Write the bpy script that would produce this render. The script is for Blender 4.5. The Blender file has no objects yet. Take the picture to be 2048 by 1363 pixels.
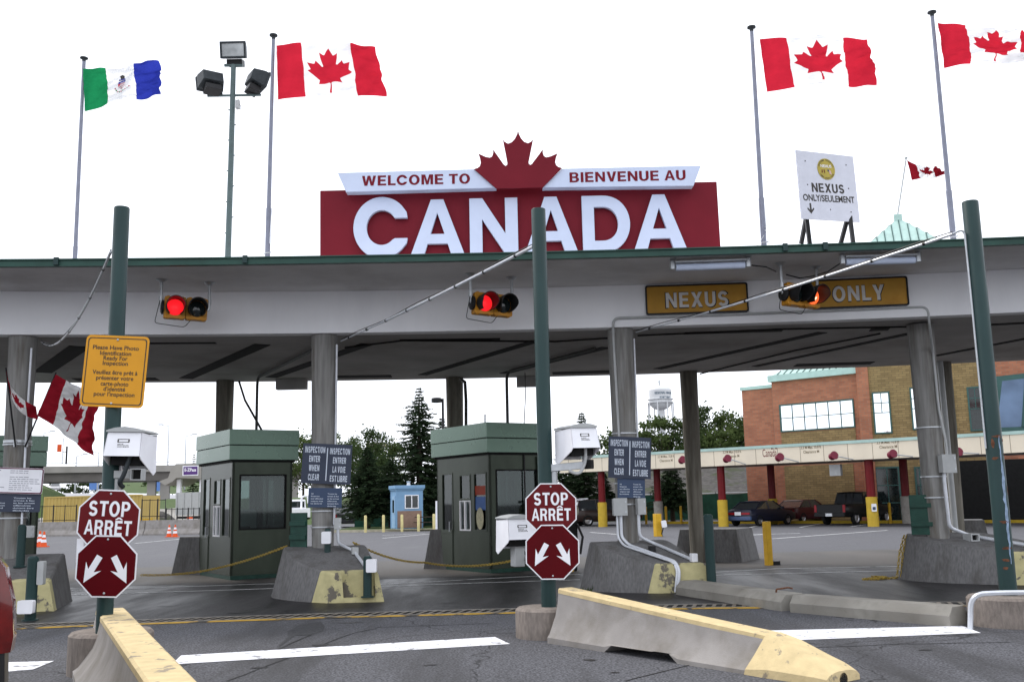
import bpy, bmesh, math, random
from mathutils import Vector, Matrix, noise as mnoise
V = Vector
scene = bpy.context.scene
col = scene.collection
random.seed(7)

# ------------------------------------------------------------------ camera
EYE, FPX = 1.65, 1991.0
TH, RHO = math.atan(322.0 / FPX), 0.022
r0 = V((1, 0, 0)); u0 = V((0, -math.sin(TH), math.cos(TH))); fw = V((0, math.cos(TH), math.sin(TH)))
CX = r0 * math.cos(RHO) - u0 * math.sin(RHO)
CY = r0 * math.sin(RHO) + u0 * math.cos(RHO)
cam_d = bpy.data.cameras.new('camera')
cam = bpy.data.objects.new('camera', cam_d); col.objects.link(cam)
cam_d.sensor_width = 36.0
cam_d.lens = 36.0 * FPX / 2048.0
cam_d.clip_start = 0.1
cam_d.clip_end = 6000
mw = Matrix.Identity(4)
for i in range(3):
    mw[i][0] = CX[i]; mw[i][1] = CY[i]; mw[i][2] = -fw[i]
mw[0][3], mw[1][3], mw[2][3] = 0, 0, EYE
cam.matrix_world = mw
scene.camera = cam

# ------------------------------------------------------------------ world, sun, exposure
SUN_EL, SUN_AZ = math.radians(48), math.radians(-52)      # ahead of the camera and to its left, behind thin cloud
world = bpy.data.worlds.new('World'); scene.world = world
world.use_nodes = True
wn, wl = world.node_tree.nodes, world.node_tree.links
bg = wn['Background']
sky = wn.new('ShaderNodeTexSky'); sky.sky_type = 'NISHITA'; sky.sun_disc = False
sky.sun_elevation = SUN_EL; sky.sun_rotation = SUN_AZ
sky.air_density = 1.0; sky.dust_density = 2.5; sky.ozone_density = 1.0
cl = wn.new('ShaderNodeTexNoise'); cl.inputs['Scale'].default_value = 1.6; cl.inputs['Detail'].default_value = 4
tc = wn.new('ShaderNodeTexCoord'); wl.new(tc.outputs['Generated'], cl.inputs['Vector'])
cr = wn.new('ShaderNodeValToRGB')
cr.color_ramp.elements[0].position = 0.3; cr.color_ramp.elements[0].color = (11.8, 12.3, 13.5, 1)
cr.color_ramp.elements[1].position = 0.75; cr.color_ramp.elements[1].color = (13.6, 14.0, 14.8, 1)
wl.new(cl.outputs['Fac'], cr.inputs['Fac'])
sep = wn.new('ShaderNodeSeparateXYZ'); wl.new(tc.outputs['Generated'], sep.inputs[0])
mr = wn.new('ShaderNodeMapRange')                          # thin bright cloud ahead, clearer blue overhead and behind
mr.inputs['From Min'].default_value = -0.75; mr.inputs['From Max'].default_value = 0.25
mr.inputs['To Min'].default_value = 0.93; mr.inputs['To Max'].default_value = 0.95
wl.new(sep.outputs['Y'], mr.inputs['Value'])
mx = wn.new('ShaderNodeMix'); mx.data_type = 'RGBA'
wl.new(mr.outputs['Result'], mx.inputs['Factor'])
wl.new(sky.outputs['Color'], mx.inputs['A']); wl.new(cr.outputs['Color'], mx.inputs['B'])
wl.new(mx.outputs['Result'], bg.inputs['Color'])
bg.inputs['Strength'].default_value = 0.1
sun_d = bpy.data.lights.new('sun', 'SUN'); sun_d.energy = 1.3; sun_d.angle = math.radians(12); sun_d.color = (1, 0.94, 0.85)
sun = bpy.data.objects.new('sun', sun_d); col.objects.link(sun)
sdir = V((math.sin(SUN_AZ) * math.cos(SUN_EL), math.cos(SUN_AZ) * math.cos(SUN_EL), math.sin(SUN_EL)))
sun.rotation_euler = sdir.to_track_quat('Z', 'Y').to_euler()
sun.location = sdir * 100
scene.view_settings.view_transform = 'Standard'
scene.view_settings.look = 'None'
scene.view_settings.gamma = 1
scene.view_settings.exposure = 0.36

# ------------------------------------------------------------------ helpers
def ray(px, py):
    return CX * ((px - 1024) / FPX) - CY * ((py - 681.5) / FPX) + fw
def G(px, py, z=0.0):
    d = ray(px, py); return V((0, 0, EYE)) + d * ((z - EYE) / d.z)
def D(px, py, Y):
    d = ray(px, py); return V((0, 0, EYE)) + d * (Y / d.y)

ORG = {}
class Fr:
    """a local frame: o + u*a + v*b + n*c"""
    def __init__(s, o, yaw=0.0, tilt=0.0, pitch=0.0):
        s.o = V(o)
        u = V((math.cos(yaw), math.sin(yaw), 0)); n = V((math.sin(yaw), -math.cos(yaw), 0)); v = V((0, 0, 1))
        if pitch:
            q = Matrix.Rotation(pitch, 3, u); v = q @ v; n = q @ n
        if tilt:
            q = Matrix.Rotation(tilt, 3, n); u = q @ u; v = q @ v
        s.u, s.v, s.n = u, v, n
    def __call__(s, a, b, c=0.0):
        return s.o + s.u * a + s.v * b + s.n * c
    def at(s, a, b, c=0.0):
        g = Fr.__new__(Fr); g.o = s(a, b, c); g.u, g.v, g.n = s.u, s.v, s.n; return g
def XF(o, u, v, n):
    g = Fr.__new__(Fr); g.o, g.u, g.v, g.n = V(o), V(u), V(v), V(n); return g
W0 = XF((0, 0, 0), (1, 0, 0), (0, 1, 0), (0, 0, 1))      # plan frame: a=x, b=y, c=z

_tc = {}
def text_geo(s, off=0.0, sp=1.0):
    k = (s, off, sp)
    if k not in _tc:
        cu = bpy.data.curves.new('t', 'FONT'); cu.body = s; cu.align_x = 'CENTER'; cu.offset = off
        cu.space_character = sp; cu.space_line = 1.0; cu.resolution_u = 4
        ob = bpy.data.objects.new('t', cu)
        me = ob.to_mesh()
        vs = [(v.co.x, v.co.y) for v in me.vertices]; fs = [tuple(p.vertices) for p in me.polygons]
        ob.to_mesh_clear(); bpy.data.objects.remove(ob); bpy.data.curves.remove(cu)
        _tc[k] = (vs, fs)
    return _tc[k]

class MB:
    def __init__(s): s.v = []; s.f = []; s.m = []
    def add(s, vs, fs, mi=0):
        b = len(s.v); s.v += [V(p) for p in vs]
        for f in fs: s.f.append(tuple(i + b for i in f)); s.m.append(mi)
        return s
    def fbox(s, F, a0, a1, b0, b1, c0, c1, mi=0):
        p = [F(a, b, c) for c in (c0, c1) for b in (b0, b1) for a in (a0, a1)]
        return s.add(p, [(0, 2, 3, 1), (4, 5, 7, 6), (0, 1, 5, 4), (2, 6, 7, 3), (0, 4, 6, 2), (1, 3, 7, 5)], mi)
    def poly(s, F, pts, c0, c1, mi=0, side=None):
        n = len(pts)
        ar = sum(pts[i][0] * pts[(i + 1) % n][1] - pts[(i + 1) % n][0] * pts[i][1] for i in range(n))
        if ar < 0: pts = pts[::-1]
        p = [F(a, b, c0) for a, b in pts] + [F(a, b, c1) for a, b in pts]
        s.add(p, [tuple(range(n - 1, -1, -1)), tuple(range(n, 2 * n))], mi)
        b = len(s.v) - 2 * n
        for i in range(n):
            j = (i + 1) % n; s.f.append((b + i, b + j, b + n + j, b + n + i)); s.m.append(mi if side is None else side)
        return s
    def sheet(s, F, pts, c=0.0, mi=0):
        return s.add([F(a, b, c) for a, b in pts], [tuple(range(len(pts)))], mi)
    def ring_poly(s, F, outer, inner, c0, c1, mi=0):
        """closed band between two outlines with the same number of points"""
        n = len(outer)
        p = [F(a, b, c1) for a, b in outer] + [F(a, b, c1) for a, b in inner] + [F(a, b, c0) for a, b in outer] + [F(a, b, c0) for a, b in inner]
        fs = []
        for i in range(n):
            j = (i + 1) % n
            fs += [(i, j, n + j, n + i), (2 * n + i, 2 * n + j, j, i), (n + i, n + j, 3 * n + j, 3 * n + i)]
        return s.add(p, fs, mi)
    def loft(s, rings, mi=0, caps=True, closed=True):
        n = len(rings[0]); b = len(s.v)
        for r in rings: s.v += [V(p) for p in r]
        for k in range(len(rings) - 1):
            for i in range(n if closed else n - 1):
                j = (i + 1) % n
                s.f.append((b + k * n + i, b + k * n + j, b + (k + 1) * n + j, b + (k + 1) * n + i)); s.m.append(mi)
        if caps:
            s.f.append(tuple(b + i for i in range(n - 1, -1, -1))); s.m.append(mi)
            e = b + (len(rings) - 1) * n
            s.f.append(tuple(e + i for i in range(n))); s.m.append(mi)
        return s
    def tube(s, pts, r, n=8, mi=0):
        pts = [V(p) for p in pts]; rings = []
        t = (pts[1] - pts[0]).normalized()
        x = t.orthogonal().normalized()
        rr = r if isinstance(r, (list, tuple)) else [r] * len(pts)
        for i, p in enumerate(pts):
            t2 = (pts[min(i + 1, len(pts) - 1)] - pts[max(i - 1, 0)]).normalized()
            x = (x - t2 * x.dot(t2)).normalized(); y = t2.cross(x)
            rings.append([p + (x * math.cos(2 * math.pi * k / n) + y * math.sin(2 * math.pi * k / n)) * rr[i] for k in range(n)])
        return s.loft(rings, mi)
    def lathe(s, o, prof, n=20, mi=0, F=None):
        F = F or W0; o = V(o)
        rings = [[o + F.u * (r * math.cos(2 * math.pi * k / n)) + F.v * (r * math.sin(2 * math.pi * k / n)) + F.n * z for k in range(n)] for r, z in prof]
        return s.loft(rings, mi)
    def text(s, F, txt, a, b, h, w=None, mi=0, c=0.002, ext=0.0, off=0.012, sp=1.0, xs=1.0):
        """capitals h tall centred on (a, b); w squeezes the line to a width"""
        vs, fs = text_geo(txt, off, sp)
        x0 = min(p[0] for p in vs); x1 = max(p[0] for p in vs)
        cap = text_geo('H', off); hh = max(p[1] for p in cap[0])
        ky = h / hh; kx = (w / (x1 - x0)) if w else ky * xs
        xm = (x0 + x1) / 2
        P = [(a + (x - xm) * kx, b + (y - hh / 2) * ky) for x, y in vs]
        s.add([F(x, y, c + ext) for x, y in P], fs, mi)
        return s
    def build(s, name, mats, parent=None, smooth=False, bevel=0.0, bseg=2, sharp=35, base=None):
        if not isinstance(mats, (list, tuple)): mats = [mats]
        if parent is not None: o = ORG[parent.name]
        elif base is not None: o = V(base)
        else:
            xs = [p.x for p in s.v]; ys = [p.y for p in s.v]
            o = V(((min(xs) + max(xs)) / 2, (min(ys) + max(ys)) / 2, min(p.z for p in s.v)))
        me = bpy.data.meshes.new(name)
        me.from_pydata([tuple(p - o) for p in s.v], [], s.f)
        for m in mats: me.materials.append(m)
        me.polygons.foreach_set('material_index', [min(i, len(mats) - 1) for i in s.m])
        if smooth:
            me.polygons.foreach_set('use_smooth', [True] * len(me.polygons))
            me.set_sharp_from_angle(angle=math.radians(sharp))
        me.update()
        ob = bpy.data.objects.new(name, me); col.objects.link(ob)
        if parent is not None: ob.parent = parent; ORG[ob.name] = o
        else: ob.location = o; ORG[ob.name] = o
        if bevel:
            bv = ob.modifiers.new('bevel', 'BEVEL'); bv.width = bevel; bv.segments = bseg; bv.limit_method = 'ANGLE'; bv.angle_limit = math.radians(40)
        return ob

def tag(o, label, cat, group=None):
    o['label'] = label; o['category'] = cat
    if group: o['group'] = group
    return o
def thing(name, label, cat, loc, group=None):
    o = bpy.data.objects.new(name, None); col.objects.link(o)
    o.empty_display_size = 0.2
    o.location = V(loc); ORG[o.name] = V(loc)
    return tag(o, label, cat, group)
def struct(o): o['kind'] = 'structure'; return o
def stuff(o): o['kind'] = 'stuff'; return o
def dup(root, loc, label=None, rot=None, scale=None):
    r = root.copy(); col.objects.link(r); r.location = V(loc); ORG[r.name] = V(loc)
    if rot is not None: r.rotation_euler = rot
    if scale is not None: r.scale = (scale, scale, scale) if not isinstance(scale, (tuple, list)) else scale
    if label: r['label'] = label
    for ch in list(root.children):
        c = ch.copy(); col.objects.link(c); c.parent = r
        for g in list(ch.children):
            d = g.copy(); col.objects.link(d); d.parent = c
    return r
def octagon(r):
    return [(r * math.cos(math.pi / 8 + k * math.pi / 4) / math.cos(math.pi / 8), r * math.sin(math.pi / 8 + k * math.pi / 4) / math.cos(math.pi / 8)) for k in range(8)]
def circ(r, n=24, cx=0, cy=0):
    return [(cx + r * math.cos(2 * math.pi * k / n), cy + r * math.sin(2 * math.pi * k / n)) for k in range(n)]
def rrect(w, h, r, n=5):
    p = []
    for sx, sy, a0 in ((1, 1, 0), (-1, 1, 90), (-1, -1, 180), (1, -1, 270)):
        for k in range(n):
            a = math.radians(a0 + 90 * k / (n - 1))
            p.append((sx * (w / 2 - r) + r * math.cos(a), sy * (h / 2 - r) + r * math.sin(a)))
    return p
def arc_pts(p0, p1, p2, r, n=6):
    """fillet at p1"""
    p0, p1, p2 = V(p0), V(p1), V(p2)
    a = p1 + (p0 - p1).normalized() * r; b = p1 + (p2 - p1).normalized() * r
    return [(a * (1 - t) ** 2 + p1 * (2 * t * (1 - t)) + b * t * t) for t in [k / n for k in range(n + 1)]]
def bent(pts, r=0.08):
    out = [V(pts[0])]
    for i in range(1, len(pts) - 1): out += arc_pts(pts[i - 1], pts[i], pts[i + 1], r)
    return out + [V(pts[-1])]
def sag(p0, p1, d, n=14):
    p0, p1 = V(p0), V(p1)
    return [p0.lerp(p1, k / n) - V((0, 0, d * 4 * (k / n) * (1 - k / n))) for k in range(n + 1)]

# ------------------------------------------------------------------ materials
def mat(name, c, rough=0.6, metal=0.0, var=0.12, scale=6.0, bump=0.0, bscale=80.0, c2=None, c2scale=1.5, c2lo=0.5, c2hi=0.65, stretch=(1, 1, 1), spec=0.22, coat=0.0, rvar=0.0, detail=5):
    m = bpy.data.materials.new(name); m.use_nodes = True
    n, l = m.node_tree.nodes, m.node_tree.links
    b = n['Principled BSDF']
    t = n.new('ShaderNodeTexCoord'); mp = n.new('ShaderNodeMapping'); mp.inputs['Scale'].default_value = stretch
    l.new(t.outputs['Object'], mp.inputs['Vector'])
    nz = n.new('ShaderNodeTexNoise'); nz.inputs['Scale'].default_value = scale; nz.inputs['Detail'].default_value = detail
    l.new(mp.outputs['Vector'], nz.inputs['Vector'])
    r = n.new('ShaderNodeValToRGB')
    lo = tuple(max(0, x * (1 - var)) for x in c); hi = tuple(min(1, x * (1 + var)) for x in c)
    r.color_ramp.elements[0].position = 0.32; r.color_ramp.elements[0].color = (*lo, 1)
    r.color_ramp.elements[1].position = 0.68; r.color_ramp.elements[1].color = (*hi, 1)
    l.new(nz.outputs['Fac'], r.inputs['Fac'])
    out = r.outputs['Color']
    if c2 is not None:
        n2 = n.new('ShaderNodeTexNoise'); n2.inputs['Scale'].default_value = c2scale; n2.inputs['Detail'].default_value = 7; n2.inputs['Roughness'].default_value = 0.62
        l.new(mp.outputs['Vector'], n2.inputs['Vector'])
        r2 = n.new('ShaderNodeValToRGB')
        r2.color_ramp.elements[0].position = c2lo; r2.color_ramp.elements[0].color = (0, 0, 0, 1)
        r2.color_ramp.elements[1].position = c2hi; r2.color_ramp.elements[1].color = (1, 1, 1, 1)
        l.new(n2.outputs['Fac'], r2.inputs['Fac'])
        mxx = n.new('ShaderNodeMix'); mxx.data_type = 'RGBA'
        l.new(r2.outputs['Color'], mxx.inputs['Factor']); l.new(out, mxx.inputs['A']); mxx.inputs['B'].default_value = (*c2, 1)
        out = mxx.outputs['Result']
    l.new(out, b.inputs['Base Color'])
    b.inputs['Roughness'].default_value = rough; b.inputs['Metallic'].default_value = metal
    b.inputs['Specular IOR Level'].default_value = spec
    if coat: b.inputs['Coat Weight'].default_value = coat
    if rvar:
        mr_ = n.new('ShaderNodeMapRange'); mr_.inputs['To Min'].default_value = rough - rvar; mr_.inputs['To Max'].default_value = rough + rvar
        l.new(nz.outputs['Fac'], mr_.inputs['Value']); l.new(mr_.outputs['Result'], b.inputs['Roughness'])
    if bump:
        nb = n.new('ShaderNodeTexNoise'); nb.inputs['Scale'].default_value = bscale; nb.inputs['Detail'].default_value = 4
        l.new(mp.outputs['Vector'], nb.inputs['Vector'])
        bp = n.new('ShaderNodeBump'); bp.inputs['Strength'].default_value = bump; bp.inputs['Distance'].default_value = 0.01
        l.new(nb.outputs['Fac'], bp.inputs['Height']); l.new(bp.outputs['Normal'], b.inputs['Normal'])
    return m
def glow(name, c, s, base=(0.3, 0.02, 0.02)):
    m = mat(name, base, 0.3, var=0.05); b = m.node_tree.nodes['Principled BSDF']
    b.inputs['Emission Color'].default_value = (*c, 1); b.inputs['Emission Strength'].default_value = s; return m
def glass(name, tint=(0.1, 0.13, 0.12), clear=0.6):
    m = bpy.data.materials.new(name); m.use_nodes = True
    n, l = m.node_tree.nodes, m.node_tree.links
    n.remove(n['Principled BSDF'])
    g = n.new('ShaderNodeBsdfGlossy'); g.inputs['Roughness'].default_value = 0.03; g.inputs['Color'].default_value = (0.9, 0.95, 0.95, 1)
    t = n.new('ShaderNodeBsdfTransparent'); t.inputs['Color'].default_value = (*[min(1, clear * x) for x in (0.85, 0.95, 0.92)], 1)
    f = n.new('ShaderNodeFresnel'); f.inputs['IOR'].default_value = 1.5
    x = n.new('ShaderNodeMixShader')
    l.new(f.outputs[0], x.inputs[0]); l.new(t.outputs[0], x.inputs[1]); l.new(g.outputs[0], x.inputs[2])
    l.new(x.outputs[0], n['Material Output'].inputs['Surface'])
    return m
def cloth(name, c, tr=0.45):
    m = bpy.data.materials.new(name); m.use_nodes = True
    n, l = m.node_tree.nodes, m.node_tree.links
    n.remove(n['Principled BSDF'])
    tcn = n.new('ShaderNodeTexCoord'); nz = n.new('ShaderNodeTexNoise'); nz.inputs['Scale'].default_value = 3; nz.inputs['Detail'].default_value = 6
    l.new(tcn.outputs['Object'], nz.inputs['Vector'])
    r = n.new('ShaderNodeValToRGB')
    r.color_ramp.elements[0].position = .3; r.color_ramp.elements[0].color = (*[x * .88 for x in c], 1)
    r.color_ramp.elements[1].position = .7; r.color_ramp.elements[1].color = (*[min(1, x * 1.08) for x in c], 1)
    l.new(nz.outputs['Fac'], r.inputs['Fac'])
    d = n.new('ShaderNodeBsdfDiffuse'); t = n.new('ShaderNodeBsdfTranslucent')
    l.new(r.outputs['Color'], d.inputs['Color']); l.new(r.outputs['Color'], t.inputs['Color'])
    x = n.new('ShaderNodeMixShader'); x.inputs[0].default_value = tr
    l.new(d.outputs[0], x.inputs[1]); l.new(t.outputs[0], x.inputs[2]); l.new(x.outputs[0], n['Material Output'].inputs['Surface'])
    return m
def foliage(name, c, c2, tr=0.3):
    m = cloth(name, c, tr); n = m.node_tree.nodes
    r = [q for q in n if q.type == 'VALTORGB'][0]
    r.color_ramp.elements[0].color = (*c2, 1); r.color_ramp.elements[1].color = (*c, 1)
    nz = [q for q in n if q.type == 'TEX_NOISE'][0]; nz.inputs['Scale'].default_value = 1.3
    return m

def asphalt(name, c, streak_c, rough, axis_rot, streak_lo=0.48, streak_hi=0.68, crack=0.5, agg=0.5):
    """worn asphalt: aggregate speckle, long tyre and drip stains along the traffic, hairline cracks"""
    m = bpy.data.materials.new(name); m.use_nodes = True
    n, l = m.node_tree.nodes, m.node_tree.links; b = n['Principled BSDF']
    t = n.new('ShaderNodeTexCoord')
    sp = n.new('ShaderNodeTexNoise'); sp.inputs['Scale'].default_value = 42; sp.inputs['Detail'].default_value = 3
    l.new(t.outputs['Object'], sp.inputs['Vector'])
    r = n.new('ShaderNodeValToRGB')
    r.color_ramp.elements[0].position = .36; r.color_ramp.elements[0].color = (*[x * (1 - agg) for x in c], 1)
    r.color_ramp.elements[1].position = .66; r.color_ramp.elements[1].color = (*[x * (1 + agg) for x in c], 1)
    l.new(sp.outputs['Fac'], r.inputs['Fac'])
    mp = n.new('ShaderNodeMapping'); mp.inputs['Rotation'].default_value = (0, 0, axis_rot); mp.inputs['Scale'].default_value = (1.0, 0.16, 1)
    l.new(t.outputs['Object'], mp.inputs['Vector'])
    st = n.new('ShaderNodeTexNoise'); st.inputs['Scale'].default_value = 0.9; st.inputs['Detail'].default_value = 6; st.inputs['Roughness'].default_value = .6
    l.new(mp.outputs['Vector'], st.inputs['Vector'])
    rs = n.new('ShaderNodeValToRGB')
    rs.color_ramp.elements[0].position = streak_lo; rs.color_ramp.elements[0].color = (0, 0, 0, 1)
    rs.color_ramp.elements[1].position = streak_hi; rs.color_ramp.elements[1].color = (1, 1, 1, 1)
    l.new(st.outputs['Fac'], rs.inputs['Fac'])
    m1 = n.new('ShaderNodeMix'); m1.data_type = 'RGBA'
    l.new(rs.outputs['Color'], m1.inputs['Factor']); l.new(r.outputs['Color'], m1.inputs['A']); m1.inputs['B'].default_value = (*streak_c, 1)
    vo = n.new('ShaderNodeTexVoronoi'); vo.feature = 'DISTANCE_TO_EDGE'; vo.inputs['Scale'].default_value = 0.22
    wv = n.new('ShaderNodeTexNoise'); wv.inputs['Scale'].default_value = 1.2; wv.inputs['Detail'].default_value = 5
    l.new(t.outputs['Object'], wv.inputs['Vector'])
    ad = n.new('ShaderNodeMix'); ad.data_type = 'RGBA'; ad.blend_type = 'ADD'; ad.inputs['Factor'].default_value = 0.9
    l.new(t.outputs['Object'], ad.inputs['A']); l.new(wv.outputs['Color'], ad.inputs['B'])
    l.new(ad.outputs['Result'], vo.inputs['Vector'])
    rc = n.new('ShaderNodeValToRGB')
    rc.color_ramp.elements[0].position = 0.0; rc.color_ramp.elements[0].color = (crack, crack, crack, 1)
    rc.color_ramp.elements[1].position = 0.004; rc.color_ramp.elements[1].color = (0, 0, 0, 1)
    l.new(vo.outputs['Distance'], rc.inputs['Fac'])
    m2 = n.new('ShaderNodeMix'); m2.data_type = 'RGBA'
    l.new(rc.outputs['Color'], m2.inputs['Factor']); l.new(m1.outputs['Result'], m2.inputs['A']); m2.inputs['B'].default_value = (.012, .012, .012, 1)
    l.new(m2.outputs['Result'], b.inputs['Base Color'])
    b.inputs['Specular IOR Level'].default_value = .25
    mrr = n.new('ShaderNodeMapRange'); mrr.inputs['To Min'].default_value = rough; mrr.inputs['To Max'].default_value = rough - .22
    l.new(rs.outputs['Color'], mrr.inputs['Value']); l.new(mrr.outputs['Result'], b.inputs['Roughness'])
    bp = n.new('ShaderNodeBump'); bp.inputs['Strength'].default_value = .5; bp.inputs['Distance'].default_value = .008
    l.new(sp.outputs['Fac'], bp.inputs['Height']); l.new(bp.outputs['Normal'], b.inputs['Normal'])
    return m
def brick(name, c1, c2, mort, sc=1.0, alongx=True):
    m = bpy.data.materials.new(name); m.use_nodes = True
    n, l = m.node_tree.nodes, m.node_tree.links; b = n['Principled BSDF']
    uvn = n.new('ShaderNodeUVMap'); uvn.uv_map = 'wall'
    bt = n.new('ShaderNodeTexBrick'); bt.inputs['Scale'].default_value = 1.0
    bt.inputs['Color1'].default_value = (*c1, 1); bt.inputs['Color2'].default_value = (*c2, 1); bt.inputs['Mortar'].default_value = (*mort, 1)
    bt.inputs['Brick Width'].default_value = 0.42 * sc; bt.inputs['Row Height'].default_value = 0.14 * sc; bt.inputs['Mortar Size'].default_value = 0.012
    bt.inputs['Bias'].default_value = -0.2
    l.new(uvn.outputs['UV'], bt.inputs['Vector'])
    nz = n.new('ShaderNodeTexNoise'); nz.inputs['Scale'].default_value = 0.9; nz.inputs['Detail'].default_value = 6
    l.new(uvn.outputs['UV'], nz.inputs['Vector'])
    mxx = n.new('ShaderNodeMix'); mxx.data_type = 'RGBA'; mxx.blend_type = 'MULTIPLY'; mxx.inputs['Factor'].default_value = .45
    l.new(bt.outputs['Color'], mxx.inputs['A']); l.new(nz.outputs['Fac'], mxx.inputs['B'])
    l.new(mxx.outputs['Result'], b.inputs['Base Color']); b.inputs['Roughness'].default_value = .85
    return m

M = {}
M['conc'] = mat('concrete', (.33, .31, .28), .85, var=.14, scale=5, bump=.35, bscale=70, c2=(.19, .17, .15), c2scale=1.1, c2lo=.5, c2hi=.78)
M['conc_col'] = mat('column_concrete', (.24, .235, .225), .8, var=.2, scale=4, bump=.4, bscale=60, c2=(.12, .105, .085), c2scale=1.1, c2lo=.5, c2hi=.7, stretch=(4, 4, .35))
M['conc_isl'] = mat('island_concrete', (.155, .152, .152), .85, var=.2, scale=14, bump=.4, bscale=90, c2=(.09, .084, .078), c2scale=1.6, c2lo=.48, c2hi=.74, stretch=(2.2, 2.2, .6))
M['conc_light'] = mat('barrier_concrete', (.30, .28, .265), .85, var=.1, scale=4, bump=.3, bscale=75, c2=(.2, .18, .155), c2scale=1.6, c2lo=.48, c2hi=.72)
M['conc_block'] = mat('footing_concrete', (.24, .205, .18), .9, var=.2, scale=14, bump=.6, bscale=60, c2=(.12, .1, .085), c2scale=1.4, c2lo=.5, c2hi=.7, stretch=(2, 2, .6))
M['yel_paint'] = mat('worn_yellow_paint', (.62, .49, .27), .75, var=.1, scale=7, bump=.4, bscale=50, c2=(.30, .25, .18), c2scale=5.5, c2lo=.59, c2hi=.63, spec=.25)
M['yel_pale'] = mat('pale_yellow_paint', (.50, .45, .24), .7, var=.12, scale=6, bump=.35, bscale=60, c2=(.15, .135, .11), c2scale=3.4, c2lo=.56, c2hi=.6)
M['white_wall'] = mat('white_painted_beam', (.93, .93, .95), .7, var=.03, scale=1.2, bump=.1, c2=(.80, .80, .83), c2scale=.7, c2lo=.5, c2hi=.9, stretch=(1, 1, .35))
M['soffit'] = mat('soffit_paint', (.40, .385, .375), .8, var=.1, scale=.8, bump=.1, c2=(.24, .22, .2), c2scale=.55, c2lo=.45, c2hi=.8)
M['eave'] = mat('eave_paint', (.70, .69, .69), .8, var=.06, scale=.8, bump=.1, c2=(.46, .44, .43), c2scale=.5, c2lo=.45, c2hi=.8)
M['slot'] = mat('dark_slot', (.012, .011, .01), .8, var=.3)
M['green'] = mat('green_pole_paint', (.02, .045, .044), .42, var=.12, scale=3, c2=(.014, .03, .03), c2scale=1.2, c2lo=.5, c2hi=.8, stretch=(2, 2, .4))
M['green_rust'] = mat('rusty_green_paint', (.03, .072, .06), .45, var=.12, scale=3, c2=(.2, .085, .045), c2scale=5, c2lo=.6, c2hi=.66)
M['gutter'] = mat('green_gutter', (.025, .07, .055), .4, var=.15, scale=3)
M['dgreen'] = mat('dark_green_paint', (.018, .06, .045), .4, var=.2, scale=5)
M['red_sign'] = mat('sign_maroon', (.17, .010, .02), .6, var=.06, scale=2, spec=.15)
M['white_sign'] = mat('sign_white', (.60, .67, .84), .45, var=.03, scale=3)
M['red_stop'] = mat('stop_red', (.12, .003, .006), .5, var=.08, scale=3)
M['red_dark'] = mat('dark_sign_red', (.09, .002, .005), .5, var=.08, scale=3, spec=.1)
M['white'] = mat('white_paint', (.84, .84, .88), .45, var=.05, scale=4)
M['line'] = mat('road_paint_white', (.82, .82, .86), .7, var=.06, scale=8, bump=.2, bscale=60, c2=(.26, .26, .27), c2scale=6, c2lo=.58, c2hi=.62)
M['line_thin'] = mat('road_paint_thin', (.8, .8, .8), .7, var=.1, scale=8, c2=(.25, .25, .25), c2scale=3, c2lo=.56, c2hi=.66)
M['line_y'] = mat('road_paint_yellow', (.5, .3, .04), .7, var=.15, scale=8, c2=(.06, .055, .05), c2scale=2.2, c2lo=.5, c2hi=.56)
M['amber'] = mat('amber_sign', (.68, .31, .02), .45, var=.05, scale=3)
M['mustard'] = mat('mustard_board', (.50, .265, .04), .5, var=.12, scale=2, c2=(.40, .17, .02), c2scale=1.2, c2lo=.5, c2hi=.75)
M['signal_y'] = mat('signal_yellow', (.50, .22, .02), .4, var=.08, scale=6)
M['black'] = mat('black_paint', (.015, .015, .016), .4, var=.2, scale=6)
M['blackm'] = mat('matt_black', (.012, .012, .012), .8, var=.2, scale=6)
M['galv'] = mat('galvanised_steel', (.5, .52, .54), .38, .6, var=.1, scale=10)
M['pipe_w'] = mat('pale_conduit', (.62, .64, .68), .35, .2, var=.08, scale=8)
M['greybox'] = mat('grey_enamel', (.42, .43, .43), .45, .1, var=.06, scale=6)
M['pole'] = mat('dull_aluminium', (.2, .21, .26), .4, .5, var=.1, scale=5)
M['mast'] = mat('mast_paint', (.1, .14, .14), .5, var=.1, scale=5)
M['flood'] = mat('floodlight_grey', (.03, .036, .04), .45, .2, var=.15, scale=6)
M['lens'] = mat('floodlight_lens', (.4, .42, .42), .2, .3, var=.3, scale=3)
M['navy'] = mat('navy_sign', (.045, .055, .085), .5, var=.08, scale=3)
M['pale_text'] = mat('pale_lettering', (.62, .68, .78), .5, var=.04)
M['dark_text'] = mat('dark_lettering', (.05, .045, .04), .6, var=.1)
M['chain'] = mat('chain_yellow', (.36, .25, .05), .5, var=.2, scale=20)
M['booth'] = mat('booth_green_panel', (.06, .074, .055), .27, .35, var=.15, scale=1.6, c2=(.035, .042, .032), c2scale=.9, c2lo=.45, c2hi=.8, stretch=(1, 1, .4))
M['booth_roof'] = mat('booth_roof_green', (.15, .22, .175), .28, .5, var=.1, scale=1.2, rvar=.08)
M['booth_in'] = mat('booth_interior', (.03, .035, .03), .8, var=.2)
M['glass'] = glass('clear_glass')
M['glass_dark'] = mat('dark_glass', (.012, .018, .018), .05, 0, var=.3, spec=.6)
M['glass_sky'] = mat('mirror_glass', (.8, .85, .88), .04, 1.0, var=.02)
M['tyre'] = mat('tyre_rubber', (.014, .014, .014), .85, var=.2)
M['rim'] = mat('alloy_rim', (.5, .5, .52), .3, .8, var=.1)
M['plate'] = mat('number_plate', (.7, .72, .75), .5, var=.1, scale=20)
M['cone_o'] = mat('cone_orange', (.72, .1, .02), .5, var=.1)
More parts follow.
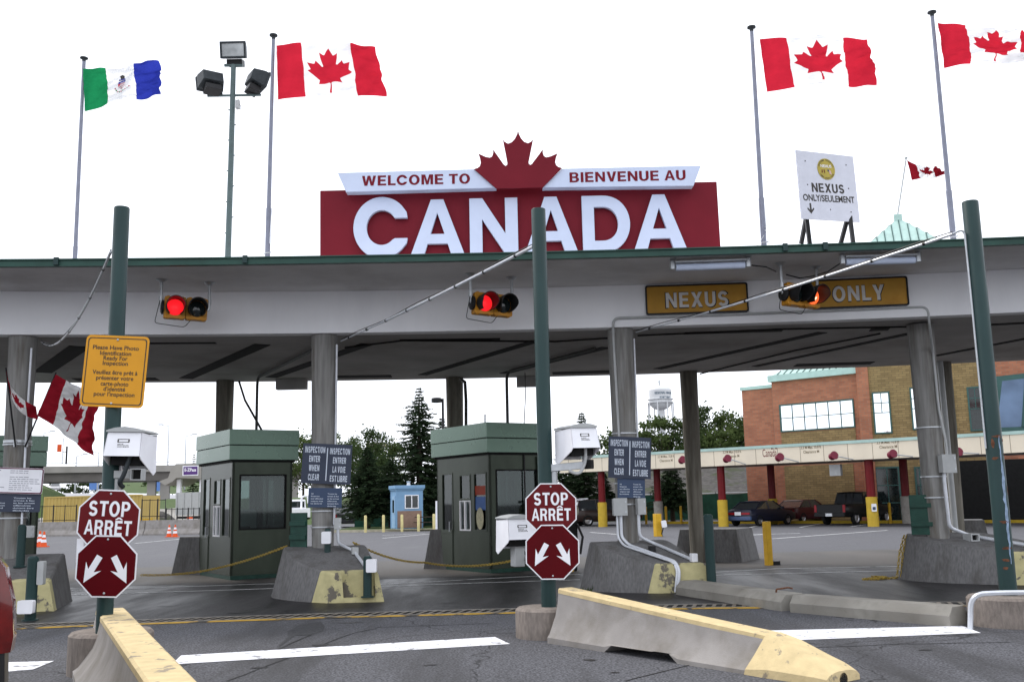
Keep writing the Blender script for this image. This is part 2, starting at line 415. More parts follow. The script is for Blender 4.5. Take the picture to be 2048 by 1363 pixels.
M['bol_y'] = mat('bollard_yellow', (.58, .34, .02), .5, var=.1, scale=5, c2=(.3, .17, .03), c2scale=3, c2lo=.6, c2hi=.7)
M['bol_p'] = mat('bollard_cream', (.62, .54, .26), .6, var=.1, scale=5)
M['grass'] = mat('grass', (.05, .085, .02), .9, var=.35, scale=8, c2=(.08, .1, .035), c2scale=1, c2lo=.5, c2hi=.7)
M['kerb'] = mat('kerb_stone', (.4, .37, .28), .85, var=.15, scale=3)
M['kerb_y'] = mat('kerb_yellow', (.5, .34, .03), .7, var=.15, scale=3)
M['bark'] = mat('bark', (.05, .04, .03), .9, var=.3, scale=8, bump=.5)
M['needle'] = foliage('conifer_needles', (.045, .068, .034), (.018, .032, .018), .25)
M['leaf'] = foliage('broad_leaves', (.105, .14, .05), (.045, .07, .026), .4)
M['leaf2'] = foliage('dark_broad_leaves', (.075, .105, .042), (.03, .05, .022), .35)
M['f_red'] = cloth('flag_red', (.60, .022, .045), .5)
M['f_dred'] = cloth('flag_dark_red', (.26, .012, .022), .3)
M['f_white'] = cloth('flag_white', (.93, .93, .94), .6)
M['f_green'] = cloth('flag_green', (.015, .25, .09), .5)
M['f_blue'] = cloth('flag_blue', (.03, .045, .36), .5)
AXR = math.radians(-28)
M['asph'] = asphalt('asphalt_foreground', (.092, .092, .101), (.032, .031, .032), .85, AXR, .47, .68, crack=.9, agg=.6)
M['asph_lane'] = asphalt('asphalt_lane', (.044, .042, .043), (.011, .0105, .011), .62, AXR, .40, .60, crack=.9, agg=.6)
M['asph_lot'] = asphalt('asphalt_lot', (.108, .108, .118), (.085, .085, .092), .85, AXR, .5, .7)
M['apron'] = asphalt('concrete_apron', (.118, .109, .102), (.06, .055, .05), .8, AXR, .45, .65, crack=.3, agg=.2)
# ------------------------------------------------------------------ ground and markings
def onF(F, px, py, c=0.0):
    d = ray(px, py); e = V((0, 0, EYE)); o = F.o + F.n * c
    p = e + d * ((o - e).dot(F.n) / d.dot(F.n)) - F.o
    return p.dot(F.u), p.dot(F.v)
def fpoly(F, pxs, c=0.0): return [onF(F, x, y, c) for x, y in pxs]
def flat(name, pts, z, m):
    return struct(MB().add([(x, y, z) for x, y in pts], [tuple(range(len(pts)))]).build(name, m, base=(0, 0, 0)))
def strip(mb, pts, w, z):
    pts = [V((p[0], p[1], 0)) for p in pts]; L, R = [], []
    for i, p in enumerate(pts):
        t = (pts[min(i + 1, len(pts) - 1)] - pts[max(0, i - 1)]).normalized(); q = V((-t.y, t.x, 0)) * (w / 2)
        L.append(p + q); R.append(p - q)
    for i in range(len(pts) - 1):
        mb.add([(*R[i].xy, z), (*R[i + 1].xy, z), (*L[i + 1].xy, z), (*L[i].xy, z)], [(0, 1, 2, 3)])
    return mb
flat('ground', [(-2500, -200), (2500, -200), (2500, 5000), (-2500, 5000)], 0.0, M['asph_lot'])
DR = [(-16, 13.2), (-9, 14.75), (-7.25, 14.98), (-5, 15.3), (-3, 15.5), (0, 15.62), (2.7, 15.68), (6.4, 15.2), (9, 14.8), (16, 13.4)]
flat('road', [(-40, -30), (40, -30), (40, 13.2)] + [(x, y - .02) for x, y in DR[::-1]] + [(-40, 13.2)], 0.004, M['asph'])
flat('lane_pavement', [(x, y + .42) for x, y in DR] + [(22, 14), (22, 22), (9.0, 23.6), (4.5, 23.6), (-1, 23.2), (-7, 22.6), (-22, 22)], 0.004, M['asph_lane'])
flat('concrete_apron', [(-22, 22.02), (-7, 22.62), (-1, 23.22), (4.5, 23.62), (9.0, 23.62), (22, 22.02), (22, 30.7), (11.4, 30.5), (6.2, 30.1), (-4, 30.2), (-22, 29.0)], 0.006, M['apron'])
dm = MB(); dr = MB(); de = MB()
strip(dm, [(x, y + .2) for x, y in DR], .42, 0.006)
for s_ in (-.03, 0.43): strip(de, [(x, y + s_) for x, y in DR], .06, 0.012)
x = -9.5
def yd(x):
    for (a, b), (c, d) in zip(DR, DR[1:]):
        if a <= x <= c: return b + (d - b) * (x - a) / (c - a)
while x < 9.5:
    y = yd(x); dr.add([(x, y + .0, .014), (x + .06, y + .0, .014), (x + .17, y + .40, .014), (x + .11, y + .40, .014)], [(0, 1, 2, 3)]); x += .15
M['grate'] = mat('iron_grate', (.22, .19, .155), .6, .4, var=.3, scale=9)
struct(dm.build('trench_drain', M['blackm'], base=(0, 0, 0)))
struct(dr.build('drain_grate', M['grate'], base=(0, 0, 0)))
struct(de.build('drain_edge', M['conc'], base=(0, 0, 0)))
yl = MB(); strip(yl, [(x, y - .16) for x, y in DR[2:-1]], .2, .009)
struct(yl.build('yellow_line', M['line_y'], base=(0, 0, 0)))
sl = MB()
for q in ([(343, 1329), (1020, 1288), (990, 1274), (362, 1311)], [(1600, 1280), (1962, 1266), (1925, 1252), (1500, 1262)], [(-60, 1350), (66, 1339), (108, 1322), (-60, 1327)]):
    sl.add([(*G(*p).xy, .009) for p in q], [(0, 1, 2, 3)])
struct(sl.build('stop_line', M['line'], base=(0, 0, 0)))
ll = MB()
for q in ([(60, 1184), (128, 1181.7), (512, 1168), (560, 1167)], [(60, 1192), (128, 1190), (512, 1178), (560, 1176)], [(740, 1170), (972, 1157), (1160, 1148)], [(740, 1173.5), (972, 1165), (1160, 1159)],
          [(1400, 1146), (1552, 1137), (1780, 1132.6), (1800, 1132)], [(1400, 1151), (1780, 1141.5), (1800, 1141)]):
    strip(ll, [G(*p) for p in q], .10, .010)
for q in ([(1400, 1076), (1530, 1068)], [(1545, 1077), (1775, 1060)], [(1455, 1070), (1600, 1066)], [(765, 1076), (860, 1067)], [(765, 1070), (850, 1066)], [(270, 1086), (395, 1074)], [(1180, 1064), (1235, 1068)],
          [(1500, 1054), (1535, 1048)], [(1600, 1054), (1640, 1047)], [(1700, 1053), (1750, 1046)]):
    strip(ll, [G(*p) for p in q], .13, .010)
struct(ll.build('lane_line', M['line_thin'], base=(0, 0, 0)))
# dark repair patch with a ragged edge in the near lane
rp = [G(575, 1262), G(600, 1250), G(612, 1247), G(640, 1243), G(650, 1252), G(645, 1262), G(620, 1270), G(590, 1271), G(578, 1280), G(560, 1293), G(556, 1291), G(576, 1274)]
flat('patch', [(p.x, p.y) for p in rp], 0.0075, mat('tar_patch', (.045, .045, .048), .75, var=.3, scale=20, bump=.4))

def blotch(c, rx, ry, n=26, seed=1, rot=0.0):
    rn = random.Random(seed); out = []
    for k in range(n):
        a = 2 * math.pi * k / n; r = 1 + rn.uniform(-.28, .22); x, y = rx * r * math.cos(a), ry * r * math.sin(a)
        out.append((c[0] + x * math.cos(rot) - y * math.sin(rot), c[1] + x * math.sin(rot) + y * math.cos(rot)))
    return out
oil = mat('oil_stain', (.022, .021, .022), .5, var=.4, scale=6)
for i, (px, py, rx, ry, ro) in enumerate(((640, 1290, .10, .06, .3), (860, 1330, .07, .05, .1), (1180, 1320, .05, .08, 1), (520, 1335, .09, .05, .2), (1230, 1345, .05, .03, 0), (700, 1245, .16, .05, .1), (480, 1225, .2, .05, .1), (900, 1205, .18, .06, .2), (1560, 1205, .12, .05, .3), (1700, 1240, .06, .03, 0), (1850, 1300, .07, .05, .4), (330, 1212, .16, .05, .2))):
    g = G(px, py); flat('oil_stain', blotch((g.x, g.y), rx, ry, 26, i, ro), .0078, oil)
seal = MB()
for q in ([(455, 1362), (700, 1268), (760, 1254), (1010, 1246)], [(1250, 1362), (1500, 1300), (1800, 1288), (2048, 1284)], [(620, 1270), (560, 1296), (540, 1320)]):
    pts = [G(*p) for p in q]; P = []
    for a, b in zip(pts, pts[1:]):
        for k in range(10):
            p = a.lerp(b, k / 10); P.append((p.x + mnoise.noise(p * 3) * .03, p.y + mnoise.noise(p * 4 + V((3, 1, 0))) * .04))
    strip(seal, P, .022, .0076)
struct(seal.build('crack_seal', mat('crack_tar', (.018, .018, .019), .6, var=.2), base=(0, 0, 0)))
# ------------------------------------------------------------------ canopy
def Yf(x): return 19.1 - .0078 * x * x
def Yb(x): return 26.9 - .0072 * x * x
def Ye(x): return 16.72 - .0040 * x * x
xs = [-15 + k * 1.0 for k in range(31)]
ZB, ZS, ZE, ZT = 4.96, 4.99, 5.79, 5.845
canopy = thing('inspection_canopy', 'long white flat roofed canopy on tapered concrete columns spanning all the lanes', 'canopy', (0, 22, 0))
def slab(mb, fa, fb, z0, z1):
    rings = [[(x, fa(x), z0), (x, fb(x), z0), (x, fb(x), z1), (x, fa(x), z1)] for x in xs]
    return mb.loft(rings)
slab(MB(), lambda x: Yf(x), lambda x: Yf(x) + .3, ZB, ZE - .003).build('fascia_beam', M['white_wall'], canopy)
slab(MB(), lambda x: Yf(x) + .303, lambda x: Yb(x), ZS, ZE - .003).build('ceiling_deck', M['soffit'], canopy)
slab(MB(), lambda x: Ye(x) + .03, lambda x: Yb(x), ZE, ZT).build('roof_slab', M['eave'], canopy)
gm = MB(); slab(gm, lambda x: Ye(x) - .08, lambda x: Ye(x) + .027, ZE - .035, ZT + .012); slab(gm, lambda x: Ye(x) - .11, lambda x: Ye(x) + .026, ZT + .014, ZT + .036)
gm.build('gutter', M['gutter'], canopy)
for px in (487, 1548, 1622, 100, 2010):
    p = G(px, 515, 5.84); x = p.x
    MB().fbox(W0, x - .04, x + .04, Ye(x) - .13, Ye(x) - .082, ZE - .02, ZT + .055).build('gutter_strap', M['green'], canopy)
def slot(p0, p1, w, drop=.012):
    a = G(*p0, ZS); b = G(*p1, ZS); t = (b - a); t.z = 0; L = t.length; t.normalize(); q = V((-t.y, t.x, 0))
    F = XF(a, t, q, (0, 0, 1)); MB().fbox(F, 0, L, -w / 2, w / 2, -drop, -.001).build('ceiling_slot', M['slot'], canopy)
for p0, p1, w in (((372, 756), (525, 688), .34), ((85, 744), (160, 692), .42), ((542, 754), (735, 687), .30), ((845, 749), (1072, 681), .26), ((1007, 746), (1213, 694), .26), ((1315, 737), (1645, 664), .26),
                  ((1510, 732), (1830, 664), .22), ((1870, 711), (2080, 671), .2),
                  ((290, 686), (432, 685), .16), ((800, 680), (1000, 677), .2), ((1368, 666), (1565, 660), .24), ((1975, 649), (2070, 644), .2),
                  ((150, 758.5), (315, 757), .5), ((675, 753), (783, 751.5), .5), ((1105, 746), (1220, 742.5), .5), ((1590, 730), (1745, 725), .5), ((1740, 659), (1778, 657), .3)):
    slot(p0, p1, w)
mc = MB()
for q in ([(1275, 668), (1560, 655), (1830, 650)], [(1400, 745), (1590, 698), (1760, 664)], [(690, 692), (805, 678), (1000, 679), (1110, 680), (1215, 673)]):
    mc.tube([G(x, y, ZS) - V((0, 0, .03)) for x, y in q], .018, 6)
mc.build('ceiling_conduit', M['slot'], canopy)
for a, b, dy in ((553, 613, 750), (1033, 1072, 745)):
    p = G(a, dy + 8, ZS); q = G(b, dy + 6, ZS)
    MB().fbox(W0, p.x, q.x, p.y - .1, p.y + .12, ZS - .28, ZS - .002).build('junction_box', M['soffit'], canopy, bevel=.01)
COLX = [D(51, 672, 18.8).x, D(651, 668, 19.4).x, D(1240, 660, 19.4).x, D(1839, 640, 19.0).x]
COLS = [(x, Yf(x) + .31) for x in COLX]; COLS[3] = (D(1839, 640, 19.6).x, 19.6)
for i, (x, y) in enumerate(COLS):
    MB().lathe((x, y, 0), [(.195, .35), (.21, 1.2), (.253, ZB - .08), (.258, ZB - .003)], 28).build('column', M['conc_col'], canopy, smooth=True)
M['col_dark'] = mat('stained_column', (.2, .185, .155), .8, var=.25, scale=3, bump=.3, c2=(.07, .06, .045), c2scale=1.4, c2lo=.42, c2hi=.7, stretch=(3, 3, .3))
BCOLX = [D(453, 763, 26.3).x, D(909, 757, 26.6).x, D(1376, 745, 26.5).x, D(1880, 726, 25.8).x]
BCOLS = [(x, Yb(x) - .3) for x in BCOLX]
for x, y in BCOLS:
    MB().lathe((x, y, 0), [(.185, .0), (.195, 1.2), (.232, ZS - .003)], 24).build('column', M['col_dark'], canopy, smooth=True)
for i, (x, y) in enumerate(COLS):
    for zz in (1.55, 1.95, 2.9) if i != 1 else (1.25, 1.55):
        MB().lathe((x, y, zz), [(.205, 0), (.205 + .012 + zz * .012, 0), (.205 + .012 + zz * .012, .025), (.205, .025)], 28).build('column_band', M['galv'], canopy, smooth=True)

# ------------------------------------------------------------------ welcome sign
def curve_shape(splines, depth):
    cu = bpy.data.curves.new('t', 'CURVE'); cu.dimensions = '2D'; cu.fill_mode = 'BOTH'; cu.extrude = depth / 2
    for pts in splines:
        sp = cu.splines.new('POLY'); sp.points.add(len(pts) - 1); sp.use_cyclic_u = True
        for i, p in enumerate(pts): sp.points[i].co = (p[0], p[1], 0, 1)
    ob = bpy.data.objects.new('t', cu); me = ob.to_mesh()
    vs = [tuple(v.co) for v in me.vertices]; fs = [tuple(p.vertices) for p in me.polygons]
    ob.to_mesh_clear(); bpy.data.objects.remove(ob); bpy.data.curves.remove(cu)
    return vs, fs
def put_shape(mb, F, splines, c0, c1, mi=0):
    vs, fs = curve_shape(splines, c1 - c0); cm = (c0 + c1) / 2
    mb.add([F(x, y, cm + z) for x, y, z in vs], fs, mi)
def gl_A(): return [[(0, 0), (.385, 1), (.615, 1), (1, 0), (.755, 0), (.685, .215), (.315, .215), (.245, 0)], [(.37, .385), (.63, .385), (.5, .765)]]
def gl_N(): return [[(0, 0), (0, 1), (.27, 1), (.74, .37), (.74, 1), (1, 1), (1, 0), (.74, 0), (.26, .63), (.26, 0)]]
def gl_C():
    o, i = [], []
    for k in range(41):
        a = math.radians(38 + (322 - 38) * k / 40); o.append((.52 + .52 * math.cos(a) * 1.02, .5 + .525 * math.sin(a)))
        i.append((.52 + .285 * math.cos(a), .5 + .30 * math.sin(a)))
    o[0] = (1.0, .66); i[0] = (.765, .66); o[-1] = (1.0, .31); i[-1] = (.765, .31)
    o.insert(1, (.985, .76)); o.insert(-1, (.985, .23))
    return [o + i[::-1]]
def gl_D():
    o = [(0, 0), (0, 1), (.42, 1)]; i = [(.25, .2), (.25, .8), (.42, .8)]
    for k in range(1, 24):
        a = math.radians(90 - 180 * k / 24); o.append((.42 + .58 * math.cos(a) ** .9, .5 + .5 * math.sin(a))); i.append((.42 + .33 * math.cos(a) ** .9, .5 + .3 * math.sin(a)))
    return [o + [(.42, 0)], i + [(.42, .2)]]
def stroke_band(cl, w):
    L, R = [], []
    for i, p in enumerate(cl):
        a = V((*cl[max(0, i - 1)], 0)); b = V((*cl[min(len(cl) - 1, i + 1)], 0)); t = (b - a).normalized(); n = V((-t.y, t.x, 0)) * (w / 2)
        L.append((p[0] + n.x, p[1] + n.y)); R.append((p[0] - n.x, p[1] - n.y))
    return L + R[::-1]
def arc(cx, cy, rx, ry, a0, a1, n=12): return [(cx + rx * math.cos(math.radians(a0 + (a1 - a0) * k / n)), cy + ry * math.sin(math.radians(a0 + (a1 - a0) * k / n))) for k in range(n + 1)]
def caps_glyph(ch):
    """heavy grotesque capitals, unit cap height; returns (width, closed outlines)"""
    if ch == 'A': return .80, [[(x * .8, y) for x, y in s] for s in gl_A()]
    if ch == 'N': return .74, [[(x * .74, y) for x, y in s] for s in gl_N()]
    if ch == 'C': return .78, [[(x * .78, y) for x, y in s] for s in gl_C()]
    if ch == 'D': return .76, [[(x * .76, y) for x, y in s] for s in gl_D()]
    if ch == 'E': return .64, [[(0, 0), (0, 1), (.63, 1), (.63, .82), (.21, .82), (.21, .60), (.59, .60), (.59, .42), (.21, .42), (.21, .18), (.64, .18), (.64, 0)]]
    if ch == 'L': return .58, [[(0, 0), (0, 1), (.21, 1), (.21, .18), (.58, .18), (.58, 0)]]
    if ch == 'T': return .68, [[(.235, 0), (.235, .82), (0, .82), (0, 1), (.68, 1), (.68, .82), (.445, .82), (.445, 0)]]
    if ch == 'I': return .21, [[(0, 0), (0, 1), (.21, 1), (.21, 0)]]
    if ch == 'H': return .72, [[(0, 0), (0, 1), (.21, 1), (.21, .6), (.51, .6), (.51, 1), (.72, 1), (.72, 0), (.51, 0), (.51, .42), (.21, .42), (.21, 0)]]
    if ch == 'V': return .74, [[(.26, 0), (0, 1), (.225, 1), (.37, .3), (.515, 1), (.74, 1), (.48, 0)]]
    if ch == 'W': return 1.06, [[(.19, 0), (0, 1), (.21, 1), (.30, .35), (.425, 1), (.635, 1), (.76, .35), (.85, 1), (1.06, 1), (.87, 0), (.655, 0), (.53, .64), (.405, 0)]]
    if ch == 'M': return .88, [[(0, 0), (0, 1), (.29, 1), (.44, .36), (.59, 1), (.88, 1), (.88, 0), (.68, 0), (.68, .74), (.53, 0), (.35, 0), (.20, .74), (.20, 0)]]
    if ch == 'X': return .76, [[(0, 0), (.26, .51), (.01, 1), (.245, 1), (.38, .69), (.515, 1), (.75, 1), (.50, .51), (.76, 0), (.52, 0), (.38, .31), (.24, 0)]]
    if ch == 'Y': return .74, [[(.265, 0), (.265, .38), (0, 1), (.23, 1), (.37, .60), (.51, 1), (.74, 1), (.475, .38), (.475, 0)]]
    if ch == 'U': return .72, [[(0, 1), (0, .34)] + arc(.36, .34, .36, .355, 180, 360) + [(.72, .34), (.72, 1), (.51, 1), (.51, .34)] + arc(.36, .34, .15, .175, 0, -180) + [(.21, .34), (.21, 1)]]
    if ch == 'O': return .82, [arc(.41, .5, .41, .52, 0, 352, 32), arc(.41, .5, .195, .335, 0, 352, 32)]
    if ch == 'P': return .68, [[(0, 0), (0, 1), (.38, 1)] + arc(.38, .69, .30, .31, 90, -90) + [(.21, .38), (.21, 0)], [(.21, .55), (.21, .83), (.36, .83)] + arc(.36, .69, .11, .14, 90, -90)]
    if ch == 'R': return .74, [[(0, 0), (0, 1), (.42, 1)] + arc(.42, .71, .29, .29, 90, -60) + [(.65, .35), (.68, .08), (.74, 0), (.50, 0), (.46, .1), (.43, .33), (.38, .39), (.21, .39), (.21, 0)], [(.21, .56), (.21, .83), (.39, .83)] + arc(.39, .695, .11, .135, 90, -90)]
    if ch == 'B': return .72, [[(0, 0), (0, 1), (.42, 1)] + arc(.42, .74, .26, .26, 90, -50) + arc(.42, .285, .30, .285, 55, -90) + [(.42, 0)], [(.21, .60), (.21, .83), (.38, .83)] + arc(.38, .715, .10, .115, 90, -90), [(.21, .17), (.21, .43), (.40, .43)] + arc(.40, .30, .11, .13, 90, -90)]
    if ch == 'S':
        cl = arc(.34, .70, .225, .205, 18, 255, 14) + arc(.345, .285, .235, .20, 72, -165, 16)
        return .69, [stroke_band(cl, .20)]
    return .3, []
_cg = {}
def caps(mb, F, s, a, b, h, w=None, mi=0, c=.003, sp=.13):
    """one line of heavy capitals h tall and w wide, centred on (a, b)"""
    gs = []; x = 0
    for ch in s:
        if ch == ' ': x += .30; continue
        if ch not in _cg:
            wd, sps = caps_glyph(ch); _cg[ch] = (wd, curve_shape(sps, 0.0))
        wd, (vs, fs) = _cg[ch]; gs.append((x, vs, fs)); x += wd + (sp if ch not in 'AVTLY' else sp * .7)
    x -= sp; kx = (w / x) if w else h
    for x0, vs, fs in gs:
        P = [F(a + (x0 + vx - x / 2) * kx, b + (vy - .5) * h, c) for vx, vy, vz in vs]
        if fs:
            f0 = fs[0]; nn = (P[f0[1]] - P[f0[0]]).cross(P[f0[2]] - P[f0[1]])
            if nn.dot(F.n) < 0: fs = [f[::-1] for f in fs]
        mb.add(P, fs, mi)
    return mb
FS = Fr(D(640, 512, 18.1))
wel = thing('welcome_sign', 'big maroon welcome sign with white country lettering and a maple leaf on the canopy roof', 'sign', FS(3.4, -.3, -.1))
MB().poly(FS, fpoly(FS, [(640, 381), (1433.5, 363), (1443, 520), (640, 536)]), -.3, 0).build('red_panel', M['red_sign'], wel, bevel=.01)
for q, nm in (([(675, 345.5), (951, 338), (993, 375.5), (692, 384)], 'banner'), ([(1124, 337), (1402, 331), (1387, 371.5), (1085, 375)], 'banner')):
    MB().poly(FS, fpoly(FS, q, .3), .1, .3).build(nm, M['white_sign'], wel, bevel=.006)
half = [(0, 80), (8, 112), (26, 148), (50, 174), (80, 186), (106, 172), (121, 152), (112, 200), (98, 270), (85, 335), (88, 352), (100, 358), (112, 350), (130, 325), (165, 280), (199, 232), (199, 262), (208, 288), (225, 298), (260, 291), (316, 266), (304, 300), (298, 335), (306, 362), (325, 376), (351, 383), (196, 540)]
lf = [(620 + (1664 + x) / 4, 240 + y / 4) for x, y in half] + [(620 + (1664 - x * (1.0 if y < 500 else .88)) / 4, 240 + (y + (8 if y > 300 else 3)) / 4) for x, y in half[:0:-1]]
MB().poly(FS, fpoly(FS, lf, .34), .302, .34).build('maple_leaf', M['red_sign'], wel)
for q, s in (((724, 940, 373.5, 349, 359.5), 'WELCOME TO'), ((1139, 1371, 365, 341, 352.5), 'BIENVENUE AU')):
    x0, x1, yb, yt, ym = q
    a0, b0 = onF(FS, x0, ym + 2, .3); a1, b1 = onF(FS, x1, ym - 2, .3)
    caps(MB(), FS, s, (a0 + a1) / 2, (b0 + b1) / 2, .192, a1 - a0, c=.304).build('greeting_lettering', M['red_sign'], wel)
for g, x0, x1, yt, yb in ((gl_C, 708, 815, 398, 512), (gl_A, 820, 930, 400, 510), (gl_N, 938.5, 1037, 397, 508), (gl_A, 1048, 1157, 394.5, 504.5), (gl_D, 1163, 1262.5, 392, 502.5), (gl_A, 1264, 1375, 390, 499)):
    a0, b1 = onF(FS, x0, yt, .12); a1, b0 = onF(FS, x1, yb, .12)
    lm = MB(); put_shape(lm, FS, [[(a0 + x * (a1 - a0), b0 + y * (b1 - b0)) for x, y in sp] for sp in g()], .03, .12)
    lm.build('letter', M['white_sign'], wel)
for a in (.6, 2.4, 4.2, 6.2):
    MB().tube([FS(a, -.28, -.34), FS(a, 1.0, -.34), FS(a, -.28, -1.4)], .04, 8).build('brace', M['greybox'], wel)

# ------------------------------------------------------------------ yellow lane boards on the beam
M['board_l'] = mat('board_lettering', (.66, .64, .62), .5)
def board(px, txt, ts, label):
    (x0, y0), (x1, y1) = px
    c = G((x0 + x1) / 2, (y0 + y1) / 2, 5.45); xx = c.x
    F = Fr((xx, Yf(xx) - .002, 0), yaw=math.atan(-.016 * xx))
    a0, b1 = onF(F, x0, y0, .06); a1, b0 = onF(F, x1, y1, .06)
    bm, bM = b0, b1
    mid = ((a0 + a1) / 2, (bm + bM) / 2)
    t = thing('lane_board', label, 'sign', F(mid[0], bm, 0))
    w, h = a1 - a0, bM - bm - .02
    Fm = F.at(mid[0], mid[1])
    MB().poly(Fm, rrect(w, h, .03), .0, .05).build('panel', M['mustard'], t)
    MB().ring_poly(Fm, rrect(w + .04, h + .04, .04), rrect(w - .02, h - .02, .03), .0, .065).build('frame', M['black'], t)
    tm = MB(); ao, bo = onF(Fm, *ts[0], .052); ae, be = onF(Fm, *ts[1], .052)
    caps(tm, Fm, txt, (ao + ae) / 2 + .004, (bo + be) / 2 - .004, .325, ae - ao + .012, c=.053, mi=1, sp=.15)
    caps(tm, Fm, txt, (ao + ae) / 2, (bo + be) / 2, .295, (ae - ao) * .975, c=.057, mi=0, sp=.17)
    tm.build('lettering', [M['board_l'], M['black']], t)
M['board_letter'] = M['greybox']
board(((1292, 572), (1496, 622)), 'NEXUS', ((1330, 599), (1458, 598)), 'mustard signboard with five pale capitals on the white beam')
board(((1622, 561), (1817, 609)), 'ONLY', ((1664, 587), (1768, 585)), 'mustard signboard with four pale capitals half hidden by an arrow signal')

# ------------------------------------------------------------------ traffic signals
red_on = glow('signal_red_lit', (1, .012, .02), .72, (.5, .02, .03)); red_arrow = glow('signal_arrow_lit', (1, .12, .03), 1.2, (.3, .05, .01))
def signal(px, lab, mode, hang, yaw):
    cx_, cy_, Y = px
    F = Fr(D(cx_, cy_, Y), yaw=yaw, tilt=-.03)
    t = thing('traffic_signal', lab, 'traffic light', F(0, -.22, 0), 'lane signals under the eave')
    for k, sx in enumerate((-1, 1)):
        Fh = F.at(sx * .19, 0)
        hb = MB(); hb.poly(Fh, rrect(.375, .40, .03), -.18, 0)
        for a in (-.12, .12):
            for b in (-.2, .2): hb.fbox(Fh, a - .025, a + .025, b - .015, b + .015, -.1, -.02)
        h = hb.build('housing', M['signal_y'], t, bevel=.008)
        lm = red_on if (mode == 'red' and k == 0) else (red_arrow if mode == 'arrow' and k == 1 else M['glass_dark'])
        prof = [(.15, .0), (.14, .02), (.09, .04), (.001, .05)]
        MB().lathe(Fh.o + Fh.n * .004, prof, 20, F=Fh).build('lens', lm, h, smooth=True)
        if mode == 'arrow' and k == 1:
            MB().sheet(Fh, [(-.02, .09), (-.02, -.03), (-.06, -.01), (-.06, -.04), (0, -.1), (.06, -.04), (.06, -.01), (.02, -.03), (.02, .09)], .058).build('arrow', glow('arrow_face', (1, .75, .5), 1.5), h)
        vm = MB(); n = 22; R0, R1 = .165, .155
        rings = []
        for zz, rr in ((.002, R0), (.30, R0 + .005), (.30, R1), (.002, R1)):
            ring = []
            for i in range(n + 1):
                a = math.radians(-55 + 290 * i / n)
                cut = .0 if zz < .1 else -.16 * max(0, -math.sin(a))
                ring.append(Fh(rr * math.cos(a), rr * math.sin(a), zz + cut - .0 * zz))
            rings.append(ring)
        vm.loft(rings, caps=False, closed=False)
        vm.build('visor', M['black'], h, smooth=True)
    bd = MB().lathe(F(-.385, 0, -.08), [(.13, 0), (.13, .03), (.09, .05)], 18, F=XF(F.o, F.n, F.v, -F.u)).build('end_cap', M['black'], t, smooth=True)
    for k, (hx, hy) in enumerate(hang):
        top = G(hx, hy, ZE); s = -1 if k == 0 else 1
        end = F(s * (.43 if k == 0 else .41), .0, -.08)
        tp = V((end.x, end.y, ZE - .004))
        hm = MB().tube(bent([tp, V((end.x, end.y, end.z)), F(s * .36, 0, -.08)], .05), .028, 8)
        hm.lathe(tp - V((0, 0, .05)), [(.05, 0), (.09, .04), (.11, .05)], 14); hm.lathe(end + V((0, 0, .12)), [(.04, 0), (.04, .08)], 10)
        hm.build('hanger', M['galv'], t, smooth=True)
    p0 = F(-.43, .02, -.08)
    MB().tube(bent([p0 + V((-.01, -.03, .1)), F(-.52 if mode != 'red1' else -.42, -.3, -.08), F(.0, -.34, -.08), F(.1, -.2, -.08)], .06), .007, 6).build('cable', M['black'], t)
    return F
S1 = signal((372, 616, 17.8), 'two lamp signal with a lit red lens, farthest left under the eave', 'red', ((325, 566), (422, 576)), .40)
S2 = signal((988, 608, 17.9), 'two lamp signal with a lit red lens beside the middle green pole', 'red', ((943, 556), (1022, 569)), .46)
S3 = signal((1608, 590, 17.6), 'two lamp signal showing a red down arrow in front of a mustard board', 'arrow', ((1555, 541), (1625, 552)), .46)

# ------------------------------------------------------------------ tube lamps under the eave
def tube_lamp(p0, p1, lab):
    a = G(*p0, ZE - .16); b = G(*p1, ZE - .16); b.z = a.z
    t = thing('tube_lamp', lab, 'lamp', (a + b) / 2, 'tube lamps over the mustard boards')
    u = (b - a).normalized(); L = (b - a).length
    F = XF(a, u, V((0, 0, 1)), u.cross(V((0, 0, 1))))
    MB().fbox(F, .0, L, .07, .1, -.09, .09).build('reflector', M['galv'], t, bevel=.008)
    MB().tube([F(.02, .0), F(L - .02, 0)], .06, 12).build('diffuser', M['white_sign'], t, smooth=True)
    for aa in (-.04, L + .04):
        m = MB().tube([F(aa, -.03), F(aa, .12)], .05, 10); m.tube([F(aa, .1), F(aa, .155)], .018, 6); m.lathe(F(aa, .13), [(.03, 0), (.075, .027)], 12)
        m.build('bracket', M['galv'], t, smooth=True)
    return a, b
tl1 = tube_lamp((1350, 535), (1492, 530), 'white tube lamp under the eave above the five letter mustard board')
tl2 = tube_lamp((1690, 524), (1832, 520), 'white tube lamp under the eave beside the rightmost green pole')
def cable(name, pts, r, m, lab, cat='cable', group=None):
    return tag(MB().tube(pts, r, 6).build(name, m, smooth=True), lab, cat, group)
cable('power_cable', [tl1[1] + V((.05, 0, 0)), V((tl1[1].x + .35, tl1[1].y, ZE - .2)), G(1552, 543, ZE - .05)], .012, M['black'], 'thin black cable from the tube lamp to the arrow signal hanger')
cable('power_cable', [tl2[0] - V((.05, 0, 0)), V((tl2[0].x - .25, tl2[0].y + .2, ZE - .28)), G(1625, 552, ZE - .05), G(1600, 556, ZE - .12), G(1572, 549, ZE - .05)], .012, M['black'], 'thin black cable looping from the arrow signal to the far tube lamp')
xa = D(1857, 630, Yf(7.4) - .06).x
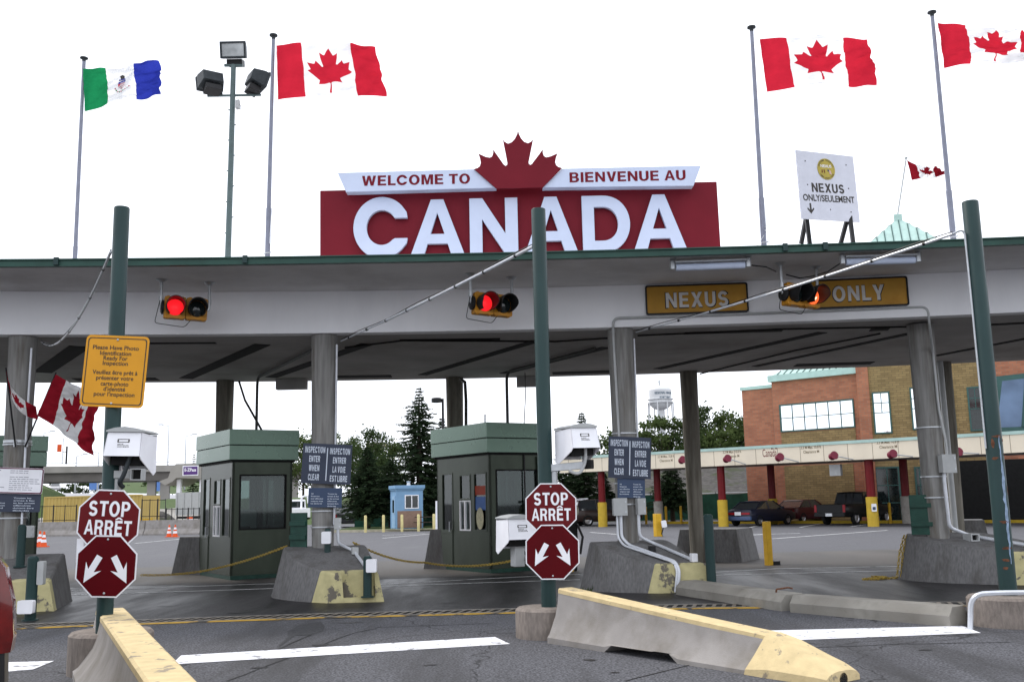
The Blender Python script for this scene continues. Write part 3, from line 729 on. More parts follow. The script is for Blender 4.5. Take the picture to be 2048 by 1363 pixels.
cable('conduit_pipe', bent([(COLS[2][0] - .10, COLS[2][1] - .22, 1.5), (COLS[2][0] - .17, COLS[2][1] - .29, ZB - .2), (COLS[2][0] - .17, Yf(2) - .05, ZB + .17), (COLS[2][0] + 2.8, Yf(4.8) - .05, ZB + .175), (xa, Yf(7.4) - .06, ZB + .18), (xa, Yf(7.4) - .06, ZB - .12), D(1866, 705, 19.36), D(1877, 815, 19.36), D(1893, 890, 19.36), D(1894, 912, 19.36)], .14),
      .024, M['greybox'], 'long grey conduit climbing a column and running along the white beam to the next', 'conduit')
# ------------------------------------------------------------------ sign posts with footings
PL = G(209, 1338); PL = V((PL.x, 10.55, 0))
PL.x = D(210, 1215, 10.55).x
PC = V((D(1098, 1215, 12.75).x, 12.75, 0)); PR = V((D(2018, 1195, 12.9).x, 12.9, 0))
def post(p, r, ytop, pxtop, lab, m):
    zt = D(pxtop, ytop, p.y).z
    mb = MB().lathe((p.x, p.y, 0), [(r, .1), (r, zt), (r * .93, zt + .012), (.001, zt + .012)], 28)
    o = mb.build('sign_post', m, smooth=True, base=(p.x, p.y, 0)); return tag(o, lab, 'post', 'green sign posts')
post(PL, .083, 417, 243, 'green steel post carrying the amber notice and a stop sign, leftmost of three', M['green'])
post(PC, .094, 420, 1078, 'green steel post in the middle, standing in front of the country lettering', M['green'])
rustp = M['green_rust']
post(PR, .105, 405, 1935, 'green steel post with rust and peeling blue paint, rightmost of three', M['green'])
# peeled patches on the worn post
pr = MB(); random.seed(3)
def patch_on_post(mb, p, r, z0, z1, a0, a1, n=10, mi=0, jag=.3):
    L, R = [], []
    for k in range(n + 1):
        z = z0 + (z1 - z0) * k / n; w = (a1 - a0); e = 0.25 + .75 * math.sin(math.pi * (k + .3) / (n + .6))
        c = (a0 + a1) / 2 + random.uniform(-.2, .2) * w * jag
        L.append(c - w / 2 * e * random.uniform(1 - jag, 1)); R.append(c + w / 2 * e * random.uniform(1 - jag, 1))
    for k in range(n):
        za, zb = z0 + (z1 - z0) * k / n, z0 + (z1 - z0) * (k + 1) / n
        for j in range(4):
            f = lambda A, B, t: A + (B - A) * t
            q = [(f(L[k], R[k], j / 4), za), (f(L[k], R[k], (j + 1) / 4), za), (f(L[k + 1], R[k + 1], (j + 1) / 4), zb), (f(L[k + 1], R[k + 1], j / 4), zb)]
            mb.add([(p.x + (r + .003) * math.cos(a), p.y + (r + .003) * math.sin(a), z) for a, z in q], [(0, 1, 2, 3)], mi)
M['peel'] = mat('peeled_blue_grey', (.25, .33, .45), .7, var=.25, scale=20); M['rust'] = mat('rust', (.13, .055, .03), .85, var=.4, scale=25)
po = bpy.data.objects['sign_post.002']; 
patch_on_post(pr, PR, .105, .75, 2.35, -1.6, -1.1, 26, 0, .6)
for z, a0, a1 in ((2.33, -2.6, -.5), (2.2, -2.4, -1.9), (2.05, -2.6, -1.4), (1.25, -2.7, -.6), (.93, -2.7, -.5), (.78, -2.5, -1.3), (.68, -2.5, -1.6), (2.28, -1.0, -.3), (2.1, -.9, -.2), (1.6, -.8, -.5)):
    patch_on_post(pr, PR, .1055, z, z + .035 if a1 - a0 > .5 else z + .12, a0, a1, 4, 1, .7)
pr.build('peeled_paint', [M['peel'], M['rust']], po)
def footing(c, r, h, lab):
    mb = MB().lathe((c[0], c[1], 0), [(r * 1.0, 0), (r, h - .03), (r - .03, h), (.001, h)], 40)
    o = mb.build('post_footing', M['conc_block'], smooth=True, sharp=25, base=(c[0], c[1], 0)); return tag(o, lab, 'footing', 'round concrete footings')
footing((PL.x, PL.y + .2), .42, .42, 'round concrete footing behind the yellow topped barrier at left')
footing((PC.x - .02, PC.y), .40, .36, 'round concrete footing under the middle green post')
footing((PR.x + .0, PR.y + .0), .50, .36, 'round concrete footing beside a bent white pipe, rightmost of three')
cable('white_pipe', bent([(D(1943, 1245, 12.45).x, 12.5, 0.0), (D(1945, 1200, 12.45).x, 12.48, .42), (D(1990, 1188, 12.4).x, 12.36, .445), (PR.x + 2.5, 12.0, .44)], .16), .032, M['pipe_w'], 'bent white pipe lying over the rightmost round footing', 'pipe')

# ------------------------------------------------------------------ signs on the posts
def bolts(F, pts, parent, c=.012):
    for a, b in pts:
        MB().lathe(F(a, b, c), [(.011, 0), (.011, .006), (.006, .009)], 10, F=XF(F.o, F.u, F.v, F.n)).build('bolt', M['galv'], parent, smooth=True)
def oct_sign(F, r, kind, lab, group):
    t = thing('stop_sign' if kind == 'stop' else 'lane_split_sign', lab, 'sign', F(0, -r, 0), group)
    k = math.cos(math.pi / 8)
    MB().poly(F, [(x * k, y * k) for x, y in octagon(r)], -.004, .0).build('backing', M['white'], t)
    MB().poly(F, [(x * k, y * k) for x, y in octagon(r - .016)], .0005, .002).build('red_face', M['red_stop'] if kind == 'stop' else M['red_dark'], t)
    tm = MB()
    if kind == 'stop':
        caps(tm, F, 'STOP', .0, .124, .155, r * 1.24, c=.004)
        caps(tm, F, 'ARRET', .0, -.068, .150, r * 1.40, c=.004)
        e = .095 * r / .3
        tm.sheet(F, [(e - .042, .014), (e - .02, .014), (e, .026), (e + .02, .014), (e + .042, .014), (e + .011, .04), (e - .011, .04)], .0045)
    else:
        ar = [(-.028, 0), (.028, 0), (.028, -.10), (.085, -.10), (0, -.215), (-.085, -.10), (-.028, -.10)]
        ar = [(-.026, .0), (.026, .0), (.026, -.125), (.088, -.075), (.07, -.14), (0, -.235), (-.07, -.14), (-.088, -.075), (-.026, -.125)]
        ar = [(-.033, .0), (.033, .0), (.033, -.165), (.092, -.115), (.0, -.305), (-.092, -.115), (-.033, -.165)]
        for s in (-1, 1):
            a = math.radians(29) * s
            pts = [(s * .072 + x * math.cos(a) - y * math.sin(a), .10 + x * math.sin(a) + y * math.cos(a)) for x, y in ar]
            tm.sheet(F, pts, .004)
    tm.build('lettering' if kind == 'stop' else 'arrows', M['white'], t)
    bolts(F, [(0, r * .8), (0, -r * .8)], t, .002)
    return t
yC = PC.y - .1
F = Fr(D(1102, 1017, yC - .05), yaw=0, tilt=-.012); oct_sign(F, .345, 'stop', 'red octagon stop sign in two languages on the middle green post', 'stop signs')
F = Fr(D(1105, 1103, yC - .075), yaw=.02, tilt=-.012); oct_sign(F, .36, 'arrows', 'red octagon with two white diverging arrows on the middle green post', 'red arrow octagons')
yL = PL.y - .09
F = Fr(D(217, 1041, yL - .045), tilt=-.06); oct_sign(F, .345, 'stop', 'red octagon stop sign in two languages on the leftmost green post', 'stop signs')
F = Fr(D(212.5, 1131.5, yL - .075), tilt=-.035); oct_sign(F, .336, 'arrows', 'red octagon with two white diverging arrows on the leftmost green post', 'red arrow octagons')
# hanging strip behind the left octagon
F = Fr(D(163, 1100, yL + .0)); tag(MB().fbox(F, -.05, .02, -.12, .12, 0, .004).build('sign_backing', M['white'], base=F.o), 'white strip of metal behind the two left octagon signs', 'sign backing')
# amber notice
F = Fr(D(229.5, 742, yL - .02), tilt=-.062, yaw=.0)
am = thing('amber_notice', 'amber two language photo identification notice high on the leftmost green post', 'sign', F(0, -.4, 0))
a0, _ = onF(F, 165, 742); a1, _ = onF(F, 292, 742); _, b1 = onF(F, 232, 670); _, b0 = onF(F, 227, 813)
w, h = a1 - a0, b1 - b0
MB().poly(F, rrect(w, h, .05), -.004, 0).build('panel', M['amber'], am)
MB().ring_poly(F, rrect(w - .045, h - .05, .035), rrect(w - .065, h - .07, .03), .0005, .002).build('border', M['dark_text'], am)
tm = MB()
for s, y, ww in (('Please Have Photo', 695, 93), ('Identification', 706, 63), ('Ready For', 716, 49), ('Inspection', 726, 51), ('Veuillez être prêt à', 744.5, 91), ('présenter votre', 755.5, 75), ('carte-photo', 767, 56), ("d'identité", 777.5, 44), ("pour l'inspection", 788, 82)):
    a, b = onF(F, 231 - (y - 742) * .04, y); tm.text(F, s, a - .004, b, .044, ww * yL / FPX, c=.002, off=.014)
tm.build('lettering', M['dark_text'], am)
bolts(F, [(0, h / 2 - .045), (0, -h / 2 + .04)], am, .002)

# ------------------------------------------------------------------ white camera housings
def cam_house(F, sc, lab, arm):
    """front top centre of the housing is the frame's origin; the cover slopes forward and is open underneath"""
    t = thing('camera_housing', lab, 'camera housing', F(0, -.4 * sc, -.2 * sc), 'white camera housings')
    w, h, d = .17 * sc, .235 * sc, .42 * sc
    f = .055 * sc
    m = MB(); th = .008
    tl, tr, bl, br = F(-w, 0, 0), F(w, 0, 0), F(-w * 1.08, -h, f), F(w * 1.08, -h, f)
    m.add([tl, tr, br, bl, F(-w, 0, -th), F(w, 0, -th), F(w * 1.08, -h, f - th), F(-w * 1.08, -h, f - th)], [(0, 3, 2, 1), (4, 5, 6, 7), (3, 7, 6, 2), (0, 1, 5, 4)])
    for s in (-1, 1):
        q = [(0, 0), (-h, f), (-h * 1.15, f - .04 * sc), (-h * 1.75, -d * .82), (-h * 1.6, -d * .98), (-.02, -d)]
        A = [F(s * w * (1 + .08 * min(1, -b / h)), b, c) for b, c in q]; B = [F(s * (w * (1 + .08 * min(1, -b / h)) - th), b, c) for b, c in q]
        m.add(A + B, [tuple(range(6)), tuple(range(11, 5, -1))] + [(i, (i + 1) % 6, (i + 1) % 6 + 6, i + 6) for i in range(6)])
    m.fbox(F, -w, w, -h * 1.5, 0, -d, -d + .006)
    m.build('cover', M['white'], t)
    l = MB(); n = 8
    rings = [[F(-w * 1.06 * k, zt, c) for c in (.02, -d - .01)] for k, zt in ((1, .004), (1, .02), (.6, .045), (0, .06), (-.6, .045), (-1, .02), (-1, .004))]
    l.loft([[r[0] for r in rings], [r[1] for r in rings]])
    l.build('lid', M['greybox'], t, smooth=True)
    k = MB(); k.fbox(F, -w * .85, w * .85, -h * 1.35, -h * .1, -d * .9, -.06); k.build('camera_body', M['blackm'], t)
    # window mark and small print on the front plate
    sl = math.atan2(f, h); Fp = XF(F(0, 0, 0), F.u, (F.v * math.cos(sl) - F.n * math.sin(sl)), (F.n * math.cos(sl) + F.v * math.sin(sl)))
    mk = MB(); o = Fp.at(.0, -.45 * h)
    mk.ring_poly(o, [(x, y + .02) for x, y in rrect(.12 * sc, .036 * sc, .006, 4)], [(x, y + .02) for x, y in rrect(.098 * sc, .022 * sc, .012, 4)], .001, .002)
    for i, (ww, bb) in enumerate(((.06, -.016), (.1, -.03), (.11, -.045))):
        x = -.055 * sc
        while x < (-.055 + ww) * sc:
            l_ = random.uniform(.006, .014) * sc; mk.sheet(o, [(x, bb - .004), (x + l_, bb - .004), (x + l_, bb + .004), (x, bb + .004)], .0015); x += l_ + .005
    mk.build('front_marking', M['dark_text'], t)
    if arm: arm(F, t, sc, w, h, d)
    return t
def arm_left(F, t, sc, w, h, d):
    MB().tube(bent([F(.06, -h * .9, -.05), F(.0, -h * 1.9, -.02), F(-.04, -.52, -.02), F(-.02, -.56, -.1)], .05), .024, 10).build('stand_pipe', M['flood'], t, smooth=True)
    m = MB(); G0 = F.at(0, -.43)
    m.fbox(G0, -.20, .03, -.04, .04, -.22, -.14); m.fbox(G0, -.22, -.10, -.17, -.045, -.2, -.15)
    m.build('bracket_arm', M['greybox'], t, bevel=.004)
    n = MB(); n.ring_poly(G0.at(.12, 0, -.06), [(x, y) for x, y in ((-.06, -.06), (.06, -.06), (.06, .06), (-.06, .06))], [(x, y) for x, y in ((-.05, -.05), (.05, -.05), (.05, .05), (-.05, .05))], -.12, .0)
    n.fbox(G0.at(.12, 0, -.06), -.055, .055, -.055, .055, -.12, -.06, 1); n.build('flash_unit', [M['greybox'], M['blackm']], t)
def arm_mid(F, t, sc, w, h, d):
    p = F(-.02, -.46, -.22); q = V((PC.x + .085, PC.y - .02, p.z - .015))
    MB().tube(bent([F(.04, -h * .7, -.05), F(.04, -.42, -.06), F(-.06, -.58, -.06), F(-.18, -.52, -.1)], .08), .02, 10).build('cable_hose', M['greybox'], t, smooth=True)
    u = (p - q); L = u.length; u.normalize(); B = XF(q, u, V((0, 0, 1)), u.cross(V((0, 0, 1))))
    MB().fbox(B, 0, L + .12, -.045, .045, -.04, .04).fbox(B, .0, .06, -.2, -.047, -.03, .03).build('bracket_arm', M['galv'], t, bevel=.004)
    MB().fbox(B.at(L + .13, .0), 0, .09, -.05, .06, -.06, .06).build('flash_unit', M['blackm'], t)
cam_house(Fr(D(250, 864, 10.35), tilt=-.03), 1.05, 'white camera housing on a grey bracket beside the leftmost green post', arm_left)
cam_house(Fr(D(1167, 855, 12.4), yaw=.42, tilt=.02), 1.06, 'white camera housing on a steel arm right of the middle green post', arm_mid)
def arm_low(F, t, sc, w, h, d):
    MB().fbox(F, -.06, .08, -.62, -.25, -.3, -.12).build('support_box', M['greybox'], t, bevel=.01)
    MB().tube([F(.1, -.5, -.2), V((PC.x - .0, PC.y + .3, F(0, -.55, 0).z)), V((PC.x, PC.y + .05, F(0, -.55, 0).z))], .03, 8).build('bracket_arm', M['greybox'], t, smooth=True)
cam_house(Fr(D(1043, 1037, 13.3), yaw=.35, tilt=0), 1.12, 'white camera housing low behind the middle stop sign, beside a booth', arm_low)

# ------------------------------------------------------------------ foreground barriers
def jersey(name, p0, p1, w, h, lab, cut, nose, group, m, h1=None):
    """profile barrier from p0 to p1 (ground centre line): painted cap, grey flared body, optional drainage cut, optional sloped nose at the far end"""
    a = V((p0[0], p0[1], 0)); b = V((p1[0], p1[1], 0)); t = (b - a); L = t.length; t.normalize(); q = V((-t.y, t.x, 0))
    F = XF(a, t, q, (0, 0, 1))
    root = thing(name, lab, 'barrier', a, group)
    def prof(k=1.0, hh=h):
        s = [(w * .5, 0), (w * .5, .07), (w * .44, .11), (w * .28, .30 * h / .6), (w * .22, .42 * h / .6), (w * .19, h - .05)]
        return [(x, min(z, hh)) for x, z in s]
    slant = .22 if nose else 0
    h1 = h1 or h
    hu = lambda u: 1 + (h1 / h - 1) * u / L
    N = int(L / .12); body = MB(); capm = MB()
    us = [L * k / N for k in range(N + 1)]
    rings = []
    for u in us:
        P = [(x, z * hu(u)) for x, z in prof()]; z0 = 0.0
        if cut and cut[0] < u < cut[1]: z0 = .085
        jit = .0025
        pr_ = [(x, max(z, z0)) for x, z in P]
        sh = lambda z: u + (u / L) ** 3 * slant * z / h1 * hu(L)
        rings.append([F(sh(z), x, z) for x, z in pr_] + [F(sh(z), -x, z) for x, z in pr_[::-1]])
    body.loft(rings)
    body.build('barrier_body', m, root, smooth=True, sharp=28)
    c = w * .19
    cap = [[F(u + (u / L) ** 3 * slant * hu(u) * .96, y, h * hu(u) + dz) for y, dz in ((c + .004, -.055), (c + .002, -.012), (c - .02, .002), (-c + .02, .002), (-c - .002, -.012), (-c - .004, -.055))] for u in us]
    capm.loft(cap); capm.build('painted_cap', M['yel_paint'], root, smooth=True, sharp=30)
    if nose:
        n = MB(); nl = nose
        A = [(w * .52, 0), (w * .52, .09 * h1 / h), (w * .37, .3 * h1 / .6), (c + .02, h1 - .03), (c - .01, h1 + .004)]
        B = [(w * .54, 0), (w * .54, .08), (w * .42, h1 * .50), (c + .04, h1 * .80), (c + .01, h1 * .86)]
        C = [(w * .5, 0), (w * .5, .07), (w * .42, .10), (w * .26, .15), (w * .2, .16)]
        E_ = [(w * .40, 0), (w * .40, .05), (w * .34, .08), (w * .2, .10), (w * .12, .105)]
        R_ = lambda Q, u0, sl: [F(u0 + sl * z / h1, x, z) for x, z in Q] + [F(u0 + sl * z / h1, -x, z) for x, z in Q[::-1]]
        r1, r2, r3, r4 = R_(A, L + .003, slant * hu(L)), R_(B, L + nl * .30, .1), R_(C, L + nl * .90, 0), R_(E_, L + nl, 0)
        n.loft([r1, r2, r3, r4]); n.build('painted_nose', M['yel_paint'], root, smooth=True, sharp=24)
        hl = MB(); hl.lathe(F(L + nl * 1.0 - .02, .0, .03), [(.06, -.06), (.06, .02)], 14, F=XF(a, q, (0, 0, 1), t)); hl.build('lifting_hole', M['blackm'], root)
    return root
# middle barrier: near end at the footing, running to the right and towards the camera
bl0 = G(1095, 1290); 
jersey('concrete_barrier', (.58, 12.32), (2.36, 9.95), .60, .62, 'grey profiled barrier with yellow top edge and pointed yellow nose, in the middle foreground', (1.05, 2.0), .88, 'foreground barriers', M['conc_light'], h1=.36)
g0 = G(221, 1216, .6); g1 = G(352, 1372, .6); gd = (g1 - g0).normalized(); g1 = g1 + gd * 1.2
jersey('concrete_barrier', (g0.x, g0.y), (g1.x, g1.y), .76, .60, 'grey profiled barrier with broad yellow top in the left foreground', None, None, 'foreground barriers', M['conc_light'])
def low_curb(p0, p1, w, h, lab):
    a = V((p0[0], p0[1], 0)); b = V((p1[0], p1[1], 0)); t = (b - a); L = t.length; t.normalize(); q = V((-t.y, t.x, 0)); F = XF(a, t, q, (0, 0, 1))
    P = [(w / 2, 0), (w / 2, h * .55), (w * .38, h * .8), (w * .3, h), (-w * .3, h), (-w * .38, h * .8), (-w / 2, h * .55), (-w / 2, 0)]
    us = [0, .03] + [L * k / 14 for k in range(1, 14)] + [L - .03, L]
    rings = [[F(u, x * (.96 if u in (0, L) else 1), z * (.97 if u in (0, L) else 1)) for x, z in P] for u in us]
    o = MB().loft(rings).build('low_curb', M['conc_isl2'], smooth=True, sharp=25, base=a)
    return tag(o, lab, 'curb', 'low concrete curbs')
M['conc_isl2'] = mat('curb_concrete', (.27, .255, .225), .85, var=.14, scale=6, bump=.4, bscale=80, c2=(.15, .135, .115), c2scale=1.5, c2lo=.5, c2hi=.75)
low_curb((2.98, 17.9), (4.05, 15.0), .5, .24, 'long low concrete curb with a rusty lifting hook on it')
low_curb((4.09, 14.9), (5.55, 12.95), .46, .24, 'low concrete curb ending at the white stop line on the right')
hk = G(1583, 1186, .25); hk2 = G(1605, 1184, .25)
tag(MB().tube(bent([(3.85, 15.25, .23), (3.86, 15.25, .285), (4.05, 15.33, .30), (4.12, 15.33, .285)], .015), .014, 6).build('lifting_hook', M['rust'], smooth=True), 'rusty bent steel hook on the low concrete curb', 'hook')

# ------------------------------------------------------------------ traffic islands
M['nose_mats'] = M['yel_pale']
SEC = {}
def itop(isl, t, q, dz=0.0):
    """a point on an island's top: t from the nose back, q from its left edge to its right"""
    r = SEC[isl.name](t); return r[3].lerp(r[4], q) + V((0, 0, dz))
def ifront(isl, q, z, off):
    r = SEC[isl.name](0); k = z / r[3].z; p = r[0].lerp(r[3], k).lerp(r[7].lerp(r[4], k), q); p.z = z; d = V((r[7].y - r[0].y, r[0].x - r[7].x, 0)).normalized(); return p + d * off
def island(nl, nr, bl, br, hn, hb, lab, nose=True, niche=True, m=None, nt=.13, bul=.33):
    nl, nr, bl, br = [V((*p, 0)) for p in (nl, nr, bl, br)]
    root = thing('traffic_island', lab, 'traffic island', (nl + nr + bl + br) / 4, 'traffic islands')
    def sec(t, ins=None):
        L = nl.lerp(bl, t); R = nr.lerp(br, t); u = (R - L).normalized()
        s = min(1, t * 1.15); h = hn + (hb - hn) * (s * s * (3 - 2 * s) * .55 + s * .45)
        i = .13 + .1 * t
        bulge = bul * math.sin(math.pi * min(1, t * 1.0)) ** .8 if t < 1 else 0
        L = L - u * bulge
        return [L, L + u * i * .1 + V((0, 0, .05)), L + u * i + V((0, 0, h - .03)), L + u * (i + .03) + V((0, 0, h)), R - u * (i * .8 + .03) + V((0, 0, h)), R - u * i * .8 + V((0, 0, h - .03)), R - u * i * .1 + V((0, 0, .05)), R]
    SEC[root.name] = sec
    t0 = nt if nose else 0
    N = 12
    rings = [sec(t0 + (1 - t0) * k / N) for k in range(N + 1)]
    u_ = (br - bl).normalized()
    last = rings[-1]
    bk = V((-u_.y, u_.x, 0)); 
    MB().loft(rings).build('island_body', m or M['conc_isl'], root, smooth=True, sharp=30)
    if nose:
        nm = MB(); s0, s1 = sec(0), sec(t0 - .003)
        if not niche:
            nm.loft([s0, s1])
        else:
            back = [a.lerp(b, .55) for a, b in zip(s0, s1)]
            nm.loft([back, s1])
            for sgn in (0, 1):
                def wing(S, f):
                    L, R = S[0], S[-1]; u = (R - L).normalized(); w = (R - L).length
                    if sgn == 0: return [S[0], S[1], S[2], S[3], S[3] + u * w * .07, S[0] + u * w * .27 + V((0, 0, .09)), S[0] + u * w * .27]
                    return [S[7], S[7] - u * w * .16, S[7] - u * w * .16 + V((0, 0, .09)), S[4] - u * w * .04, S[4], S[5], S[6]]
                nm.loft([wing(s0, 0), wing([p.copy() for p in back], 1)])
            L, R = s0[0], s0[-1]; u = (R - L).normalized(); w = (R - L).length
            nm.loft([[L + u * w * .275, L + u * w * .275 + V((0, 0, .085)), L + u * w * .835 + V((0, 0, .085)), L + u * w * .835],
                     [p + (back[0] - s0[0]) * .99 for p in (L + u * w * .275, L + u * w * .275 + V((0, 0, .085)), L + u * w * .835 + V((0, 0, .085)), L + u * w * .835)]])
        nm.build('painted_nose', M['yel_pale'], root)
    return root
ISL2 = island((-3.26, 17.62), (-2.30, 17.67), (-4.66, 19.45), (-2.75, 19.6), .50, .90, 'sloped concrete island under the second column, yellow nose with a bollard niche')
ISL3 = island((2.50, 18.1), (3.46, 18.15), (1.17, 19.3), (3.0, 19.8), .50, .87, 'sloped concrete island under the third column, peeling yellow nose behind white pipes', niche=False, nt=.07)
ISL4 = island((9.2, 18.0), (10.3, 18.1), (7.58, 20.3), (9.2, 20.5), .55, .86, 'sloped concrete island under the rightmost column, yellow chain hanging at its corner', bul=.65)
ISL1 = island((-8.75, 17.2), (-7.83, 17.3), (-10.6, 19.0), (-8.35, 19.2), .50, .88, 'sloped concrete island at the left edge with a flaking yellow nose', niche=False)
def block(p0, p1, d, h, lab, tilt=0.0):
    a = V((*p0, 0)); b = V((*p1, 0)); t = (b - a).normalized(); L = (b - a).length; q = V((-t.y, t.x, 0)); F = XF(a, t, q, (0, 0, 1))
    r = [[F(0, 0, 0), F(.16, .1, h), F(.16, d - .1, h), F(0, d, 0)], [F(L, 0, 0), F(L - .14, .1, h), F(L - .14, d - .1, h), F(L, d, 0)]]
    return tag(MB().loft(r).build('concrete_block', M['conc_isl'], bevel=.012, base=a), lab, 'concrete block', 'concrete blocks')
block((4.15, 26.9), (5.75, 26.0), 1.6, .84, 'battered concrete block behind the third column, under a rear column')
block((-2.42, 26.3), (-1.55, 25.7), 1.6, 1.0, 'battered concrete block left of the second booth')
block((-8.9, 26.2), (-7.7, 25.6), 1.6, .95, 'battered concrete block left of the first booth')
block((10.4, 26.0), (11.9, 25.4), 1.4, .95, 'battered concrete block behind the rightmost column')

# ------------------------------------------------------------------ bollards, guards, boxes, pipes on the islands
def bollard(px, py, z, h, r, lab, box=None, m=None, group='green steel bollards', dome=True, pos=None):
    p = pos if pos is not None else G(px, py, z); m = m or M['green']
    t = thing('bollard', lab, 'bollard', p, group)
    MB().lathe(p, [(r * 1.5, 0), (r * 1.5, .02), (r, .03), (r, h - .03), (r * .7, h), (.001, h + .005)] if dome else [(r, 0), (r, h), (r * .95, h + .004), (.001, h + .004)], 20).build('tube', m, t, smooth=True)
    if box:
        dx, z0, w, hh = box
        MB().poly(Fr((p.x + dx, p.y - r - .01, p.z + z0)), rrect(w, hh, .025), -.0, .10).build('lamp_box', M['white'], t, smooth=True)
    return p
bollard(735, 1205, .086, .70, .075, 'green bollard with a white box standing in the yellow island niche', (.09, .54, .18, .22), pos=V((D(735, 1150, 17.63).x, 17.63, .087)))
bollard(655, 1113, .66, .52, .06, 'short green bollard with a white box in front of the second column', (.0, .36, .17, .22), pos=V((D(655, 1100, 18.85).x, 18.85, .72)))
bollard(1402, 1175, .05, 1.36, .085, 'tall green bollard in front of the peeling yellow island nose', pos=V((3.42, 18.0, 0)))
bollard(40, 1150, .62, .74, .075, 'green bollard standing on the left edge island', None, pos=V((D(40, 1130, 18.1).x, 18.1, .70)))
bollard(60, 1240, .0, .98, .085, 'green bollard with white boxes in front of the left edge island nose', (.0, .22, .24, .2))
MB().poly(Fr((bpy.data.objects['bollard.004'].location.x + .14, bpy.data.objects['bollard.004'].location.y + .05, .72)), rrect(.1, .36, .02), 0, .1).build('lamp_box', M['greybox'], bpy.data.objects['bollard.004'], smooth=True)
def slim(px, py, h, r, lab, m, box=None, cat='bollard'):
    p = G(px, py, 0)
    t = thing('yellow_bollard', lab, cat, p, 'yellow bollards in the lanes')
    MB().fbox(XF(p, (math.cos(.4), math.sin(.4), 0), (-math.sin(.4), math.cos(.4), 0), (0, 0, 1)), -r, r, -r, r, 0, h).build('post_tube', m, t, bevel=.008)
    return t, p
t, p = slim(1538, 1130, 1.05, .075, 'square yellow bollard alone in the lane on the right', M['bol_y'])
MB().fbox(W0, p.x + .09, p.x + .28, p.y, p.y + .2, 0, .1).build('foot_block', M['black'], t)
t, p = slim(1316, 1072, 1.0, .14, 'thick yellow bollard with a small white box, behind the third column', M['bol_y'])
MB().poly(Fr(p + V((.26, -.15, .55)), tilt=.15), rrect(.22, .3, .04), 0, .16).build('lamp_box', M['white'], t)
MB().tube([p + V((.26, -.1, .45)), p + V((.16, -.1, .12)), p + V((.2, 0, 0))], .025, 6).build('cable', M['black'], t)
# green steel guards against the columns
def guard(c, r, z0, h, dx, lab):
    t = thing('column_guard', lab, 'column guard', (c[0] + dx, c[1], z0), 'green steel column guards')
    F = Fr((c[0] + dx, c[1] - .0, z0), yaw=-.5)
    MB().fbox(F, -.2, .2, 0, h, -.012, .012).fbox(F, -.2, -.18, 0, h, -.2, -.013).build('plate', M['dgreen'], t)
    for z in (.2, h - .2): MB().fbox(F, -.19, .2, z - .04, z + .04, .013, .06).build('rib', M['dgreen'], t)
guard(COLS[1], .2, .88, .66, -.46, 'dark green steel guard left of the second column')
guard(COLS[3], .2, .86, .76, -.30, 'dark green steel guard left of the rightmost column')

def ebox(F, w, h, d, lab):
    t = thing('electrical_box', lab, 'electrical box', F(0, -h / 2, 0), 'grey electrical boxes on columns')
    MB().fbox(F, -w / 2, w / 2, -h / 2, h / 2, 0, d - .02).build('case', M['greybox'], t, bevel=.006)
    MB().fbox(F, -w / 2 - .008, w / 2 + .008, -h / 2 - .008, h / 2 + .008, d - .018, d).build('lid', M['greybox'], t, bevel=.004)
    for z in (-h * .3, h * .3): MB().fbox(F, w / 2 - .04, w / 2 - .015, z - .02, z + .02, d + .001, d + .008).build('latch', M['galv'], t)
c1, c2, c3, c4 = [V((*c, 0)) for c in COLS]
yb = c3.y - .24
ebox(Fr(D(1237, 1013, yb - .02), yaw=.15), .25, .31, .16, 'larger grey electrical box low on the third column')
ebox(Fr(D(1278, 1012, yb + .02), yaw=.3), .15, .29, .14, 'narrow grey electrical box on the right side of the third column')
ebox(Fr(D(1889, 927, c4.y - .24), yaw=.2), .28, .34, .16, 'grey electrical box on the right side of the rightmost column')
ebox(Fr(D(675, 1046, c2.y - .2), yaw=.2), .12, .2, .12, 'small grey electrical box low on the second column')
ebox(Fr(D(62, 1062, c1.y - .2), yaw=.2), .14, .2, .12, 'small grey electrical box low on the leftmost column')
def pipe(pts, r, lab, m='pipe_w', rad=.1):
    return tag(MB().tube(bent(pts, rad), r, 10).build('conduit_pipe', M[m], smooth=True, sharp=60), lab, 'conduit')
b3a = D(1237, 1028, yb - .08); b3b = D(1277, 1028, yb - .04)
tp = itop(ISL3, .0, .34)
pipe([b3a + V((.04, -.02, 0)), V((b3a.x + .04, b3a.y - .02, itop(ISL3, .75, .4).z + .12)), itop(ISL3, .62, .36, .035), itop(ISL3, .03, .34, .035), ifront(ISL3, .34, .40, .04), ifront(ISL3, .34, .02, .06)], .03, 'pale conduit from the larger box down over the peeling yellow nose', rad=.08)
pipe([b3a + V((-.03, -.02, 0)), V((b3a.x - .03, b3a.y - .02, itop(ISL3, .75, .3).z + .12)), itop(ISL3, .62, .29, .028), itop(ISL3, .03, .29, .028), ifront(ISL3, .29, .40, .03), ifront(ISL3, .29, .02, .05)], .022, 'pale conduit running beside another down the peeling island nose', rad=.08)
pipe([b3b, V((b3b.x, b3b.y, itop(ISL3, .75, .7).z + .12)), itop(ISL3, .66, .72, .035), itop(ISL3, .12, .86, .035)], .03, 'pale conduit from the narrow box along the island top to a white fitting')
tag(MB().fbox(Fr(itop(ISL3, .09, .87, .0), yaw=.2), -.05, .06, 0, .15, -.06, .08).build('conduit_fitting', M['white'], bevel=.012), 'white conduit fitting beside the tall green bollard', 'conduit fitting')
tag(MB().fbox(Fr(itop(ISL3, .45, .55), yaw=.2), -.055, .055, 0, .11, -.06, .06).build('pull_box', M['black'], bevel=.008), 'small black box on top of the third island', 'junction box', 'island pull boxes')
e2 = D(676, 1056, c2.y - .28)
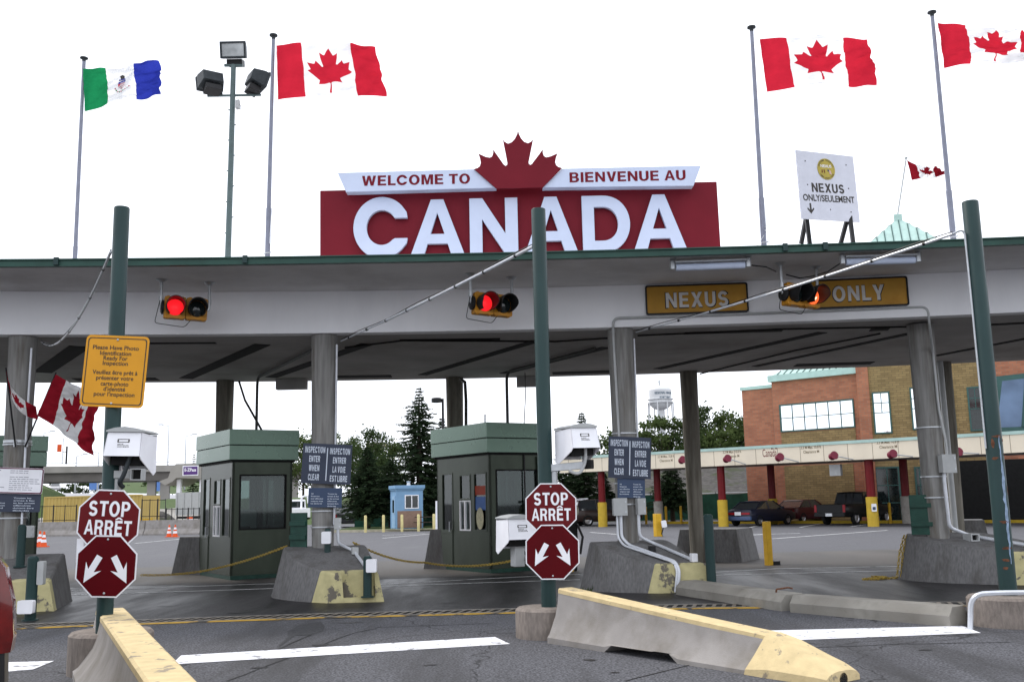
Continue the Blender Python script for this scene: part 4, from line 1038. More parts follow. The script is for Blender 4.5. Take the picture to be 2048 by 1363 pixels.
pipe([e2, V((e2.x, e2.y, itop(ISL2, .7, .85).z + .12)), itop(ISL2, .6, .82, .032), itop(ISL2, .16, .84, .032)], .028, 'pale conduit from the second column down the island top')
tag(MB().fbox(Fr(itop(ISL2, .55, .82), yaw=.4), -.06, .06, 0, .13, -.05, .06).build('conduit_fitting', M['greybox'], bevel=.012), 'grey conduit fitting on the second island', 'conduit fitting')
e4 = D(1889, 944, c4.y - .3)
pipe([e4, V((e4.x - .02, e4.y, 1.9)), V((e4.x, e4.y, itop(ISL4, .8, .5).z + .15)), itop(ISL4, .62, .55, .04), itop(ISL4, .05, .5, .04)], .035, 'pale conduit from the rightmost column down along its island')
bx = Fr(itop(ISL4, .5, .42, .07), yaw=.2)
tag(MB().ring_poly(bx, [(-.09, -.07), (.09, -.07), (.09, .07), (-.09, .07)], [(-.065, -.05), (.065, -.05), (.065, .05), (-.065, .05)], -.2, .05, 0).fbox(bx, -.07, .07, -.06, .06, -.2, -.03, 1).build('pull_box', [M['greybox'], M['blackm']]), 'open fronted grey box on top of the rightmost island', 'junction box', 'island pull boxes')
pipe([(c1.x + .26, c1.y - .2, ZB - .25), (c1.x + .25, c1.y - .2, 3.2), (c1.x + .27, c1.y - .22, 1.45)], .022, 'thin pale conduit down the leftmost column', rad=.02)
pipe([(c2.x + .26, c2.y - .1, ZB - .2), (c2.x + .25, c2.y - .1, 3.2), (c2.x + .235, c2.y - .12, 1.3)], .022, 'thin pale conduit down the second column', rad=.02)
pipe([(c3.x + .26, c3.y - .05, ZB - .2), (c3.x + .25, c3.y - .05, 3.2), (c3.x + .225, c3.y - .05, 1.6)], .02, 'thin pale conduit down the right of the third column', rad=.02)
wp = G(1903, 1050, .6); tag(MB().tube([(D(1896, 900, 25.4).x, 25.4, .0), (D(1896, 900, 25.4).x, 25.4, ZS - .003)], .075, 12).build('drain_pipe', M['greybox'], smooth=True), 'tall grey drain pipe behind the rightmost column', 'pipe')

# diagonal conduits from the posts to the columns
def diag(p0, p1, r, lab, sagd, m='pipe_w', extra=None, frac=.3):
    t = thing('overhead_conduit', lab, 'conduit', V(p1), 'overhead conduits from posts to columns')
    pts = sag(p0, p1, sagd, 16)
    MB().tube(pts, [r * (.55 if k / 16 > 1 - frac else 1) for k in range(17)], 8).build('tube', M[m], t, smooth=True)
    MB().tube([p + V((0, 0, r + .012 + .015 * math.sin(k))) for k, p in enumerate(pts)], .007, 5).build('messenger_wire', M['black'], t)
    for k in range(1, 16, 2):
        d = (pts[k + 1] - pts[k - 1]).normalized()
        MB().tube([pts[k] - d * .02, pts[k] + d * .02], r * 1.25, 8).build('clip', M['black'], t)
    if extra: MB().tube(extra, r * .7, 8).build('riser', M['galv'], t, smooth=True)
    return t
diag(D(222, 503, PL.y), D(82, 683, c1.y - .25), .014, 'thin dark conduit sagging from the leftmost green post to the leftmost column', .42, 'galv')
diag(D(1066, 493, PC.y), D(682, 682, c2.y - .1), .022, 'pale conduit slanting from the middle green post to the second column', .03)
RX = D(1905, 468, PR.y)
diag(RX, D(1272, 664, c3.y - .05), .02, 'pale conduit slanting from the rusty green post to the third column', .05, extra=bent([RX, V((PR.x - .122, PR.y - .02, RX.z + .07)), V((PR.x - .118, PR.y - .02, RX.z - .6)), V((PR.x - .116, PR.y - .02, 2.2))], .1))

# ------------------------------------------------------------------ blue column signs and notices
def txtlines(tm, F, lines, a, top, step, h, wid, align='c', rnd=False, mi=0, c=.003, off=.015):
    for i, (s, w) in enumerate(lines):
        if not s: continue
        if align == 'c': caps(tm, F, s, a, top - i * step, h, w * wid, c=c, sp=.2); continue
        tm.text(F, s, a if align == 'c' else a + w * wid / 2, top - i * step, h, w * wid, mi=mi, c=c, off=off)
def insp(c, pxs, lab, lab2, small):
    Y = c.y - .30
    F = Fr(D((pxs[0] + pxs[2]) / 2, (pxs[1] + pxs[3]) / 2, Y), yaw=.12, tilt=-.055)
    a0, _ = onF(F, pxs[0], (pxs[1] + pxs[3]) / 2); a1, _ = onF(F, pxs[2], (pxs[1] + pxs[3]) / 2); _, b1 = onF(F, (pxs[0] + pxs[2]) / 2, pxs[1]); _, b0 = onF(F, (pxs[0] + pxs[2]) / 2, pxs[3])
    w, h = a1 - a0, b1 - b0
    t = thing('inspection_sign', lab, 'sign', F(0, -h / 2, 0), 'navy inspection signs')
    MB().fbox(F, -w / 2, w / 2, -h / 2, h / 2, -.008, 0).build('panel', M['navy'], t)
    tm = MB(); st = h * .228
    txtlines(tm, F, [('INSPECTION', .405), ('ENTER', .22), ('WHEN', .21), ('CLEAR', .22)], -w * .25, h * .345, st, h * .155, w)
    txtlines(tm, F, [('INSPECTION', .405), ('ENTRER', .265), ('LA VOIE', .26), ('EST LIBRE', .35)], w * .255, h * .325, st, h * .155, w)
    tm.fbox(F, -.009, .009, -h * .42, h * .40, .001, .004)
    tm.build('lettering', M['pale_text'], t)
    x0, y0, x1, y1 = small
    F = Fr(D((x0 + x1) / 2, (y0 + y1) / 2, Y + .03), yaw=.12, tilt=-.03)
    a0, _ = onF(F, x0, (y0 + y1) / 2); a1, _ = onF(F, x1, (y0 + y1) / 2); _, b1 = onF(F, (x0 + x1) / 2, y0); _, b0 = onF(F, (x0 + x1) / 2, y1); w, h = a1 - a0, b1 - b0
    firearm(F, w, h, lab2)
M['navy2'] = mat('blue_sign', (.05, .075, .135), .5, var=.08, scale=3)
def firearm(F, w, h, lab, m=None):
    t = thing('declaration_sign', lab, 'sign', F(0, -h / 2, 0), 'small blue declaration signs')
    MB().fbox(F, -w / 2, w / 2, -h / 2, h / 2, -.008, 0).build('panel', m or M['navy2'], t)
    tm = MB()
    txtlines(tm, F, [('All', .07), ('firearms', .25), ('and offensive', .36), ('weapons must', .36), ('be declared', .33)], -w * .42, h * .20, h * .125, h * .062, w, 'l')
    txtlines(tm, F, [('Toutes les', .28), ('armes à feu', .33), ('et les armes', .34), ('offensives', .28), ('doivent être', .33), ('déclarées', .26)], w * .07, h * .20, h * .125, h * .062, w, 'l')
    tm.build('lettering', M['pale_text'], t)
insp(c2, (604, 887, 703, 967), 'navy two language inspection sign on the second column from the left', 'small blue firearms declaration sign on the second column', (616.5, 975, 684, 1014))
insp(c3, (1217, 873, 1302, 956), 'navy two language inspection sign on the third column from the left', 'small blue firearms declaration sign on the third column', (1235, 956, 1290, 995))
F = Fr(D(18, 1003, c1.y - .32), yaw=.12, tilt=-.03); firearm(F, 1.1, .36, 'small blue firearms declaration sign below the white notice at left', M['navy'])
F = Fr(D(12, 960, c1.y - .36), yaw=.12, tilt=-.045)
t = thing('white_notice', 'white two column notice with maroon border at the left edge', 'sign', F(0, -.25, 0))
w, h = 1.30, .47
MB().poly(F, rrect(w, h, .03), -.008, 0).build('panel', M['white'], t)
MB().ring_poly(F, rrect(w - .01, h - .01, .03), rrect(w - .05, h - .05, .025), .001, .003).build('border', mat('maroon_border', (.12, .02, .05), .5), t)
tm = MB(); random.seed(5)
for cx_ in (-.56, .06):
    for i in range(10):
        if i in (2,): continue
        x = cx_; wid = random.uniform(.3, .5)
        while x < cx_ + wid:
            l_ = random.uniform(.03, .09); tm.sheet(F, [(x, .18 - i * .038 - .005), (x + l_, .18 - i * .038 - .005), (x + l_, .18 - i * .038 + .006), (x, .18 - i * .038 + .006)], .002); x += l_ + .014
tm.build('lettering', mat('grey_print', (.25, .25, .3), .6), t)

# ------------------------------------------------------------------ yellow chains
def chain(pts, lab, link=.062):
    mb = MB(); P = [V(p) for p in pts]; d = 0; k = 0
    seg = [(P[i + 1] - P[i]).length for i in range(len(P) - 1)]; tot = sum(seg)
    def at(s):
        for i, l in enumerate(seg):
            if s <= l or i == len(seg) - 1: return P[i] + (P[i + 1] - P[i]) * (s / l), (P[i + 1] - P[i]).normalized()
            s -= l
    while d < tot - link * .5:
        p, t = at(d + link / 2); up = V((0, 0, 1)) if abs(t.z) < .9 else V((1, 0, 0)); a = t.cross(up).normalized(); b = a.cross(t)
        n = (a + b).normalized() if k % 2 else (a - b).normalized()
        oval = [p + t * (link * .62 * math.cos(q)) + n * (link * .36 * math.sin(q)) for q in [2 * math.pi * j / 8 for j in range(9)]]
        mb.tube(oval, .0095, 4); d += link * .95; k += 1
    return tag(mb.build('yellow_chain', M['chain']), lab, 'chain', 'yellow lane chains')
# ------------------------------------------------------------------ inspection booths
PHI = math.radians(33)
bw = V((math.cos(PHI), math.sin(PHI), 0)); bd = V((-math.sin(PHI), math.cos(PHI), 0))     # along the front, and back along the side
def booth(c, lab, width, depth, ztop):
    c = V((*c, 0)); t = thing('inspection_booth', lab, 'booth', c, 'inspection booths')
    Ff = XF(c, bw, V((0, 0, 1)), bw.cross(V((0, 0, 1))))           # front, a from the visible corner to the right
    Fs = XF(c + bd * depth, -bd, V((0, 0, 1)), (-bd).cross(V((0, 0, 1))))   # left side, a from the back to the visible corner
    zw = ztop - .72; th = .06
    def wall(F, L, holes, name):
        """panel wall with rectangular openings: laid as strips"""
        m = MB(); xs_ = sorted(set([0, L] + [h[0] for h in holes] + [h[1] for h in holes]))
        for x0, x1 in zip(xs_, xs_[1:]):
            cuts = sorted([(h[2], h[3]) for h in holes if h[0] <= x0 and h[1] >= x1]); z = .10
            for z0, z1 in cuts:
                if z0 > z: m.fbox(F, x0, x1, z, z0, -th, 0)
                z = z1
            if z < zw: m.fbox(F, x0, x1, z, zw, -th, 0)
        return m.build(name, M['booth'], t)
    fw_ = (.12 * width, .90 * width, 1.14, 2.44)
    wall(Ff, width, [fw_], 'front_wall')
    d1 = (depth * .10, depth * .32, .12, 2.42); s1 = (depth * .45, depth * .66, .98, 2.36); s2 = (depth * .72, depth * .95, .98, 2.38)
    wall(Fs, depth, [d1, s1, s2], 'side_wall')
    Fr_ = XF(c + bw * width, bd, V((0, 0, 1)), bd.cross(V((0, 0, 1)))); wall(Fr_, depth, [s1, s2], 'side_wall')
    Fb = XF(c + bd * depth + bw * width, -bw, V((0, 0, 1)), (-bw).cross(V((0, 0, 1)))); wall(Fb, width, [fw_], 'rear_wall')
    MB().poly(XF(c, bw, bd, (0, 0, 1)), [(0.004, .004), (width - .004, .004), (width - .004, depth - .004), (.004, depth - .004)], 0, .098).build('base', M['dgreen'], t)
    P = XF(c, bw, bd, (0, 0, 1))
    MB().fbox(P, th + .01, width - th - .01, th + .01, depth - th - .01, zw - .03, zw - .002).build('ceiling', M['booth_in'], t)
    e = .12
    for z0, z1, ee in ((zw, zw + .34, e - .01), (zw + .355, ztop, e)):
        MB().fbox(P, -ee, width + ee, -ee, depth + ee, z0, z1).build('roof_band', M['booth_roof'], t, bevel=.008)
    MB().fbox(P, -e + .03, width + e - .03, -e + .03, depth + e - .03, zw + .34, zw + .355).fbox(P, -.05, width + .05, -.05, depth + .05, zw - .05, zw - .001).build('roof_seam', M['blackm'], t)
    def pane(F, h, name, fr=None, mull=(), m=None):
        w_ = MB(); x0, x1, z0, z1 = h; f = .035
        for a, b, c_, d in ((x0, x0 + f, z0, z1), (x1 - f, x1, z0, z1), (x0 + f, x1 - f, z0, z0 + f), (x0 + f, x1 - f, z1 - f, z1)):
            w_.fbox(F, a, b, c_, d, -.05, .012)
        o = w_.build(name, fr or M['booth'], t)
        MB().fbox(F, x0 + f, x1 - f, z0 + f, z1 - f, -.03, -.022).build('pane', m or M['glass'], o)
        for q in mull: MB().fbox(F, *q, -.028, .02).build('glazing_bar', fr or M['booth'], o)
        return o
    pane(Ff, fw_, 'front_window', M['blackm'])
    x0, x1, z0, z1 = s1; zm = 1.72
    pane(Fs, (x0, x1, zm + .012, z1), 'upper_window')
    pane(Fs, (x0, x1, z0, zm), 'sliding_window', M['white'], [((x0 + x1) / 2 - .03, (x0 + x1) / 2 + .03, z0 + .03, zm - .03)])
    pane(Fs, s2, 'side_window')
    pane(Fr_, s1, 'side_window'); pane(Fr_, s2, 'side_window'); pane(Fb, fw_, 'rear_window')
    d = pane(Fs, d1, 'door', M['booth'], [(d1[0] + .03, d1[1] - .03, .9, 1.0), (d1[0] + .03, d1[1] - .03, .155, .895)])
    MB().tube([Fs(d1[1] - .08, .95, .02), Fs(d1[1] - .08, .95, .07), Fs(d1[1] - .08, 1.2, .07), Fs(d1[1] - .08, 1.2, .02)], .012, 6).build('handle', M['galv'], d)
    # counter and console inside
    MB().fbox(P, .1, width - .1, .12, .5, .9, .95).fbox(P, .15, .5, .14, .4, .952, 1.22).build('counter', M['booth_in'], t)
    # shallow drawer under the sliding window
    return t, Ff, Fs, P
B1, F1, S1_, P1 = booth((-6.67, 23.68), 'green metal inspection booth behind the second island, left of its column', 1.48, 2.6, 3.50)
B2, F2, S2_, P2 = booth((-.62, 24.05), 'green metal inspection booth behind the middle post, round decal on its side', 1.55, 2.6, 3.56)
B3, F3, S3_, P3 = booth((-12.6, 23.2), 'green metal inspection booth at the left edge, mostly out of frame', 1.48, 2.6, 3.46)
MB().poly(S2_.at(2.18, 1.28), [(.17 * x, .26 * y) for x, y in circ(1, 24)], .02, .024).build('round_decal', mat('decal_cream', (.5, .46, .3), .5, var=.2, scale=14), B2)
MB().fbox(S2_.at(2.18, 1.95), -.27, .27, -.11, .11, -.02, -.012).build('red_notice', mat('notice_red', (.4, .06, .03), .6), B2)
MB().fbox(S2_.at(2.18, 1.64), -.25, .25, -.16, .16, -.02, -.012).build('blue_notice', mat('notice_blue', (.08, .16, .4), .6), B2)
MB().tube([F2(1.0, 2.8, .03), F2(1.0, .4, .03)], .02, 6).build('cable', M['black'], B2)
MB().tube([F2(1.42, 2.75, .05), F2(1.42, 1.6, .05)], .045, 10).build('downpipe', M['booth_roof'], B2, smooth=True)
ch = thing('operator_chair', 'pale swivel chair seen through the first booth window', 'chair', P1(.7, 1.1, .1))
MB().poly(Fr(P1(.72, 1.1, 1.3), yaw=PHI), rrect(.46, .62, .08), 0, .07).build('backrest', M['greybox'], ch, smooth=True)
MB().poly(XF(P1(.72, 1.1, .58), bw, bd, (0, 0, 1)), rrect(.48, .46, .08), 0, .08).build('seat', M['greybox'], ch)
MB().tube([P1(.72, 1.1, .58), P1(.72, 1.1, .12)], .03, 8).build('pedestal', M['black'], ch)
MB().fbox(F1.at(.28, 1.3), -.14, .14, -.12, .14, -.3, -.25).build('monitor', M['greybox'], B1)
# pipes from the soffit down to the booth roofs
def drop(pts, r, lab, m='greybox', name='conduit_pipe', cat='conduit'):
    return tag(MB().tube(bent(pts, .25), r, 8).build(name, M[m], smooth=True), lab, cat)
M['pipe_d'] = mat('dark_conduit', (.07, .07, .065), .5, .3, var=.1)
def vdrop(sof, at, ztop, r, lab):
    a = G(*sof, ZS); a.z -= .06; b = D(*at, 25.2); b.z = ZS - .06
    drop([a, b, V((b.x, b.y, ztop))], r, lab, 'pipe_d')
vdrop((628, 693), (515, 742), 3.4, .035, 'dark conduit bending down from the ceiling to the first booth roof')
vdrop((1190, 691), (1013, 742), 3.4, .04, 'dark conduit bending down from the ceiling to the second booth roof')
cable('black_cable', [D(478, 762, 25.6), D(490, 800, 25.4), D(508, 832, 25.2), D(528, 868, 25)], .03, M['pipe_d'], 'thick black cable curving from the ceiling to the first booth')
cable('thin_wire', [D(1050, 745, 25), D(1051, 790, 25), D(1048, 852, 25)], .012, M['pipe_d'], 'thin wire dropping to the second booth roof')
cable('black_cable', [D(922, 758, 25.9), D(930, 764, 25.6), D(932, 800, 25.4), D(932, 860, 25.3)], .045, M['pipe_d'], 'thick black cable bundle beside the rear column over the second booth')
cable('thin_mast', [D(970, 828, 25), D(970, 850, 25)], .02, M['galv'], 'short thin aerial on the second booth roof', 'aerial')
chain(sag(G(282, 1149, .28), G(400, 1142, .30) + V((0, -.0, 0)), .03, 8) + sag(G(400, 1142, .30), D(572, 1092, 19.6), .05, 10)[1:], 'yellow chain from the second island across to the first booth')
chain(sag(D(706, 1084, 19.55), D(850, 1124, 22.0), .10, 10) + sag(D(850, 1124, 22.0), D(1060, 1112, 18.9), .12, 14)[1:], 'yellow chain crossing the middle lane in front of the second booth')
chain([V((7.66, 20.05, .84)), V((7.56, 20.1, .5)), V((7.45, 20.05, .03)), V((7.2, 20.0, .02)), V((6.9, 20.1, .02)), V((6.75, 19.95, .02)), V((6.95, 19.85, .02)), V((7.2, 19.95, .05)), V((7.0, 20.15, .05)), V((7.3, 20.1, .02))], 'yellow chain hanging from the rightmost island and heaped on the ground')
chain([V((7.72, 20.06, .84)), V((7.6, 20.05, .5)), V((7.52, 20.0, .05))], 'second strand of yellow chain hanging at the rightmost island corner')
er = G(1797, 1067, .9); MB().lathe((7.74, 20.1, .86), [(.03, 0), (.03, .03)], 10)
# wheeled kiosk behind the middle stop sign
k = G(1140, 1150, 0); K = Fr((k.x, k.y + 1.2, 0), yaw=.3)
t = thing('wheeled_kiosk', 'black wheeled kiosk with a round cream disc behind the middle stop sign', 'kiosk', K.o)
MB().fbox(K, -.4, .3, .28, 1.25, -.35, 0).build('body', M['blackm'], t, bevel=.02)
MB().poly(K.at(.14, 1.42), circ(.19, 28), .0, .03).build('disc', mat('disc_cream', (.34, .33, .25), .6, var=.25, scale=20), t)
MB().fbox(K, -.02, .12, .0, .5, .02, .12).build('leg', M['bol_y'], t)
for a in (-.3, .22): MB().lathe(K(a, .09, -.05), [(.02, -.03), (.09, -.025), (.09, .025), (.02, .03)], 16, F=XF(K.o, K.v, K.n, K.u)).build('wheel', M['tyre'], t, smooth=True)
MB().tube([K(.28, 1.1, .02), K(.4, .8, .05), K(.33, .4, .03)], .03, 6).build('hose', M['black'], t)
M['awn'] = M['white']
MB().poly(K.at(.2, 1.62), [(-.2, 0), (.35, .06), (.35, .09), (-.2, .06)], -.1, .1).build('shade', M['white'], t)

# ------------------------------------------------------------------ cloth flags
LEAF = [(-90, 2030), (-45, 1167), (-70, 1100), (-156, 1069), (-1015, 1220), (-899, 900), (-896, 860), (-919, 827), (-1860, 65), (-1648, -34), (-1614, -70), (-1614, -113), (-1800, -685), (-1258, -570), (-1215, -580), (-1185, -608), (-1080, -855), (-657, -401), (-590, -395), (-546, -458), (-750, -1510), (-423, -1321), (-370, -1320), (-332, -1348), (0, -2000)]
LEAF = LEAF + [(-x, y) for x, y in LEAF[-2::-1]]
def refine(vs, fs, lim=.045):
    bm = bmesh.new(); B = [bm.verts.new((p[0], p[1], 0)) for p in vs]
    for f in fs: bm.faces.new([B[i] for i in f])
    bmesh.ops.triangulate(bm, faces=bm.faces[:])
    for _ in range(6):
        es = [e for e in bm.edges if e.calc_length() > lim]
        if not es: break
        bmesh.ops.subdivide_edges(bm, edges=es, cuts=1); bmesh.ops.triangulate(bm, faces=bm.faces[:])
    bm.normal_update(); bmesh.ops.recalc_face_normals(bm, faces=bm.faces[:])
    if sum(f.normal.z for f in bm.faces) < 0: bmesh.ops.reverse_faces(bm, faces=bm.faces[:])
    bm.verts.index_update()
    out = [(v.co.x, v.co.y) for v in bm.verts], [tuple(v.index for v in f.verts) for f in bm.faces]
    bm.free(); return out
LFP = [(.5 + x / 8500, .5 + y / 4800) for x, y in LEAF]
_v, _f = curve_shape([LFP], 0.0)
LV, LF = refine([(p[0], p[1]) for p in _v], _f)
EDG = [(.25 + .5 * k / 16, 0) for k in range(16)] + [(.75, k / 24) for k in range(24)] + [(.75 - .5 * k / 16, 1) for k in range(16)] + [(.25, 1 - k / 24) for k in range(24)]
_v, _f = curve_shape([EDG, LFP], 0.0)
FV, FF = refine([(p[0], p[1]) for p in _v], _f)
def flag(surf, mats, leaf, lab, bands=(.25, .75), nu=64, nv=28, name='flag', base=None, extra=None, group='national flags'):
    """surf(u, v) -> point; u from the hoist, v downwards"""
    mb = MB(); t = thing(name, lab, 'flag', base or surf(0, 1), group)
    U = sorted(set([k / nu for k in range(nu + 1)] + list(bands)))
    def nrm(u, v):
        e = .004; a = surf(min(1, u + e), v) - surf(max(0, u - e), v); b = surf(u, min(1, v + e)) - surf(u, max(0, v - e)); return a.cross(b).normalized()
    for lo, hi, mi in ((0, bands[0], 0), (bands[0], bands[1], 1), (bands[1], 1, 2)):
        m = MB()
        if mi == 1 and leaf:
            vs, fs = FV, FF; m.add([surf(lo + (x - .25) * (hi - lo) / .5, y) for x, y in vs], [f[::-1] for f in fs])
        else:
            us = [u for u in U if lo <= u <= hi]
            P = [surf(u, v / nv) for u in us for v in range(nv + 1)]
            m.add(P, [(i * (nv + 1) + j, (i + 1) * (nv + 1) + j, (i + 1) * (nv + 1) + j + 1, i * (nv + 1) + j + 1) for i in range(len(us) - 1) for j in range(nv)])
        m.build(('hoist_band', 'white_field', 'fly_band')[mi], M[mats[mi]], t, smooth=True, sharp=180)
    if leaf:
        lo, hi = bands[0], bands[1]
        MB().add([surf(lo + (x - .25) * (hi - lo) / .5, y) for x, y in LV], [f[::-1] for f in LF]).build('maple_leaf', M[leaf], t, smooth=True, sharp=180)
    if extra: extra(t, surf, nrm)
    return t
def bil(c, u, v):
    return (c[0] * (1 - u) + c[1] * u) * (1 - v) + (c[3] * (1 - u) + c[2] * u) * v
def flag_surf(corners, amp, freq, ph, vt=.5, top=None, bot=None, fold=None, wr=.012):
    """corners TL TR BR BL; ripples out of the plane growing towards the fly, plus creases and edge sag"""
    L = (corners[1] - corners[0]).length
    def s(u, v):
        g = u ** .75
        p = bil(corners, u, v)
        w = amp * g * math.sin(2 * math.pi * (freq * u + vt * v) + ph) + amp * .35 * g * math.sin(2 * math.pi * (2.3 * freq * u - 1.1 * v) + ph * 1.7)
        q = mnoise.noise(V((u * 4 + ph, v * 6 + u * 5, .3))) * wr * 5 + mnoise.noise(V((u * 9 + v * 6, v * 16 + ph, .7))) * wr * 2.2
        p = p + V((0, -1, 0)) * (w + q * (.4 + u)) + V((mnoise.noise(V((v * 5 + ph, u * 3, 1.1))) * .05 * g, 0, mnoise.noise(V((u * 6 + ph, v * 2, 2.2))) * .05 * g))
        if top: p = p + V((0, 0, 1)) * (top(u) * (1 - v))
        if bot: p = p + V((0, 0, 1)) * (bot(u) * v)
        if fold: p = p + fold(u, v)
        return p
    return s
def pole(px0, px1, Y, r0_, r1_, lab, cat='flagpole', z_base=ZT):
    top = D(*px0, Y); b = D(*px1, Y)
    t = thing('flagpole', lab, cat, V((b.x, Y, z_base)), 'flagpoles on the canopy roof')
    bz = V((b.x + (b.x - top.x) / (top.z - b.z) * (b.z - z_base), Y, z_base + .002))
    MB().tube([bz, bz.lerp(top, .3), bz.lerp(top, .301), top], [r0_, r0_, (r0_ + r1_) / 2, r1_], 14).build('shaft', M['pole'], t, smooth=True)
    MB().lathe(top, [(r1_, -.06), (r1_ * 1.2, .0), (r1_ * 2.4, .02), (r1_ * 2.4, .045), (.001, .08)], 14).build('truck', M['flood'], t, smooth=True)
    for f_, d_ in ((.0, .0),):
        MB().tube([top + V((.06, -.02, -.05)), top.lerp(bz, .5) + V((.11, -.03, 0)), bz + V((.05, -.05, .8))], .006, 5).build('halyard', M['pipe_w'], t)
    cz = bz.lerp(top, .12); MB().tube([cz + V((-.06, -.05, 0)), cz + V((.08, -.05, .02))], .014, 6).build('cleat', M['galv'], t)
    return t, top, bz
YP = 18.6
pole((168, 119), (150, 515), 23.0, .055, .04, 'slender flagpole carrying the green white and blue flag', z_base=ZT)
pole((547, 74), (535, 512), YP, .05, .034, 'flagpole beside the floodlight mast, left of the welcome sign')
pole((1503, 58), (1528, 492), YP, .055, .036, 'flagpole between the welcome sign and the tilted white board')
pole((1864, 28), (1906, 470), YP, .055, .036, 'flagpole right of the tilted white board, flag cut by the frame')
Y1 = 22.9
c = [D(166, 138, Y1), D(318, 128, Y1), D(321, 188, Y1), D(170, 223, Y1)]
def yk(t, surf, nrm):
    def blob(pts, nm, m):
        mb = MB()
        for s in (-1, 1): mb.add([surf(x, y) + nrm(x, y) * .007 * s for x, y in pts], [tuple(range(len(pts))) if s < 0 else tuple(range(len(pts)))[::-1]])
        return mb.build(nm, m, t)
    sh = mat('emblem_red', (.45, .03, .06), .7); bl = mat('emblem_blue', (.03, .04, .25), .7); gr = mat('emblem_green', (.05, .25, .08), .7)
    blob([(.45, .40), (.55, .40), (.55, .50), (.45, .50)], 'emblem_chief', bl)
    blob([(.45, .505), (.55, .505), (.545, .58), (.5, .66), (.455, .58)], 'emblem_shield', sh)
    blob([(.455, .34), (.54, .34), (.54, .37), (.455, .37)], 'emblem_torse', bl); blob([(.465, .24), (.50, .22), (.53, .26), (.525, .325), (.48, .325), (.475, .28)], 'emblem_dog', M['dark_text'])
    for k in range(9):
        a = math.radians(200 + 140 * k / 8); x, y = .5 + .10 * math.cos(a), .56 - .16 * math.sin(a)
        blob([(x - .012, y), (x, y - .02), (x + .012, y), (x, y + .025)], 'emblem_sprig', gr if k % 2 else sh)
flag(flag_surf(c, .10, 1.5, .6, top=lambda u: -.05 * math.sin(5 * u) * u + (.05 if u > .8 else 0) * (u - .8) / .2, bot=lambda u: .05 * math.sin(4 * u), wr=.022), ('f_green', 'f_white', 'f_blue'), None, 'green white and blue flag with a small crest, farthest left', bands=(.30, .68), extra=yk, group=None)
Y2 = 18.5
c = [D(553, 91, Y2), D(752, 93, Y2), D(772, 187, Y2), D(556, 200, Y2)]
flag(flag_surf(c, .10, 1.25, 1.0, vt=.25, top=lambda u: .09 * math.sin(3.2 * u) * (u > .0) - .03 * u, bot=lambda u: .05 * math.sin(6 * u)), ('f_red', 'f_white', 'f_red'), 'f_red', 'maple leaf flag flying left of the welcome sign beside the floodlights')
c = [D(1519, 79, Y2), D(1740, 72, Y2), D(1756, 162, Y2), D(1534, 184, Y2)]
flag(flag_surf(c, .11, 1.35, 2.4, vt=.3, top=lambda u: .04 * math.sin(6 * u), bot=lambda u: .04 * math.sin(5 * u)), ('f_red', 'f_white', 'f_red'), 'f_red', 'maple leaf flag flying above the tilted white board')
c = [D(1876, 45, Y2), D(2100, 64, Y2), D(2104, 122, Y2), D(1889, 136, Y2)]
flag(flag_surf(c, .11, 1.3, 4.2, vt=.45, top=lambda u: -.10 * math.sin(3 * u) * (u > .3) * (u - .3), bot=lambda u: .07 * math.sin(4 * u), wr=.02), ('f_red', 'f_white', 'f_red'), 'f_red', 'maple leaf flag cut off by the right edge of the frame')

# two flags on slanted staffs strapped to the leftmost column
bk = thing('staff_bracket', 'steel band with sockets strapped round the leftmost column', 'bracket', (c1.x, c1.y, 2.55))
zb = D(45, 884, c1.y - .2).z
MB().lathe((c1.x, c1.y, zb), [(.226, 0), (.245, 0), (.245, .05), (.226, .05)], 30).build('band', M['galv'], bk, smooth=True)
for px in (30, 53):
    p = D(px, 893, c1.y - .28); MB().tube([p, p + V((0, .0, .12))], .03, 10).build('socket', M['galv'], bk, smooth=True)
ys = c1.y - .32
def staff(p0, p1, lab):
    return tag(MB().tube([D(*p0, ys), D(*p1, ys - .35)], .016, 8).build('flag_staff', M['black'], smooth=True, base=D(*p0, ys)), lab, 'flag staff', 'slanted flag staffs')
staff((31, 893), (12, 735), 'slanted staff leaning left on the leftmost column')
staff((50, 893), (112, 745), 'slanted staff leaning right on the leftmost column')
yf = ys - .3
c = [D(112, 748, yf - .05), D(203, 800, yf - .3), D(190, 908, yf - .3), D(74, 830, yf + .02)]
flag(flag_surf(c, .13, 1.1, .4, vt=.35, fold=lambda u, v: V((0, 0, 1)) * (-.16 * max(0, u - .72) * v) + V((-.25 * max(0, u - .8) * v, 0, 0)), wr=.014), ('f_dred', 'f_white', 'f_dred'), 'f_dred', 'drooping maple leaf flag behind the amber notice', group='flags on the leftmost column')
c = [D(12, 738, yf), D(16, 795, yf), D(75, 838, yf), D(20, 832, yf)]
def half(u, v):
    a = [(12, 738), (17, 790), (72, 812)]; b = [(16, 760), (22, 832), (76, 838)]
    def q(P, t):
        x0, x1, x2 = P; return ((1 - t) ** 2 * x0[0] + 2 * t * (1 - t) * x1[0] + t * t * x2[0], (1 - t) ** 2 * x0[1] + 2 * t * (1 - t) * x1[1] + t * t * x2[1])
    A, B = q(a, u), q(b, u)
    x, y = A[0] + (B[0] - A[0]) * v, A[1] + (B[1] - A[1]) * v
    return D(x, y, yf - .12 * math.sin(9 * u + 3 * v) - .1 * u * v)
flag(half, ('f_dred', 'f_white', 'f_dred'), 'f_dred', 'furled maple leaf flag wrapped round the left slanted staff', bands=(.3, .78), nu=40, nv=16, group='flags on the leftmost column')

